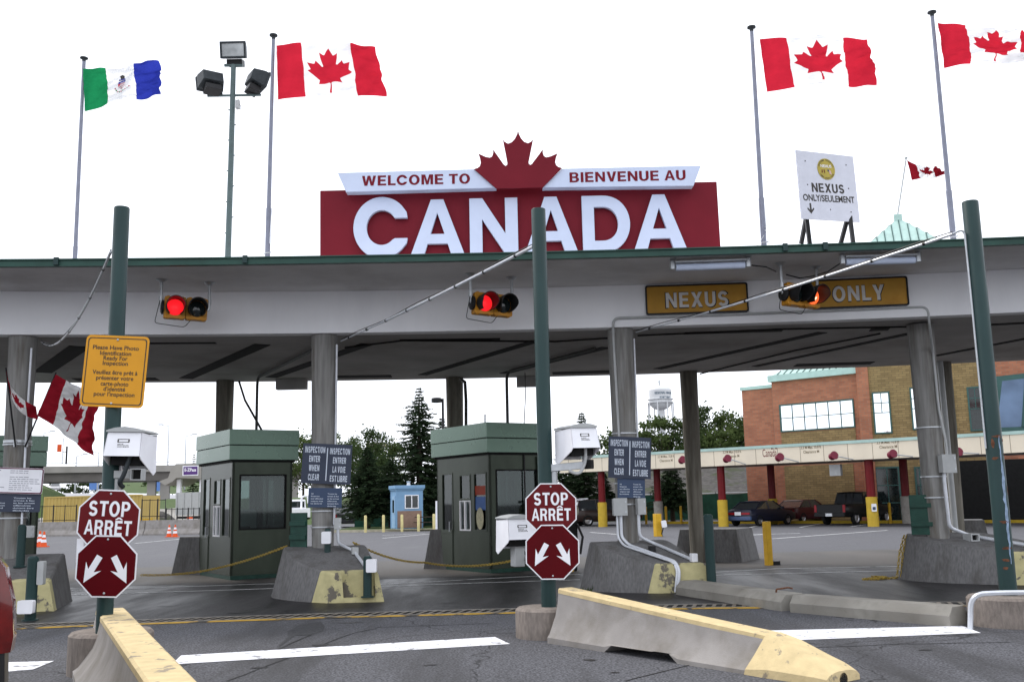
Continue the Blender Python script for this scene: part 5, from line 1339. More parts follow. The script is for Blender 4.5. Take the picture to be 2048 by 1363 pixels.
# ------------------------------------------------------------------ floodlight mast
Ym = 20.5
b = D(457, 513, Ym); tp = D(467, 130, Ym)
t = thing('floodlight_mast', 'tall mast with three floodlights on the canopy roof', 'light mast', (b.x, Ym, ZT))
MB().tube([V((b.x - .02, Ym, ZT + .002)), b.lerp(tp, .5), tp], [.065, .06, .055], 16).build('pole', M['mast'], t, smooth=True)
for k in range(9):
    p = b.lerp(tp, .12 + .08 * k); s = 1 if k % 2 else -1; MB().tube([p, p + V((.09 * s, 0, 0))], .012, 6).build('step', M['mast'], t)
a0, a1 = D(415, 192, Ym), D(522, 190, Ym)
MB().tube([a0, a1], .028, 8).build('crossarm', M['mast'], t, smooth=True)
MB().tube([D(449, 131, Ym), D(485, 131, Ym)], .035, 8).build('head_bar', M['mast'], t)
MB().fbox(Fr(D(476, 211, Ym - .05)), -.03, .05, -.09, .09, 0, .1).build('control_box', M['greybox'], t)
MB().tube([D(474, 218, Ym - .1), D(479, 230, Ym - .1), D(482, 214, Ym - .1), D(475, 195, Ym - .1)], .008, 5).build('cable', M['pipe_w'], t)
def flood(F, lens_front=True):
    h = MB()
    w, hh = .27, .17
    rings = [[F(-w, -hh, 0), F(w, -hh, 0), F(w, hh, 0), F(-w, hh, 0)], [F(-w, -hh, -.10), F(w, -hh, -.10), F(w, hh, -.10), F(-w, hh, -.10)], [F(-w * .8, -hh * .7, -.34), F(w * .8, -hh * .7, -.34), F(w * .8, hh * .75, -.34), F(-w * .8, hh * .75, -.34)]]
    h.loft(rings[::-1]); o = h.build('floodlight', M['flood'], t, bevel=.01)
    MB().ring_poly(F, [(-w - .01, -hh - .01), (w + .01, -hh - .01), (w + .01, hh + .01), (-w - .01, hh + .01)], [(-w + .03, -hh + .03), (w - .03, -hh + .03), (w - .03, hh - .03), (-w + .03, hh - .03)], -.02, .03).build('rim', M['flood'], o)
    MB().fbox(F, -w + .03, w - .03, -hh + .03, hh - .03, .001, .012).build('lens', M['lens'], o)
    MB().fbox(F, -.17, .17, -hh - .15, -hh - .012, -.3, -.05).build('ballast', M['black'], o, bevel=.01)
flood(Fr(D(466, 100, Ym - .15), pitch=.25))
flood(Fr(D(418, 172, Ym + .05), yaw=-2.55, pitch=.35))
flood(Fr(D(527, 168, Ym + .1), yaw=2.15, pitch=.3))

# ------------------------------------------------------------------ tilted white board on the roof
F = Fr(D(1656, 380, 17.0), yaw=.40, tilt=.0)
q = [onF(F, *p) for p in ((1592, 300), (1706, 313), (1720, 444), (1604, 437))]
t = thing('roof_board', 'white roof board with a gold round emblem and a black down arrow', 'sign', F(0, -.9, -.2))
MB().poly(F, q, -.03, 0).build('panel', mat('board_pale', (.62, .63, .70), .5, var=.04), t)
def P2(px, py): return onF(F, px, py)
tm = MB(); a, b = P2(1656, 377); a0, _ = P2(1624, 375); a1, _ = P2(1689, 379); bb = V((a1 - a0, P2(1689, 379)[1] - P2(1624, 375)[1])); ang = math.atan2(bb.y, bb.x)
Fq = XF(F.o, F.u * math.cos(ang) + F.v * math.sin(ang), F.v * math.cos(ang) - F.u * math.sin(ang), F.n)
def P3(px, py): return onF(Fq, px, py)
caps(tm, Fq, 'NEXUS', *P3(1656, 376.5), .165, a1 - a0, c=.003)
a0, _ = P3(1606.5, 396); a1, _ = P3(1709, 401); tm.text(Fq, 'ONLY/SEULEMENT', *P3(1658, 397), .115, a1 - a0, c=.003, off=.022)
x, y = P3(1621.5, 417); tm.sheet(Fq, [(x + i * .9, y + j * .9) for i, j in ((-.02, .11), (-.02, -.03), (-.07, .02), (-.085, -.005), (0, -.105), (.085, -.005), (.07, .02), (.02, -.03), (.02, .11))], .003)
tm.build('lettering', M['dark_text'], t)
em = MB(); x, y = P3(1652, 338.5); R = .195
e = MB().poly(Fq.at(x, y), circ(R, 40), .002, .006).build('emblem', mat('emblem_gold', (.42, .33, .06), .5, var=.08), t)
e2 = MB(); Fe = Fq.at(x, y)
e2.text(Fe, 'NEXUS', .0, .055, .05, .24, c=.008, off=.02); e2.build('emblem_title', M['white'], e)
e3 = MB()
for txt, a00, a11, rr in (('CUSTOMS SECURITY', 160, 20, .168), ('IMMIGRATION', 215, 325, .168)):
    for i, ch_ in enumerate(txt):
        if ch_ == ' ': continue
        an = math.radians(a00 + (a11 - a00) * i / (len(txt) - 1)); up = 1 if a11 < a00 else -1
        uu = Fq.u * math.sin(an) * up - Fq.v * math.cos(an) * up; vv = Fq.u * math.cos(an) * up + Fq.v * math.sin(an) * up
        e3.text(XF(Fe(rr * math.cos(an), rr * math.sin(an)), uu, vv, Fq.n), ch_, 0, 0, .028, c=.008, off=.02)
e3.build('emblem_rim_lettering', M['dark_text'], e)
MB().poly(Fe.at(-.055, -.045), [(-.05, .03), (-.035, .035), (-.03, -.02), (-.055, -.03)], .007, .009).poly(Fe.at(-.055, -.045), [(-.005, .04), (.015, .03), (.02, -.03), (-.0, -.02)], .007, .009).build('emblem_small_flag', M['red_stop'], e)
MB().poly(Fe.at(.055, -.045), [(-.03, .04), (.0, .035), (.0, .0), (-.03, .005)], .007, .009).build('emblem_small_canton', M['navy2'], e)
MB().poly(Fe.at(.06, -.05), [(.0, .035), (.035, .02), (.05, -.05), (.0, -.03)], .007, .009).build('emblem_small_stripes', mat('stripe_pink', (.6, .4, .38), .6), e)
for p in ((1610, 322), (1692, 330), (1615, 369), (1697, 377), (1661, 419), (1702, 424)):
    a, b = P3(*p); MB().lathe(Fq(a, b, .001), [(.012, 0), (.01, .006)], 8, F=Fq).build('bolt', M['dark_text'], t)
for (ax, ay), (fx, fy), dz in (((1616, 436), (1600, 500), -.55), ((1614, 436), (1621, 500), .0), ((1698, 443), (1678, 500), -.55), ((1702, 443), (1708, 500), .0)):
    p = D(ax, ay - 12, 17.0 + (ax - 1656) * .0035) + V((0, .06, 0)); q_ = D(fx, fy, 17.0 - dz)
    d_ = (q_ - p).normalized(); q_ = p + d_ * ((p.z - ZT - .002) / -d_.z)
    MB().tube([p, q_], .045, 4).build('leg', M['black'], t)
cable('guy_wire', [D(1529, 455, 18.55), D(1592, 392, 17.1)], .006, M['galv'], 'thin wire from the flagpole up to the tilted white board', 'wire')
cable('guy_wire', [D(1529, 460, 18.55), D(1605, 490, 17.0)], .006, M['galv'], 'thin wire from the flagpole down to the gutter by the tilted board', 'wire')
cable('guy_wire', [D(1528, 470, 18.55), D(1513, 494, 17.6)], .006, M['galv'], 'short thin wire left of the flagpole beside the tilted board', 'wire')
# ------------------------------------------------------------------ customs building and its canopy
M['brick'] = brick('red_brick', (.52, .19, .10), (.36, .12, .065), (.3, .2, .14))
M['tan'] = brick('tan_brick', (.37, .25, .105), (.24, .155, .06), (.17, .12, .06))
M['teal'] = mat('teal_roof', (.42, .58, .53), .45, .1, var=.08, scale=2)
M['teal_d'] = mat('teal_frame', (.05, .11, .10), .45, var=.08, scale=2)
M['beige'] = mat('beige_panel', (.80, .71, .56), .6, var=.05, scale=1)
M['colred'] = mat('column_red', (.15, .006, .009), .4, var=.1, scale=4)
M['colyel'] = mat('column_yellow', (.55, .37, .04), .5, var=.08, scale=4)
M['maroon'] = mat('lamp_maroon', (.16, .015, .035), .4, var=.1)
M['deep'] = mat('bay_shade', (.01, .01, .01), .8, var=.2)
def wall_uv(ob, F):
    me = ob.data; uv = me.uv_layers.new(name='wall'); o = ORG[ob.name]
    for lp in me.loops:
        p = me.vertices[lp.vertex_index].co + o - F.o
        uv.data[lp.index].uv = (p.dot(F.u) + p.dot(F.n) * .7, p.z)
    return ob
YAW = math.radians(-40.5)
A0 = D(1494, 1000, 68.0); A0.z = 0
Fb = Fr(A0, yaw=YAW)
bld = thing('customs_building', 'red and tan brick customs building with pale green roofs behind the beige canopy', 'building', A0)
def aw(F, px, py): return onF(F, px, py)
aL = 0; a1, zl = aw(Fb, 1543, 771); _, zl0 = aw(Fb, 1494, 783); _, zt1 = aw(Fb, 1543, 768); a2, zt2 = aw(Fb, 1715, 742)
zl = (zl + zl0) / 2; ztp = (zt1 + zt2) / 2
wl_ = MB(); wl_.fbox(Fb, 0, a1, 0, zl, -9, -.15).fbox(Fb, a1 + .002, a2, 0, ztp, -9, 0)
wall_uv(wl_.build('brick_wing', M['brick'], bld), Fb)
cp = MB(); cp.fbox(Fb, -.08, a1 - .01, zl + .002, zl + .22, -9.05, -.05); cp.fbox(Fb, a1 - .15, a2 + .1, ztp + .002, ztp + .42, -9.05, .25); cp.build('cornice', M['teal'], bld)
# hipped metal roof on the taller wing
rf = MB(); z0 = ztp + .424
q = [Fb(a1 + .1, z0, .1), Fb(a2 + 1.2, z0, .1), Fb(a2 + 1.2, z0, -8.8), Fb(a1 + .1, z0, -8.8)]; rd = [Fb(a1 + 3.0, z0 + 2.4, -4.3), Fb(a2 + 1.2, z0 + 2.4, -4.3)]
rf.add(q + rd, [(0, 1, 5, 4), (1, 2, 5), (2, 3, 4, 5), (3, 0, 4), (0, 3, 2, 1)])
rb = rf.build('metal_roof', M['teal'], bld)
sm = MB(); k = a1 + .5
while k < a2 + 1.1:
    f = min(1, (k - a1 - .1) / 2.9); e = Fb(k, z0 + .01, .1); tpp = Fb(k, z0 + .01 + 2.4 * f, .1 - 4.4 * f); sm.tube([e, tpp], .035, 4); k += .45
sm.build('standing_seam', M['teal_d'], rb)
def window(F, quad, nx, ny, glass_m, par, wd=.09, tallrow=None, name='window', c=.0):
    P = [aw(F, *p) for p in quad]; x0 = (P[0][0] + P[3][0]) / 2; x1 = (P[1][0] + P[2][0]) / 2; y1 = (P[0][1] + P[1][1]) / 2; y0 = (P[2][1] + P[3][1]) / 2
    m = MB()
    m.fbox(F, x0 - wd, x0 + wd * .3, y0 - wd, y1 + wd, c, c + .07).fbox(F, x1 - wd * .3, x1 + wd, y0 - wd, y1 + wd, c, c + .07).fbox(F, x0 + wd * .3, x1 - wd * .3, y1 - wd * .3, y1 + wd, c, c + .07).fbox(F, x0 + wd * .3, x1 - wd * .3, y0 - wd, y0 + wd * .3, c, c + .07)
    o = m.build(name, M['teal_d'], par)
    MB().fbox(F, x0, x1, y0, y1, c + .004, c + .02).build('pane', glass_m, o)
    b = MB()
    for i in range(1, nx): xx = x0 + (x1 - x0) * i / nx; b.fbox(F, xx - wd * .35, xx + wd * .35, y0 + (y1 - y0) * (tallrow or 0) , y1, c + .021, c + .055)
    ysx = [y0 + (y1 - y0) * j / ny for j in range(1, ny)] if not tallrow else [y0 + (y1 - y0) * tallrow, y0 + (y1 - y0) * (tallrow + (1 - tallrow) / 2)]
    for yy in ysx: b.fbox(F, x0, x1, yy - wd * .35, yy + wd * .35, c + .021, c + .05)
    b.build('glazing_bars', M['teal_d'], o)
    return x0, x1, y0, y1
M['glass_sky'] = mat('sky_mirror_glass', (.9, .93, .95), .03, 1.0, var=.01)
x0, x1, y0, y1 = window(Fb, [(1562, 813), (1706, 797), (1708, 849), (1563, 865)], 6, 2, M['glass_sky'], bld, .07)
tn = MB(); tn.fbox(Fb, x0 - .05, x1 + .05, 4.0, y0 - .12, .002, .04); xa, _ = aw(Fb, 1573, 1000); xb, _ = aw(Fb, 1712, 1000); tn.fbox(Fb, xa, xb, 0.0, 3.6, .002, .04)
wall_uv(tn.build('tan_panel', M['tan'], bld), Fb)
# second wing, more frontal
a3, _ = aw(Fb, 1728, 900)
B0 = Fb(a3, 0, .35); F2b = Fr(B0, yaw=math.radians(-24))
b1, _ = aw(F2b, 1748, 900); b2, _ = aw(F2b, 1992, 800)
wall_uv(MB().fbox(F2b, 0, b1, 0, 13, -8, .12).build('brick_pier', M['brick'], bld), F2b)
wall_uv(MB().fbox(F2b, b1 + .002, b2, 0, 13, -8, 0).build('tan_wing', M['tan'], bld), F2b)
wall_uv(MB().fbox(F2b, b2 + .002, b2 + 14, 0, 13, -8, .25).build('brick_wing', M['brick'], bld), F2b)
MB().fbox(F2b, -.2, b2 + 14.2, 13.002, 13.5, -8.2, .5).build('cornice', M['teal'], bld)
for q, g in (([(1747, 788), (1776, 783), (1783, 863), (1751, 866)], 'glass_sky'), ([(1821, 778), (1850, 774), (1858, 855), (1828, 858)], 'glass_sky'), ([(1882, 773), (1905, 773), (1910, 856), (1888, 857)], 'glass_dark'), ([(1937, 776), (1962, 774), (1968, 858), (1942, 860)], 'glass_dark')):
    window(F2b, q, 2, 2, M[g], bld, .07, tallrow=.5)
Fp = F2b.at(b2 + .5, 0, .26); q = [aw(Fp, 2004, 762), aw(Fp, 2110, 750), aw(Fp, 2110, 850), aw(Fp, 1994, 855)]
MB().poly(Fp, [(q[0][0] - .3, q[0][1] + .3), (q[1][0], q[1][1] + .3), (q[2][0], q[2][1] - .3), (q[3][0] - .3, q[3][1] - .3)], 0, .12).build('bay_window', M['teal_d'], bld)
pb = bpy.data.objects['bay_window']
MB().poly(Fp, q, .122, .13).build('pane', mat('blue_glass', (.12, .17, .26), .08, .4, var=.3, scale=.5), pb)
MB().tube([Fp(q[2][0] * .45 + q[3][0] * .55, q[3][1], .14), Fp(q[1][0] * .45 + q[0][0] * .55, q[0][1], .14)], .1, 4).build('glazing_bar', M['teal_d'], pb)
# ground floor doors in the shade
for px0, px1 in ((1755, 1800), (1835, 1850)):
    window(F2b, [(px0, 935), (px1, 935), (px1, 1040), (px0, 1040)], 2, 3, M['glass_dark'], bld, .08, name='glass_door')
MB().fbox(F2b, aw(F2b, 1905, 950)[0], b2 + 12, .02, 3.5, .27, .32).build('bay_shade_sheet', M['deep'], bld)  # near-black sheet on the wall, its colour stands in for shade in the bay
# tower with pyramid roof and a flag
Ft = Fr(D(1817, 600, 74.0), yaw=math.radians(-18)); Ft.o.z = 0
ap = D(1817, 434, 77.2); ez = D(1817, 497, 73).z
tw = 3.6; TWF = Ft.at(0, 0, -tw)
wall_uv(MB().fbox(TWF, -tw + .4, tw - .4, 8, ez - .3, -tw + .4, tw - .4).build('tower', M['brick'], bld), Ft)
pm = MB(); c4_ = [TWF(-tw, ez, tw), TWF(tw, ez, tw), TWF(tw, ez, -tw), TWF(-tw, ez, -tw)]; apx = TWF(0, ap.z, 0)
pm.add(c4_ + [apx], [(0, 1, 4), (1, 2, 4), (2, 3, 4), (3, 0, 4), (3, 2, 1, 0)]); pm.fbox(TWF, -tw - .1, tw + .1, ez - .3, ez - .01, -tw - .1, tw + .1)
pr_ = pm.build('tower_roof', M['teal'], bld)
sm = MB()
for s in range(4):
    p0, p1 = c4_[s], c4_[(s + 1) % 4]
    for k in range(1, 12):
        f = k / 12; b_ = p0.lerp(p1, f); g = 1 - abs(2 * f - 1); m_ = p0.lerp(p1, .5); tpt = b_ + (apx - m_) * g * .97
        up = V((0, 0, .05)); sm.tube([b_ + up, tpt + up], .04, 4)
sm.build('standing_seam', M['teal_d'], pr_)
MB().fbox(TWF, -.3, .3, ap.z - .35, ap.z + .25, -.3, .3).build('finial', M['teal'], pr_)
ft_ = D(1806, 318, apx.y)
t = thing('flagpole', 'thin white flagpole on the pyramid roof tower', 'flagpole', apx + V((0, 0, .252)))
MB().tube([apx + V((0, 0, .255)), V((ft_.x + .25, apx.y, ft_.z))], .06, 8).build('shaft', M['greybox'], t); MB().lathe((ft_.x + .25, apx.y, ft_.z), [(.05, 0), (.14, .08), (.05, .2), (.001, .22)], 10).build('truck', M['galv'], t)
Yt = apx.y - .2
c = [D(1814, 320, Yt), D(1884, 332, Yt), D(1890, 350, Yt), D(1824, 360, Yt)]
flag(flag_surf(c, .35, 1.2, 3.5, vt=.4, top=lambda u: -.3 * math.sin(3 * u), wr=.05), ('f_dred', 'f_white', 'f_dred'), 'f_dred', 'small maple leaf flag on the pyramid roof tower', nu=36, nv=14)

# beige drive through canopy
C0 = V((3.2, 64.9, 0)); Fc = Fr(C0, yaw=YAW)
cn = thing('drive_canopy', 'long beige panelled canopy on red and yellow columns in front of the customs building', 'canopy', C0)
cl_, _ = aw(Fc, 1120, 930); cr_ = 34
zc1 = sum(aw(Fc, *p)[1] for p in ((1194, 909.5), (1536, 890), (1834, 872.5))) / 3; zc0 = sum(aw(Fc, *p)[1] for p in ((1194, 943.5), (1536, 926.5), (1834, 912))) / 3
print('canopy z', zc0, zc1)
MB().fbox(Fc, cl_, cr_, zc0, zc1 - .16, -.15, 0).build('fascia', M['beige'], cn)
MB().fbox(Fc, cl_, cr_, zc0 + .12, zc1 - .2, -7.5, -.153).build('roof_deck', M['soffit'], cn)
MB().fbox(Fc, cl_ - .05, cr_, zc1 - .158, zc1, -7.6, .05).build('roof_edge', M['teal'], cn)
k = cl_ + .7; sm = MB()
while k < cr_:
    sm.fbox(Fc, k - .012, k + .012, zc0, zc1 - .17, .001, .004); k += 1.32
sm.build('panel_seam', mat('seam_brown', (.25, .2, .14), .7), cn)
for px in (1194, 1316, 1435, 1545, 1735, 1812, 1180):
    if px == 1180: continue
    a, _ = aw(Fc, px, 1000); dback = -.55 if px not in (1316, 1545, 1812) else (-2.5 if px == 1316 else -5.5)
    if dback < -1: a, _ = aw(Fc.at(0, 0, dback), px, 1000)
    p = Fc(a, 0, dback)
    MB().lathe(p, [(.22, 1.48), (.22, zc0 + .1)], 20).build('column', M['colred'], cn, smooth=True)
    MB().lathe(p, [(.29, .0), (.29, 1.5), (.24, 1.52)], 20).build('column_guard', M['colyel'] if px != 1812 and px != 1316 else M['conc'], cn, smooth=True)
p = Fc(aw(Fc, 1735, 1000)[0], 1.15, -.55); MB().poly(Fr(p + V((-.02, -.335, -.18)), yaw=-.05), rrect(.26, .4, .03), 0, .01).build('notice', M['white'], cn)
MB().poly(Fr(p + V((-.02, -.347, -.22)), yaw=-.05), rrect(.16, .16, .03), 0, .004).build('notice_mark', M['navy2'], cn)
for i, px in enumerate((1367, 1457, 1562, 1670, 1788, 1919)):
    a, b = aw(Fc, px, (907 + (1562 - px) * .028 + 7 if True else 0)); 
    t = thing('spot_lamp', ('maroon spot lamp half behind the rear column of the big canopy', 'maroon spot lamp left of the red country wordmark on the beige canopy', 'maroon spot lamp right of the red country wordmark on the beige canopy', 'maroon spot lamp above the black pickup on the beige canopy', 'maroon spot lamp left of the rightmost big canopy column', 'maroon spot lamp near the rusty green post on the beige canopy')[i], 'lamp', Fc(a, b, .05), 'maroon lamps on the beige canopy')
    a, b = aw(Fc.at(0, 0, .75), px, 913 + (1562 - px) * .028); Fl = Fr(Fc(a, b, .75), yaw=YAW + .9, pitch=-.25)
    MB().lathe(Fl(-.05, 0, -.15), [(.15, -.13), (.19, -.12), (.19, .16), (.215, .17), (.215, .21), (.001, .21)], 16, F=XF(Fl.o, Fl.u, Fl.v, Fl.n)).build('lamp_head', M['maroon'], t, smooth=True)
    MB().fbox(Fl, .06, .22, -.12, .1, -.32, -.1).build('lamp_socket', M['galv'], t)
    MB().tube([Fc(a + .1, b - .05, .7), Fc(a + .7, zc0 + .02, .1)], .03, 6).build('arm', M['galv'], t)
tm = MB(); a0, b0 = aw(Fc, 1525, 904); a1_, b1_ = aw(Fc, 1553, 902); tm.text(Fc, 'Canada', (a0 + a1_) / 2, (b0 + b1_) / 2 - .05, .42, a1_ - a0, c=.006, off=.0)
fx = a1_ - .10; fy = b1_ + .12; tm.sheet(Fc, [(fx - .2, fy), (fx - .12, fy), (fx - .12, fy + .15), (fx - .2, fy + .15)], .006).sheet(Fc, [(fx + .05, fy), (fx + .12, fy), (fx + .12, fy + .15), (fx + .05, fy + .15)], .006)
tm.build('wordmark', M['colred'], cn)
for px, py in ((1332, 916), (1464, 907), (1622, 898), (1776, 888)):
    a, b = aw(Fc, px, py); tm = MB(); tm.text(Fc, '3.3 M Max. 10.8 ft', a, b + .12, .15, 1.15, c=.006); tm.text(Fc, 'Clearance M', a, b - .12, .15, .9, c=.006); tm.build('clearance_lettering', mat('lettering_brown', (.22, .17, .1), .7), cn)
a, b = aw(Fc.at(0, 0, -.8), 1672, 932); MB().fbox(Fc, a - .3, a + .3, b - .5, b + .1, -.9, -.6).build('hanging_box', M['greybox'], cn)

# kerb and bollards under the beige canopy
tag(MB().fbox(Fc, cl_ + 3, cr_, 0.003, .16, -6.4, -6.1).build('painted_kerb', M['kerb_y'], base=Fc(0, 0, -6.2)), 'long yellow kerb under the beige canopy', 'kerb')
for i, px in enumerate((1292, 1332, 1362, 1780, 1918)):
    a, _ = aw(Fc.at(0, 0, -6.0), px, 1030); p = Fc(a, 0, -6.0)
    tag(MB().lathe(p, [(.08, 0), (.08, 1.15), (.001, 1.17)], 12).build('slim_bollard', M['bol_y'], smooth=True), ('slim yellow bollard left of the thick boxed bollard', 'slim yellow bollard just right of the thick boxed bollard', 'slim yellow bollard beside the rear column of the big canopy', 'slim yellow bollard right of the black pickup', 'slim yellow bollard in the dark bay at far right')[i], 'bollard', 'slim yellow bollards by the kerb')

# ------------------------------------------------------------------ vehicles
def car(p, hd, kind, paint, lab, plate=True, cat='car', bumper=None):
    """hd: direction the car faces"""
    f = V((math.cos(hd), math.sin(hd), 0)); l = V((-f.y, f.x, 0)); F = XF(V((*p, 0)), f, l, (0, 0, 1))      # a forward from the rear bumper, b left, c up
    t = thing('parked_' + kind.replace(' ', '_'), lab, cat, F.o, 'parked vehicles' if cat != 'truck' or kind == 'pickup' else None)
    if kind == 'sedan':
        L, W, st = 4.8, .89, [(0, .38, .78, .80), (.08, .3, .92, .85), (.5, .26, .97, .89), (1.2, .24, .98, .89), (2.4, .24, .95, .9), (3.4, .24, .93, .89), (4.3, .25, .82, .86), (4.7, .3, .7, .8), (4.8, .38, .6, .74)]
        gh = [(.55, .97), (1.25, 1.40), (2.55, 1.43), (3.45, .95)]; wh = (.85, 3.75); wr = .32
    elif kind == 'pickup':
        L, W, st = 5.6, .98, [(0, .55, 1.12, .93), (.06, .5, 1.15, .96), (1.0, .42, 1.15, .98), (2.2, .4, 1.15, .98), (3.6, .4, 1.12, .98), (4.0, .4, 1.10, .98), (5.2, .42, 1.02, .95), (5.55, .5, .9, .9), (5.6, .55, .8, .86)]
        gh = [(2.15, 1.15), (2.3, 1.80), (3.35, 1.84), (4.1, 1.12)]; wh = (1.15, 4.55); wr = .38
    else:
        L, W, st = 4.7, .93, [(0, .4, 1.0, .86), (.06, .32, 1.05, .9), (1.0, .28, 1.05, .93), (2.4, .28, 1.04, .93), (3.4, .28, 1.02, .93), (4.3, .3, .92, .88), (4.65, .38, .75, .82), (4.7, .45, .65, .78)]
        gh = [(.10, 1.05), (.32, 1.68), (2.7, 1.74), (3.7, 1.02)]; wh = (.85, 3.75); wr = .36
    def ring(x, z0, z1, w):
        s = [(w * .9, z0), (w, z0 + .14), (w * 1.0, z0 + (z1 - z0) * .55), (w * .985, z1 - .10), (w * .93, z1 - .02), (w * .8, z1)]
        return [F(x, y, z) for y, z in s] + [F(x, -y, z) for y, z in s[::-1]]
    body = MB().loft([ring(*s) for s in st][::-1]).build('body', paint, t, smooth=True, sharp=40)
    xs_ = [g[0] for g in gh]; zb_ = gh[0][1] - .02
    base_w, top_w = W * .93, W * .76
    def gw(z): return base_w + (top_w - base_w) * max(0, min(1, (z - zb_) / (gh[1][1] - zb_)))
    g = MB(); P = []
    for s in (1, -1): P += [F(x, s * gw(z), z - .02) for x, z in gh]
    g.add(P, [(0, 3, 2, 1), (4, 5, 6, 7), (0, 1, 5, 4), (1, 2, 6, 5), (2, 3, 7, 6), (3, 0, 4, 7)]); g.build('windows', M['carglass'], t)
    rfm = MB(); rw = top_w + .01; zr = gh[1][1]
    rfm.loft([[F(gh[1][0] - .1, y, zr - .055) for y in (-rw * .96, -rw * .5, 0, rw * .5, rw * .96)] + [F(gh[1][0] - .06, y, z) for y, z in ((rw * .92, zr - .02), (rw * .5, zr), (0, zr + .01), (-rw * .5, zr), (-rw * .92, zr - .02))],
              [F((gh[1][0] + gh[2][0]) / 2, y, zr - .02) for y in (-rw, -rw * .5, 0, rw * .5, rw)] + [F((gh[1][0] + gh[2][0]) / 2, y, z) for y, z in ((rw * .95, zr + .015), (rw * .5, zr + .04), (0, zr + .045), (-rw * .5, zr + .04), (-rw * .95, zr + .015))],
              [F(gh[2][0] + .08, y, gh[2][1] - .06) for y in (-rw * .96, -rw * .5, 0, rw * .5, rw * .96)] + [F(gh[2][0] + .04, y, z) for y, z in ((rw * .92, zr - .0), (rw * .5, zr + .02), (0, zr + .025), (-rw * .5, zr + .02), (-rw * .92, zr - .0))]])
    for s in (-1, 1):
        for (xa, za), (xb, zb2) in ((gh[0], gh[1]), (gh[2], gh[3])):
            rfm.tube([F(xa, s * (gw(za) + .005), za - .02), F(xb, s * (gw(zb2) + .005), zb2 - .02)], .035, 6)
        xm = (gh[1][0] + gh[2][0]) / 2
        if kind != 'pickup': rfm.tube([F(xm, s * (base_w + .005), zb_), F(xm - .05, s * (top_w + .005), zr - .02)], .035, 6)
    rfm.build('roof', paint, t, smooth=True, sharp=40)
    wi = 0
    for x in wh:
        for s in (-1, 1):
            o = F(x, s * (W - .10), wr)
            WF = XF(o, F.u, F.n, F.v * s)
            ty = MB().lathe(o, [(wr * .62, -.1), (wr * .95, -.1), (wr, -.06), (wr, .07), (wr * .95, .105), (wr * .66, .105), (wr * .62, .06)], 22, F=WF).build('wheel', M['tyre'], t, smooth=True)
            MB().lathe(o, [(wr * .64, .03), (wr * .64, .09), (wr * .5, .07), (wr * .15, .085), (.001, .09)], 12, F=WF).build('rim', M['rim'], ty, smooth=False)
    # arches read as dark gaps
    z1 = st[1][2]; w0 = st[1][3]
    rear = XF(F(0, 0, 0), -l, (0, 0, 1), -f)
    if kind == 'sedan':
        MB().poly(rear, [(-w0 * .9, z1 - .26), (w0 * .9, z1 - .26), (w0 * .92, z1 - .14), (-w0 * .92, z1 - .14)], -.06, .03).build('tail_light', M['taillight'], t)
        MB().poly(rear, [(-w0 * .98, .34), (w0 * .98, .34), (w0 * 1.0, .56), (-w0 * 1.0, .56)], -.1, .06).build('bumper', bumper or paint, t, bevel=.03)
        px = (-.20, .20, z1 - .30, z1 - .10) if bumper else (-.2, .2, .40, .56)
    elif kind == 'pickup':
        for s in (-1, 1): MB().poly(rear, [(s * .80, .72), (s * .94, .72), (s * .94, 1.12), (s * .80, 1.12)], -.05, .02).build('tail_light', M['taillight'], t)
        MB().poly(rear, [(-.92, .48), (.92, .48), (.92, .68), (-.92, .68)], -.02, .12).build('bumper', M['black'], t, bevel=.02); px = (-.2, .2, .50, .66)
        MB().fbox(rear, -.75, .75, .74, 1.1, .0, .012).build('tailgate', paint, t)
        for k in (-.22, .22): MB().fbox(XF(F(2.2, 0, 0), -l, (0, 0, 1), -f), k - .015, k + .015, 1.2, 1.74, -.03, .04).build('window_bar', M['black'], t)
    else:
        for s in (-1, 1): MB().poly(rear, [(s * .70, .62), (s * .88, .62), (s * .88, 1.02), (s * .72, 1.02)], -.05, .02).build('tail_light', M['taillight'], t)
        MB().poly(rear, [(-.9, .36), (.9, .36), (.9, .6), (-.9, .6)], -.1, .06).build('bumper', bumper or paint, t, bevel=.03); px = (-.2, .2, .72, .86)
    if plate: MB().fbox(rear, px[0], px[1], px[2], px[3], .02, .13 if kind == 'pickup' else .075).build('number_plate', M['plate'], t)
    for s in (-1, 1): MB().poly(XF(F(gh[3][0] - .35, s * (W + .06), gh[3][1] + .06), -l, (0, 0, 1), -f), rrect(.18, .13, .03), -.06, .06).build('mirror', paint, t, smooth=True)
    return t, F
M['carglass'] = mat('car_window', (.03, .035, .04), .04, 0, var=.1, spec=1.0, coat=.6)
M['taillight'] = mat('tail_light_red', (.28, .012, .02), .2, 0, var=.05, coat=.5)
def paint(n, c): return mat(n, c, .4, .0, var=.05, coat=.12, scale=2, spec=.3)
HD = math.atan2(.76, .65) - .12
pn, pr2, pk = paint('navy_paint', (.012, .014, .03)), paint('dark_red_paint', (.06, .006, .009)), paint('black_paint_gloss', (.004, .004, .0045))
g = G(1478, 1052); car((g.x, g.y), HD, 'sedan', pn, 'dark blue sedan with pale blue bumper parked under the beige canopy, leftmost of three', bumper=mat('blue_bumper', (.06, .095, .19), .3, coat=.5))
g = G(1565, 1047); car((g.x + .4, g.y + 1.2), HD, 'sedan', pr2, 'dark red sedan parked between the blue sedan and the black pickup')
g = G(1652, 1050); car((g.x + .2, g.y - .2), HD, 'pickup', pk, 'black pickup truck parked beside a red and yellow column', cat='truck')
g = G(1170, 1052); car((g.x - .8, g.y + 1), HD - .5, 'suv', paint('dark_brown_paint', (.03, .015, .012)), 'dark brown van parked behind the wheeled kiosk', cat='van')
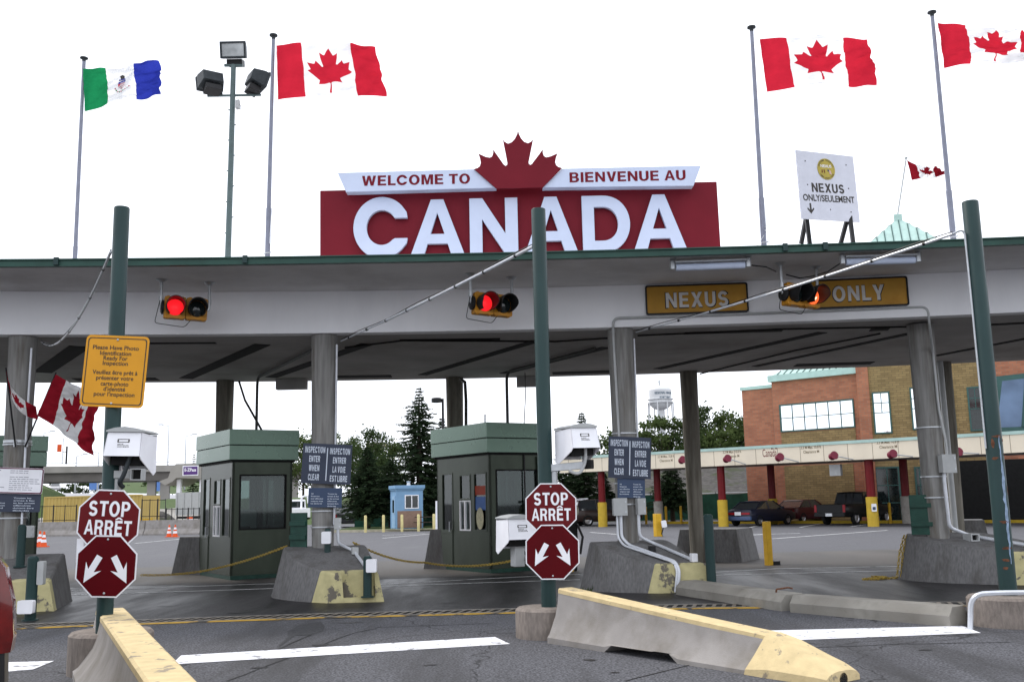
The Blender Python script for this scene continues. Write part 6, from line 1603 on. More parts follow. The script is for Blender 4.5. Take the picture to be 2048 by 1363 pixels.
g = G(683, 1056); car((g.x, g.y + 2), 1.75, 'suv', paint('charcoal_paint', (.02, .02, .022)), 'charcoal van parked behind the second column', cat='van')
# rear corner of a vehicle cut by the left frame edge
pb_ = paint('black_suv_paint', (.012, .011, .012))
hd = math.radians(90 + 33); f_ = V((math.cos(hd), math.sin(hd), 0)); l_ = V((-f_.y, f_.x, 0))
cor = V((D(30, 1363, 5.5).x, 5.5, 0)) + l_ * .99
Fv = XF(cor, f_, l_, (0, 0, 1)); sv = thing('parked_suv', 'black vehicle cut off by the left frame edge, red tail light showing', 'car', cor)
S_ = [(.90, .42), (.97, .55), (.99, .75), (.98, .95), (.955, 1.15), (.92, 1.32), (.87, 1.48), (.80, 1.66), (.70, 1.80), (.45, 1.84)]
def sring(x, k, dz=0): return [Fv(x, y * k, z + dz) for y, z in S_] + [Fv(x, -y * k, z + dz) for y, z in S_[::-1]]
MB().loft([sring(4.6, .9, -.5), sring(3.6, .97, -.25), sring(3.0, 1), sring(.5, 1), sring(.14, .985), sring(0, .95)]).build('body', pb_, sv, smooth=True, sharp=40)
for s in (-1, 1):
    q = [(.99, .92), (1.0, 1.0), (.985, 1.18), (.94, 1.36), (.90, 1.42)]
    m = MB(); m.loft([[Fv(.42, s * (y + .004 - .01), z) for y, z in q], [Fv(.16, s * (y + .006), z) for y, z in q], [Fv(.0, s * (y - .03), z) for y, z in q], [Fv(-.03, s * (y - .12), z) for y, z in q], [Fv(-.03, s * .72, z) for y, z in q]], caps=False, closed=False)
    m.build('tail_light', mat('suv_tail_light', (.11, .005, .004), .12, var=.4, scale=9, coat=.8), sv, smooth=True)
    for x in (.9, 3.6):
        o = Fv(x, s * .86, .36); WF = XF(o, Fv.u, Fv.n, Fv.v * s); MB().lathe(o, [(.2, -.12), (.34, -.12), (.36, -.06), (.36, .08), (.34, .12), (.2, .12)], 22, F=WF).build('wheel', M['tyre'], sv, smooth=True)
rr_ = XF(Fv(0, 0, 0), -l_, (0, 0, 1), -f_)
bm_ = MB(); bm_.poly(rr_.at(0, .60), rrect(1.92, .26, .08), -.2, .08); bm_.build('bumper', mat('suv_bumper', (.03, .03, .032), .45, var=.1), sv, smooth=True, bevel=.03)
MB().poly(rr_.at(0, 1.46), [(-.72, -.22), (.72, -.22), (.62, .26), (-.62, .26)], -.05, .03).build('rear_window', M['carglass'], sv)
MB().fbox(rr_, -.26, .26, .86, 1.0, -.02, .04).build('number_plate', M['plate'], sv)
# ------------------------------------------------------------------ trees
def conifer_mesh(h, r, seed, lv=34, dens=1.0):
    rnd = random.Random(seed); m = MB(); br = MB()
    z0 = max(h * .06, 1.1)
    for k in range(lv):
        f = k / (lv - 1); z = z0 + (h - z0) * (f ** .92) * .985
        R = r * ((1 - f) ** .85) * rnd.uniform(.6, 1.2) + .12
        nb = max(4, int((9 - 4 * f) * dens)); a0 = rnd.uniform(0, 6.3)
        for b in range(nb):
            a = a0 + 2 * math.pi * b / nb + rnd.uniform(-.3, .3); L = R * rnd.uniform(.6, 1.12)
            d = V((math.cos(a), math.sin(a), 0)); drop = rnd.uniform(.12, .32)
            tip = V((0, 0, z)) + d * L + V((0, 0, -drop * L + .18 * L * (1 if rnd.random() < .4 else 0)))
            br.tube([V((0, 0, z)), tip], [.025 * (1 - f) + .006, .004], 3)
            n = max(4, int(L / .13))
            for j in range(n):
                u = (j + rnd.random()) / n; p = V((0, 0, z)).lerp(tip, .12 + .88 * u)
                for s in range(3):
                    sz = rnd.uniform(.13, .26) * (1.15 - .5 * u) * (.6 + .4 * min(1, L))
                    ax = (d * rnd.uniform(.3, 1) + d.cross(V((0, 0, 1))) * rnd.uniform(-1.2, 1.2) + V((0, 0, rnd.uniform(-.6, .35)))).normalized()
                    wd = ax.orthogonal().normalized(); wd = (Matrix.Rotation(rnd.uniform(0, 3.14), 3, ax) @ wd) * sz * .28
                    m.add([p - wd, p + wd, p + ax * sz * 1.5 + wd * .25, p + ax * sz * 1.5 - wd * .25], [(0, 1, 2, 3)])
    return m, br
def shift(m, o):
    m.v = [p + V(o) for p in m.v]; return m
def conifer(p, h, r, seed, lab, lv=34, dens=1.0, group='conifers'):
    p = V(p); t = thing('conifer_tree', lab, 'tree', p, group)
    m, br = conifer_mesh(h, r, seed, lv, dens)
    shift(m, p).build('crown', M['needle'], t); shift(br, p); br.tube([p, p + V((0, 0, h * .5)), p + V((0, 0, h * .99))], [r * .07 + .05, r * .04 + .03, .012], 7); br.build('trunk', M['bark'], t)
    return t
def broad(p, h, w, seed, lab, clumps=46, per=80, lm='leaf', group='broadleaf trees on the skyline', leafs=.3):
    rnd = random.Random(seed); p = V(p); t = thing('broadleaf_tree', lab, 'tree', p, group); m = MB(); tr = MB()
    th = h * .35; tr.tube([p, p + V((0, 0, th * .6)), p + V((rnd.uniform(-.3, .3), 0, h * .75))], [h * .022, h * .018, h * .006], 7)
    for k in range(clumps):
        a = rnd.uniform(0, 6.283); q = rnd.random() ** .5; zz = rnd.uniform(-.95, 1); rr = math.sqrt(max(0, 1 - zz * zz)) * q
        c = p + V((rr * math.cos(a) * w / 2, rr * math.sin(a) * w / 2, h * .62 + zz * h * .36))
        if k % 3 == 0: tr.tube([p + V((0, 0, th * rnd.uniform(.6, 1.1))), c], [h * .008, .01], 4)
        s = rnd.uniform(.09, .19) * h
        for j in range(per):
            e = V((rnd.gauss(0, .42), rnd.gauss(0, .42), rnd.gauss(0, .3))) * s; q2 = c + e
            n = V((rnd.uniform(-1, 1), rnd.uniform(-1, 1), rnd.uniform(-.2, 1))).normalized(); x = n.orthogonal().normalized(); x = Matrix.Rotation(rnd.uniform(0, 6.28), 3, n) @ x; y = n.cross(x); z = rnd.uniform(.5, 1) * leafs
            m.add([q2 - x * z * .5, q2 + y * z * .3, q2 + x * z * .5, q2 - y * z * .3], [(0, 1, 2, 3)])
    m.build('crown', M[lm], t); tr.build('trunk', M['bark'], t)
    return t
def tree_at(px, top, Y, base_z=0):
    p = D(px, top, Y); return V((p.x, Y, base_z)), p.z - base_z
p, h = tree_at(838, 773, 70.5); conifer(p, h, 4.0, 11, 'tall dark spruce rising behind the second booth', 40, 1.3)
p, h = tree_at(735, 893, 70); conifer(p, h, 2.6, 12, 'bushy dark pine left of the tall spruce, behind the blue hut', 30, 1.5)
p, h = tree_at(782, 918, 71); conifer(p, h, 2.2, 17, 'dark pine between the bushy pine and the tall spruce', 26, 1.4)
p, h = tree_at(884, 835, 72); conifer(p, h, 2.2, 13, 'slim spruce half hidden behind the second booth', 34, 1.1)
p, h = tree_at(1163, 824, 70); conifer(p, h, 1.7, 14, 'spruce behind the white camera housing', 36, 1.2)
p, h = tree_at(1130, 868, 71); conifer(p, h, 1.6, 18, 'shorter spruce left of the camera housing', 28, 1.2)
p, h = tree_at(1340, 915, 72); conifer(p, h, 2.0, 15, 'low dark pine under the beige canopy beside a rear column', 24, 1.4)
p, h = tree_at(1205, 945, 69); conifer(p, h, 1.6, 19, 'low dark pine behind the third column', 20, 1.4)
p, h = tree_at(388, 908, 170, 2); conifer(p, h, 1.2, 16, 'tiny lone conifer beyond the overpass', 22, 1.0)
for i, (px, top, Y, w, lm, lab) in enumerate(((608, 872, 120, 8, 'leaf', 'pale green tree behind the right edge of the first booth'), (655, 868, 125, 9, 'leaf', 'broad tree behind the top of the second column sign'), (740, 864, 118, 7, 'leaf2', 'broad tree behind the scaffold frame'), (705, 878, 122, 6, 'leaf', 'small broad tree right of the second column sign'),
        (780, 882, 121, 6, 'leaf', 'small broad tree between scaffold and tall spruce'), (1232, 862, 96, 5, 'leaf', 'broad tree peeping left of the third column'), (1318, 840, 98, 7, 'leaf', 'broad tree in front of the water tower legs'), (1362, 838, 99, 6, 'leaf2', 'broad tree behind the rear column under the big canopy'), (1278, 868, 97, 5, 'leaf', 'broad tree just right of the third column'),
        (1412, 815, 100, 4.5, 'leaf2', 'tall narrow tree right of the rear column'), (1455, 826, 98, 6, 'leaf', 'broad tree left of the brick building'), (1490, 835, 101, 5, 'leaf2', 'broad tree touching the brick building corner'), (1432, 862, 95, 5, 'leaf', 'lower broad tree in front of the tall narrow tree'))):
    bz = 3.0 if px > 1000 else 2.0
    p, h = tree_at(px, top, Y, bz); broad(p, h, w, 30 + i, lab, 44, 70, lm, leafs=.42)
# ------------------------------------------------------------------ banks, fences
def terrain(name, rows, m, kind='structure'):
    n = len(rows[0]); mb = MB(); mb.add([p for r in rows for p in r], [(i * n + j, i * n + j + 1, (i + 1) * n + j + 1, (i + 1) * n + j) for i in range(len(rows) - 1) for j in range(n - 1)])
    o = mb.build(name, m, base=(0, 0, 0), smooth=True); o['kind'] = kind; return o
def slope(name, pts0, pts1, m, n=24, j=.12):
    rows = []
    for k in range(9):
        f = k / 8; r = []
        for i in range(n + 1):
            a = pts0[0].lerp(pts0[1], i / n); b = pts1[0].lerp(pts1[1], i / n); p = a.lerp(b, f); p.z += (mnoise.noise(p * .35) * j * 3 + mnoise.noise(p * 1.3) * j) * (0 if k == 0 else 1)
            r.append(p)
        rows.append(r)
    return terrain(name, rows, m)
M['gravel'] = mat('gravel_bank', (.075, .07, .066), .9, var=.35, scale=3, bump=.4, c2=(.045, .055, .025), c2scale=.4, c2lo=.5, c2hi=.62)
slope('gravel_bank', (V((3, 78, .003)), V((26, 74, .003))), (V((5, 92, 4.6)), V((30, 92, 4.6))), M['gravel'], 30)
slope('hill', (V((3, 91.5, 4.4)), V((40, 91.5, 4.4))), (V((3, 130, 6)), V((50, 130, 6))), M['grass'], 30)
slope('hill', (V((-40, 95, .003)), V((2, 92, .003))), (V((-50, 140, 3)), V((4, 140, 3))), M['grass'], 24)
def screen(p0, p1, h, lab, m, posts=2.5, thick=.03):
    a, b = V((*p0, 0)), V((*p1, 0)); t = (b - a); L = t.length; t.normalize(); F = XF(a, t, V((0, 0, 1)), t.cross(V((0, 0, 1))))
    r = thing('screen_fence', lab, 'fence', a, 'green screened fences')
    n = int(L / .25); rings = []
    for i in range(n + 1):
        x = L * i / n; wv = .04 * math.sin(x * 2.4) + .03 * math.sin(x * 5.1 + 1)
        rings.append([F(x, .08, wv), F(x, h - .05 - .05 * abs(math.sin(x * math.pi / posts)), wv), F(x, h - .05 - .05 * abs(math.sin(x * math.pi / posts)), wv - thick), F(x, .08, wv - thick)])
    MB().loft(rings).build('fabric_screen', m, r, smooth=True)
    x = 0
    while x <= L: MB().tube([F(x, 0, -.1), F(x, h + .05, -.1)], .035, 6).build('post', M['black'], r); x += posts
    MB().tube([F(0, h, -.1), F(L, h, -.1)], .03, 6).build('rail', M['galv'], r)
    return r
M['screen'] = mat('green_screen', (.012, .06, .038), .7, var=.25, scale=2, c2=(.05, .11, .08), c2scale=.6, c2lo=.5, c2hi=.8)
screen((-11.8, 74), (5.0, 74.5), 1.9, 'green fabric screened fence behind the blue hut and spruces', M['screen'])
screen((5.2, 75.5), (19.0, 76.5), 2.0, 'green fabric screened fence under the beige canopy, left of the building', M['screen'])
gr = flat('grass_verge', [(-12, 64.2), (-5.0, 62.6), (1.5, 62), (1.5, 74), (-12, 73.5)], .10, M['grass'])
tag(MB().fbox(Fr((-12, 63.9, 0), yaw=math.atan2(-1.9, 13.5)), 0, 13.6, 0, .15, -.2, .0).build('kerb', M['kerb'], base=(-6, 63, 0)), 'pale kerb along the grass in front of the blue hut', 'kerb')
# grass tufts at the verge edge and by the third island
def tuft(name, pts, n, hh, seed, sp):
    rnd = random.Random(seed); m = MB()
    for c in pts:
        for k in range(n):
            b = V(c) + V((rnd.gauss(0, sp[0]), rnd.gauss(0, sp[1]), 0)); h = hh * rnd.uniform(.4, 1.1); d = V((rnd.uniform(-.5, .5), rnd.uniform(-.3, .3), 1)) * h; w = V((.006 + hh * .03, 0, 0))
            m.add([b - w, b + w, b + d * .6 + w * .6, b + d, b + d * .6 - w * .6], [(0, 1, 2, 3, 4)])
    return stuff(m.build(name, M['leaf'], base=(0, 0, 0)))
g = G(1222, 1181); tuft('weeds', [(g.x - .25, g.y, 0), (g.x, g.y, 0), (g.x + .2, g.y - .03, 0)], 60, .11, 2, (.12, .03))
g = G(1600, 1255)
# ------------------------------------------------------------------ blue hut, its bollards, picnic table, lamp
Hc = V((D(793, 1050, 64.6).x, 64.6, .1)); ya = math.radians(20)
hut = thing('guard_hut', 'small sky blue wooden guard hut with white framed window and brown lower panel', 'hut', Hc)
M['blue_h'] = mat('sky_blue_boards', (.20, .35, .53), .55, var=.06, scale=3); M['brown_p'] = mat('brown_panel', (.26, .17, .13), .7, var=.1)
Fh = Fr(Hc, yaw=ya); Fl = Fr(Hc, yaw=ya - math.pi / 2); wv_, dv, hv = 1.75, 1.6, 2.55
Fl = XF(Hc - Fl.u * 0, Fl.u * -1, Fl.v, Fl.n)
lu = V((-math.sin(ya), math.cos(ya), 0)); Fl = XF(Hc + lu * dv, -lu, V((0, 0, 1)), (-lu).cross(V((0, 0, 1))))
Pp = XF(Hc, Fh.u, lu, (0, 0, 1))
MB().fbox(Pp, 0, wv_, 0, dv, .03, hv).build('walls', M['blue_h'], hut)
MB().fbox(Pp, -.12, wv_ + .12, -.12, dv + .12, hv + .002, hv + .22).fbox(Pp, -.06, wv_ + .06, -.06, dv + .06, hv - .1, hv).build('roof', M['blue_h'], hut, bevel=.02)
MB().fbox(Fh, .06, wv_ - .1, .08, 1.15, .002, .03).build('lower_panel', M['brown_p'], hut)
wf = MB().ring_poly(Fh.at(1.0, 1.72), [(-.46, -.44), (.46, -.44), (.46, .44), (-.46, .44)], [(-.40, -.38), (.40, -.38), (.40, .38), (-.40, .38)], 0, .05).fbox(Fh.at(1.0, 1.72), -.03, .03, -.38, .38, .01, .045).build('window', M['white'], hut)
MB().fbox(Fh.at(1.0, 1.72), -.40, .40, -.38, .38, .003, .009).build('pane', M['glass_dark'], wf)
dr_ = MB().fbox(Fl, .45, 1.30, .06, 2.1, .002, .04).build('door', mat('door_blue', (.28, .44, .62), .5, var=.05), hut)
MB().fbox(Fl, .66, 1.1, 1.05, 1.85, .042, .05).build('pane', M['glass_dark'], dr_); MB().lathe(Fl(1.2, 1.0, .041), [(.04, 0), (.04, .05)], 8, F=Fl).build('knob', M['galv'], dr_)
for a in (.0, dv - .06): MB().fbox(Fl, a, a + .06, .03, hv - .11, .002, .03).build('corner_board', M['blue_h'], hut)
MB().lathe(Pp(1.0, .8, hv + .221), [(.14, 0), (.1, .2), (.16, .26), (.001, .3)], 10).build('vent', M['galv'], hut)
for i, px in enumerate((731, 767, 804, 837, 868)):
    p = V((D(px, 1050, 62.6).x, 62.6, 0)); 
    tag(MB().lathe(p, [(.085, 0), (.085, 1.0), (.06, 1.04), (.001, 1.05)], 12).build('cream_bollard', M['bol_p'], smooth=True), ('cream bollard on the kerb, farthest left in front of the green screen', 'cream bollard between the leftmost one and the blue hut', 'cream bollard in front of the blue hut door corner', 'cream bollard in front of the brown hut panel', 'cream bollard beside the second booth')[i], 'bollard', 'cream bollards before the blue hut')
tag(MB().tube([D(874, 1060, 60), D(874, 1001, 60)], .09, 8).build('white_post', M['white']), 'tall white post left of the second booth', 'post')
pt = thing('picnic_table', 'dark picnic table beside the blue hut', 'picnic table', (D(853, 1050, 64.2).x, 64.2, .1)); Fp = Fr(pt.location, yaw=.3)
MB().fbox(Fp, -.7, .7, .72, .77, -.3, .3).build('tabletop', M['bark'], pt)
for s in (-1, 1):
    MB().fbox(Fp, -.7, .7, .40, .44, s * .6 - .12, s * .6 + .12).build('bench', M['bark'], pt); MB().tube([Fp(s * .5, .72, 0), Fp(s * .5, 0, .5)], .04, 4).tube([Fp(s * .5, .72, 0), Fp(s * .5, 0, -.5)], .04, 4).build('trestle', M['bark'], pt)
lp = D(886, 850, 58); lp.z = 0; t = thing('street_lamp', 'black street lamp with a drum shaped head behind the second booth', 'street lamp', lp)
ztop = D(886, 796, 58).z
MB().tube([lp, V((lp.x, lp.y, ztop - .02))], [.09, .07], 10).build('pole', M['black'], t, smooth=True); MB().tube([V((lp.x, lp.y, ztop - .1)), V((lp.x - .3, lp.y, ztop - .08))], .05, 6).build('arm', M['black'], t)
MB().lathe((lp.x - .37, lp.y, ztop - .25), [(.18, 0), (.3, .02), (.3, .24), (.26, .28), (.001, .28)], 18).build('lamp_head', M['black'], t, smooth=True)

# ------------------------------------------------------------------ water tower
Yw = 350; c = D(1321, 800, Yw); k_ = Yw / FPX
wt = thing('water_tower', 'white legged water tower with lettering on its tank, on the skyline', 'water tower', (c.x, Yw, 0))
M['wt'] = mat('tower_white', (.62, .63, .64), .5, var=.06, scale=.3)
zt_, zc_, zb_ = D(1321, 780, Yw).z, D(1321, 803, Yw).z, D(1321, 820, Yw).z; R = 22.5 * k_
prof = [(.001, zb_)] + [(R * math.sin(a), zc_ - (zc_ - zb_) * math.cos(a)) for a in (.3, .6, .9, 1.2, 1.45)] + [(R, zc_), (R, zt_), (R * .8, zt_ + .9), (R * .3, zt_ + 1.6), (.001, zt_ + 1.7)]
MB().lathe((c.x, Yw, 0), prof, 32).build('tank', M['wt'], wt, smooth=True)
MB().lathe((c.x, Yw, zc_ - .5), [(R, 0), (R * 1.16, 0), (R * 1.16, .25), (R, .25)], 32).build('walkway', M['wt'], wt)
rl = MB(); rl.lathe((c.x, Yw, zc_ + .7), [(R * 1.14, 0), (R * 1.16, 0), (R * 1.16, .12), (R * 1.14, .12)], 32); rl.build('handrail', M['wt'], wt)
for i in range(8):
    a = 2 * math.pi * (i + .5) / 8; MB().tube([(c.x + R * 1.12 * math.cos(a), Yw + R * 1.12 * math.sin(a), zc_ - .2), (c.x + R * 1.32 * math.cos(a), Yw + R * 1.32 * math.sin(a), 0)], .22, 6).build('leg', M['wt'], wt)
MB().tube([(c.x, Yw, zb_ + .2), (c.x, Yw, 0)], .9, 12).build('riser_pipe', M['wt'], wt)
br_ = MB()
for zz in (zc_ * .7, zc_ * .4):
    rr = R * (1.12 + .2 * (1 - zz / zc_)); br_.tube([(c.x + rr * math.cos(2 * math.pi * (i + .5) / 8), Yw + rr * math.sin(2 * math.pi * (i + .5) / 8), zz) for i in range(9)], .12, 4)
br_.build('bracing', M['wt'], wt)
MB().tube([(c.x, Yw, zt_ + 1.6), (c.x + .2, Yw, zt_ + 4.6)], .12, 5).tube([(c.x, Yw, zt_ + 1.6), (c.x - .3, Yw, zt_ + 3.4)], .3, 5).build('aerial', M['galv'], wt)
tm = MB(); Ft_ = Fr((c.x, Yw, 0))
for txt, z, w_ in (('REGIONAL NIAGARA', zt_ - 1.2, R * 1.9), ('FORT ERIE', zt_ - 2.9, R * 1.0)):
    b0 = len(tm.v); tm.text(Ft_, txt, .3 * R, z, .85, w_, c=0, off=.04)
    for i in range(b0, len(tm.v)):
        a = (tm.v[i].x - c.x) / R; tm.v[i] = V((c.x + (R + .03) * math.sin(a), Yw - (R + .03) * math.cos(a), tm.v[i].z))
tm.build('lettering', mat('tower_lettering', (.12, .16, .2), .6), wt)

# ------------------------------------------------------------------ left background: overpass, highway, yard
ov = thing('overpass', 'long concrete highway overpass crossing the left background', 'bridge', D(330, 1010, 150) * 1)
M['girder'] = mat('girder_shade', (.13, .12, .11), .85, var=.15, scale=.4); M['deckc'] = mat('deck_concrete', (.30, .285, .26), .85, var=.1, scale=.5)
O0 = D(-900, 979, 140); O1 = D(700, 960, 168)
t_ = (V((O1.x, O1.y, 0)) - V((O0.x, O0.y, 0))); Lo = t_.length; t_.normalize(); Fo = XF((O0.x, O0.y, 0), t_, V((0, 0, 1)), t_.cross(V((0, 0, 1))))
zg0 = onF(Fo, 200, 962)[1]; zg1 = onF(Fo, 200, 944)[1]; zr1 = onF(Fo, 200, 931)[1]
MB().fbox(Fo, 0, Lo, zg0, zg1, -9, -.5).build('girder', M['girder'], ov); MB().fbox(Fo, -.2, Lo, zg1 + .002, zr1, -9.5, 0).build('deck', M['deckc'], ov)
MB().fbox(Fo, 0, Lo, zr1 + .45, zr1 + .55, -.3, -.2).build('handrail', M['galv'], ov)
for px, w in ((230, .7), (300, .65), (327, .7), (590, .6), (520, .6)):
    a, _ = onF(Fo, px, 990); MB().fbox(Fo, a - w, a + w, 0, zg0 - .002, -3.5, -1.5).build('pier', M['deckc'], ov)
def lightpole(px, top, Y, zb, lab, arm=1, m='galv'):
    p = D(px, top, Y); b = V((p.x, Y, zb)); t = thing('highway_lamp', lab, 'lamp post', b, 'thin lamp posts beyond the overpass')
    MB().tube([b, p], [.16, .1], 6).build('pole', M[m], t); MB().tube([p, p + V((1.5 * arm, 0, .35))], .07, 5).build('arm', M[m], t); MB().fbox(W0, p.x + 1.5 * arm - .4, p.x + 1.5 * arm + .4, Y - .2, Y + .2, p.z + .25, p.z + .45).build('lamp_head', M[m], t)
for i, (px, top, arm) in enumerate(((88, 866, 1), (153, 912, 1), (338, 852, -1), (372, 872, 1), (198, 905, -1), (968, 860, 1))):
    if px == 968: continue
    lightpole(px, top, 175, 5.0, ('thin lamp post at far left beyond the overpass', 'short thin lamp post right of the red signal mast', 'tall thin lamp post left of the first booth', 'thin lamp post touching the first booth roof edge', 'thin lamp post just left of the left green post')[i], arm)
p = D(126, 895, 150); t = thing('signal_mast', 'far signal mast with red heads on the overpass', 'signal mast', (p.x, 150, zr1))
MB().tube([V((p.x, 150, zr1)), V((p.x, 150, p.z + 1.5))], .07, 6).build('pole', M['galv'], t); MB().fbox(W0, p.x - .7, p.x - .15, 149.6, 149.9, p.z - .6, p.z + .5).build('signal_head', M['cone_o'], t)
q = D(134, 892, 150); MB().tube([V((q.x, 150, zr1)), V((q.x, 150, q.z))], .14, 6).tube([V((q.x, 150, q.z - .8)), V((p.x, 150, q.z - .8))], .06, 5).build('second_pole', M['black'], t)
# highway rising beyond
hw = MB(); rows = []
Pn = [G(60, 1030), G(300, 1030)]
M['hiway'] = mat('pale_highway', (.34, .34, .36), .85, var=.08, scale=.6)
terrain('highway', [[D(90, 1000, 165), D(250, 1000, 150), D(420, 1010, 135)], [D(105, 992, 200), D(240, 992, 190), D(420, 999, 175)], [D(112, 985, 250), D(230, 986.5, 245), D(420, 990, 240)]], M['hiway'])
terrain('embankment', [[D(20, 1040, 118), D(86, 1035, 118), D(118, 1003, 140)], [D(20, 985, 122), D(86, 975, 124), D(132, 990, 158)], [D(20, 966, 150), D(80, 966, 150), D(120, 984, 200)]], M['grass'])
terrain('embankment', [[D(240, 985.5, 255), D(330, 987, 250), D(430, 987, 240)], [D(240, 976, 280), D(330, 976, 280), D(430, 978, 270)], [D(200, 955, 400), D(330, 955, 400), D(460, 955, 400)]], M['grass'])
terrain('yard', [[D(80, 1045, 90), D(250, 1045, 90), D(430, 1045, 88)], [D(80, 1035, 110), D(250, 1015, 125), D(430, 1015, 120)]], M['deckc'])
for i, (px, top, w) in enumerate(((140, 958, 16), (165, 966, 14), (215, 962, 16), (345, 958, 20), (375, 962, 18))):
    p = D(px, 990, 300); tp = D(px, top, 300); broad(p - V((0, 0, 1)), tp.z - p.z + 2, w, 60 + i, ('far tree under the overpass at far left', 'far low tree right of the farthest left one', 'far tree under the overpass beside the left green post', 'far tree under the overpass left of the first booth', 'far tree under the overpass touching the first booth')[i], 26, 36, 'leaf2', 'far trees seen under the overpass', .9)
p = D(112, 977, 215); dc_, _ = car((p.x, 215), -1.2, 'suv', paint('silver_paint', (.5, .5, .5)), 'distant silver car on the highway under the overpass', plate=False); dc_.location.z = D(112, 982, 215).z; dc_.name = 'distant_car'
for px, py, w, h in ((188, 970, 2.2, 2.0), (318, 968, 4, 3.0)):
    p = D(px, py, 230); t = thing('highway_sign', 'small blue highway sign under the overpass ' + ('beside the leftmost green post' if px < 200 else 'between its piers'), 'sign', (p.x, 230, p.z - 3)); MB().fbox(Fr(p), -w / 2, w / 2, -h / 2, h / 2, -.1, 0).build('panel', mat('hwy_blue', (.1, .2, .45), .5), t); MB().tube([p - V((0, -.2, 0)), p - V((0, -.2, 4))], .1, 5).build('post', M['galv'], t)
# toll plaza roof with a purple sign
Yp = 112; tl = thing('toll_plaza', 'grey toll plaza roof with a curved end and a purple lane sign', 'toll canopy', D(380, 1005, Yp))
Fq_ = Fr((0, Yp, 0)); q = [onF(Fq_, *p) for p in ((318, 962), (336, 955), (343, 936), (352, 927), (430, 925), (430, 957), (352, 955), (345, 962), (330, 970))]
MB().poly(Fq_, q, -8, 0).build('roof', M['deckc'], tl)
for px in (352, 398):
    a, z = onF(Fq_, px, 957); MB().fbox(Fq_, a - .22, a + .22, .3, z, -1.5, -.9).build('post', M['white'], tl)
q = [onF(Fq_, *p, .06) for p in ((367, 933), (395, 932), (395, 948), (367, 949))]; MB().poly(Fq_, [(q[0][0] - .1, q[3][1] - .1), (q[1][0] + .1, q[3][1] - .1), (q[1][0] + .1, q[1][1] + .1), (q[0][0] - .1, q[1][1] + .1)], .01, .05).build('sign_frame', M['white'], tl)
sgn = MB().poly(Fq_, q, .052, .08).build('lane_sign', mat('purple_sign', (.09, .035, .18), .5), tl)
MB().text(Fq_, 'E-ZPass', (q[0][0] + q[1][0]) / 2, (q[0][1] + q[2][1]) / 2 + .1, .36, 1.3, c=.085, off=.03).build('lettering', M['white'], sgn)
# yellow container, barriers, cones, fence
Ycn = 84; a = D(86, 1040, Ycn); b = D(283, 1036, Ycn - 2.5); a.z = b.z = 0; t_ = (b - a); Lc = t_.length; t_.normalize(); Fk = XF(a, t_, V((0, 0, 1)), t_.cross(V((0, 0, 1))))
zk = (onF(Fk, 86, 993)[1] + onF(Fk, 200, 990)[1]) / 2
ct = thing('shipping_container', 'yellow corrugated shipping container behind the leftmost stop sign', 'container', a); M['cont'] = mat('container_yellow', (.50, .36, .11), .5, var=.06, scale=1)
pts = []; x = .1
while x < Lc - .2: pts += [(x, 0), (x + .12, 0), (x + .16, -.05), (x + .3, -.05), (x + .34, 0)]; x += .34
pts = [(0, 0)] + pts + [(Lc, 0), (Lc, -2.4), (0, -2.4)]
MB().poly(XF(a, t_, t_.cross(V((0, 0, 1))), (0, 0, 1)), pts, .12, zk - .1).build('corrugated_body', M['cont'], ct)
fm = MB()
for z0, z1 in ((0, .13), (zk - .12, zk)): fm.fbox(Fk, 0, Lc, z0, z1, -.06, .03)
for x in (0, Lc - .12): fm.fbox(Fk, x, x + .12, .131, zk - .121, -.06, .03)
fm.build('frame', M['cont'], ct)
for i, (x0, x1) in enumerate(((60, 178), (179, 292), (293, 405), (406, 500))):
    a = G(x0, 1072 - (x0 - 60) * .012); b = G(x1, 1072 - (x1 - 60) * .012); t_ = (b - a).normalized(); Fj = XF(a, t_, V((-t_.y, t_.x, 0)), (0, 0, 1)); L = (b - a).length - .03; H = .98
    P = [(.32, 0), (.32, .1), (.16, .4), (.12, H), (-.12, H), (-.16, .4), (-.32, .1), (-.32, 0)]
    tag(MB().loft([[Fj(u, y, z) for y, z in P] for u in (0, L)]).build('median_barrier', M['conc_light'], base=a), ('pale concrete barrier at far left behind the leftmost cones', 'pale concrete barrier behind the left stop sign', 'pale concrete barrier behind two orange cones', 'pale concrete barrier behind the first booth')[i], 'barrier', 'pale barriers along the yard')
cone0 = None
for i, (px, py) in enumerate(((338, 1073), (350, 1073), (70, 1093), (79, 1091), (87, 1093))):
    p = G(px, py)
    if cone0 is None:
        cone0 = thing('traffic_cone', 'orange cone with white bands by the barrier, left of a pair', 'traffic cone', p, 'orange traffic cones')
        MB().fbox(W0, p.x - .2, p.x + .2, p.y - .2, p.y + .2, 0, .04).build('base', M['cone_o'], cone0)
        cm = MB()
        pr_c = [(.16, .04, 0), (.13, .22, 0), (.13, .22, 1), (.105, .36, 1), (.105, .36, 0), (.085, .46, 0), (.085, .46, 1), (.065, .58, 1), (.065, .58, 2), (.04, .74, 2)]
        for (r1, z1, m1), (r2, z2, m2) in zip(pr_c, pr_c[1:]):
            if z1 != z2: cm.lathe(p, [(r1, z1), (r2, z2)], 14, mi=m1)
        cm.build('body', [M['cone_o'], M['white'], M['cone_o']], cone0, smooth=True)
    else:
        dup(cone0, p, (None, 'orange cone with white bands by the barrier, right of a pair', 'orange cone farthest left behind the left island', 'orange cone in the middle of the left three', 'orange cone rightmost of the left three')[i])
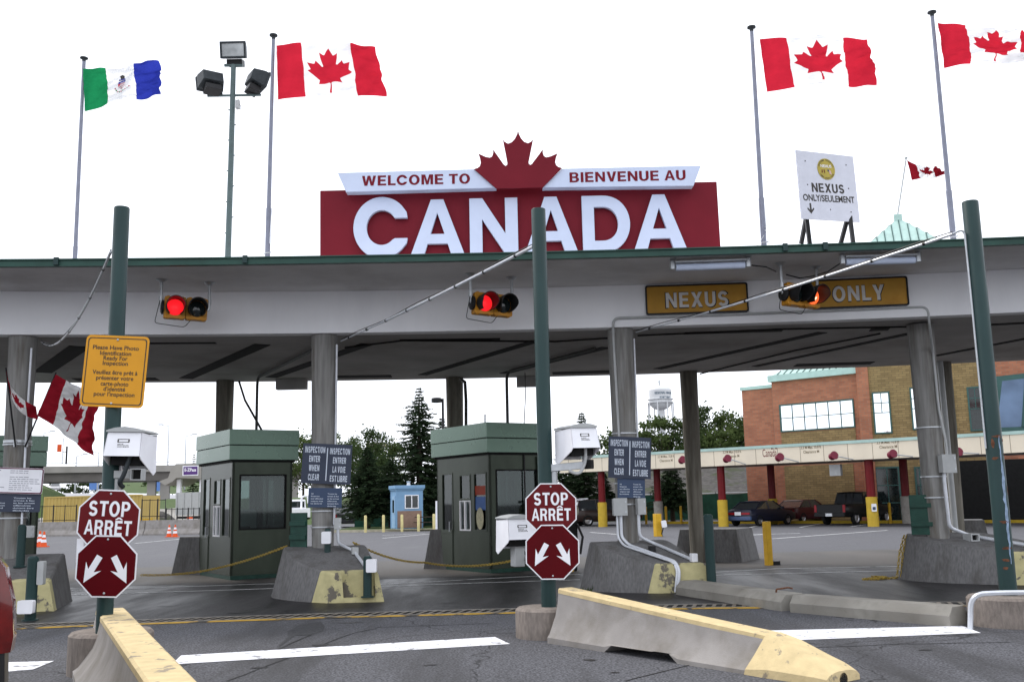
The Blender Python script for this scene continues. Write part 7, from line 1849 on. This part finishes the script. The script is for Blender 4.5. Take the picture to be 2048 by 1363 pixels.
def railfence(x0, x1, Y, zt, lab, n):
    t = thing('metal_fence', lab, 'fence', (D(x0, 1040, Y).x, Y, 0), 'black metal fences in the yard'); A, B = D(x0, 1040, Y).x, D(x1, 1040, Y).x
    for z in (zt, zt * .5): MB().tube([(A, Y, z), (B, Y, z)], .025, 5).build('rail', M['black'], t)
    for i in range(n + 1): x = A + (B - A) * i / n; MB().tube([(x, Y, 0), (x, Y, zt + .08)], .05 if i % 2 == 0 else .03, 5).build('post', M['black'], t)
    m = MB()
    for i in range(int((B - A) / .16)): m.tube([(A + i * .16, Y, .1), (A + i * .16, Y, zt)], .004, 3)
    m.build('mesh_wires', M['black'], t)
railfence(60, 152, 76, 2.1, 'black wire fence in front of the yellow container', 4); railfence(283, 330, 76, 2.4, 'black wire fence right of the left stop sign', 3); railfence(332, 398, 78, 1.7, 'lower black fence in front of the dump truck', 6)
# dump truck, pile, barrel, barricade
p = D(374, 1030, 96); p.z = 0; t = thing('dump_truck', 'white dump truck with grey tipper body left of the first booth', 'truck', p); Fd = Fr(p, yaw=-.25)
zt0, zt1 = 1.1, D(374, 984, 96).z
MB().poly(Fd, [(-1.2, zt0), (1.2, zt0), (1.3, zt1), (-1.3, zt1)], -4.5, 0).build('tipper_body', M['greybox'], t)
for x in (-1.15, -.4, .4, 1.15): MB().fbox(Fd, x - .06, x + .06, zt0 + .02, zt1 - .02, .002, .08).build('rib', M['greybox'], t)
MB().fbox(Fd, -1.1, 1.1, .55, 1.0, -6.5, -.1).build('chassis', M['black'], t); MB().fbox(Fd, -1.15, 1.15, .7, 2.9, -7, -4.7).build('cab', M['white'], t, bevel=.1)
for s in (-1, 1):
    for c_ in (-1.0, -2.3, -5.8): MB().lathe(Fd(s * .95, .5, c_), [(.25, -.18), (.5, -.18), (.5, .18), (.25, .18)], 18, F=XF(Fd.o, Fd.v, Fd.n, Fd.u)).build('wheel', M['tyre'], t, smooth=True)
p = D(298, 1030, 92); p.z = 0; rnd = random.Random(4); mb = MB()
for k in range(120):
    a, rr = rnd.uniform(0, 6.28), rnd.random() ** .5; q = p + V((1.3 * rr * math.cos(a), .8 * rr * math.sin(a), .75 * (1 - rr) + .02)); F_ = Fr(q, yaw=rnd.uniform(0, 3), tilt=rnd.uniform(-.8, .8), pitch=rnd.uniform(-.8, .8)); s = rnd.uniform(.1, .22); mb.fbox(F_, -s, s, -s * .4, s * .4, -s * .5, s * .5)
o = mb.build('debris_pile', M['cone_o'], base=p); tag(o, 'heap of orange plastic barrier pieces in the yard', 'pile')
hp = MB().lathe(p + V((.2, 2.2, 0)), [(2.0, 0), (1.6, .6), (.9, 1.2), (.3, 1.5), (.001, 1.55)], 18).build('gravel_heap', M['gravel'], smooth=True); tag(hp, 'grey gravel heap behind the orange heap', 'heap')
p = D(380, 1030, 84); p.z = 0; t = thing('traffic_barrel', 'orange and white striped traffic barrel beside the dump truck', 'traffic barrel', p); MB().lathe(p, [(.4, 0), (.4, .08), (.28, .08), (.27, .35)], 16).lathe(p, [(.265, .36), (.26, .52)], 16, mi=1).lathe(p, [(.258, .53), (.25, .7)], 16).lathe(p, [(.248, .71), (.24, .86)], 16, mi=1).lathe(p, [(.238, .87), (.22, 1.0), (.001, 1.02)], 16).build('body', [M['cone_o'], M['white']], t, smooth=True)
p = D(292, 1044, 80); p.z = 0; t = thing('barricade', 'small yellow barricade frame right of the left stop sign', 'barricade', p); Fz = Fr(p, yaw=.4)
for z in (.45, .9): MB().fbox(Fz, -.5, .5, z - .08, z + .08, -.03, .03).build('board', M['bol_y'], t)
for x in (-.42, .42): MB().tube([Fz(x, 0, .3), Fz(x, 1.05, 0), Fz(x, 0, -.3)], .03, 4).build('leg', M['bol_y'], t)
# scaffold frame behind the trees, utility truck and light tower between booth and column
Ys = 125; t = thing('scaffold_frame', 'unfinished concrete frame wrapped in pale scaffolding behind the pines', 'scaffold', D(755, 960, Ys)); Fs_ = Fr((0, Ys, 0)); m = MB()
a0, z1 = onF(Fs_, 733, 884); a1_, z0 = onF(Fs_, 768, 905); MB().fbox(Fs_, a0, a1_, z1 - .5, z1, -4, 0).build('top_slab', M['deckc'], t)
for i in range(5): x = a0 + .2 + (a1_ - a0 - .4) * i / 4; MB().fbox(Fs_, x - .12, x + .12, 2, z1 - .502, -.5, -.2).build('upright', M['white'], t)
aa, _ = onF(Fs_, 800, 900); zz = z1 - .9
for k in range(4):
    MB().tube([Fs_(a0 - .5, zz - k * 1.1, .2), Fs_(aa, zz - k * 1.1, .2)], .05, 4).build('ledger', M['bol_p'], t)
for i in range(8): x = a0 + (aa - a0) * i / 7; MB().tube([Fs_(x, 2, .25), Fs_(x, zz + .8, .25)], .05, 4).build('standard', M['bol_p'], t)
p = D(598, 1035, 100); p.z = 0; t = thing('utility_truck', 'white utility truck between the first booth and the second column', 'truck', p); Fu = Fr(p, yaw=.3)
MB().fbox(Fu, -1.1, 1.1, .6, 1.5, -3, 0).build('flatbed', M['white'], t, bevel=.05); MB().poly(Fu, [(-1, 1.2), (1, 1.2), (.9, 2.4), (-.9, 2.4)], -5, -3.1).build('cab', M['white'], t, bevel=.1); MB().fbox(Fu, -.8, .8, 1.6, 2.2, -3.09, -3.05).build('rear_window', M['glass_dark'], t)
for s in (-1, 1):
    for c_ in (-.8, -4): MB().lathe(Fu(s * .95, .42, c_), [(.2, -.14), (.42, -.14), (.42, .14), (.2, .14)], 16, F=XF(Fu.o, Fu.v, Fu.n, Fu.u)).build('wheel', M['tyre'], t, smooth=True)
MB().tube(bent([Fu(.3, 1.5, -1), Fu(.3, 2.6, -1), Fu(.9, 2.8, -1), Fu(1.0, 2.0, -1)], .2), .1, 8).build('crane_arm', M['white'], t)
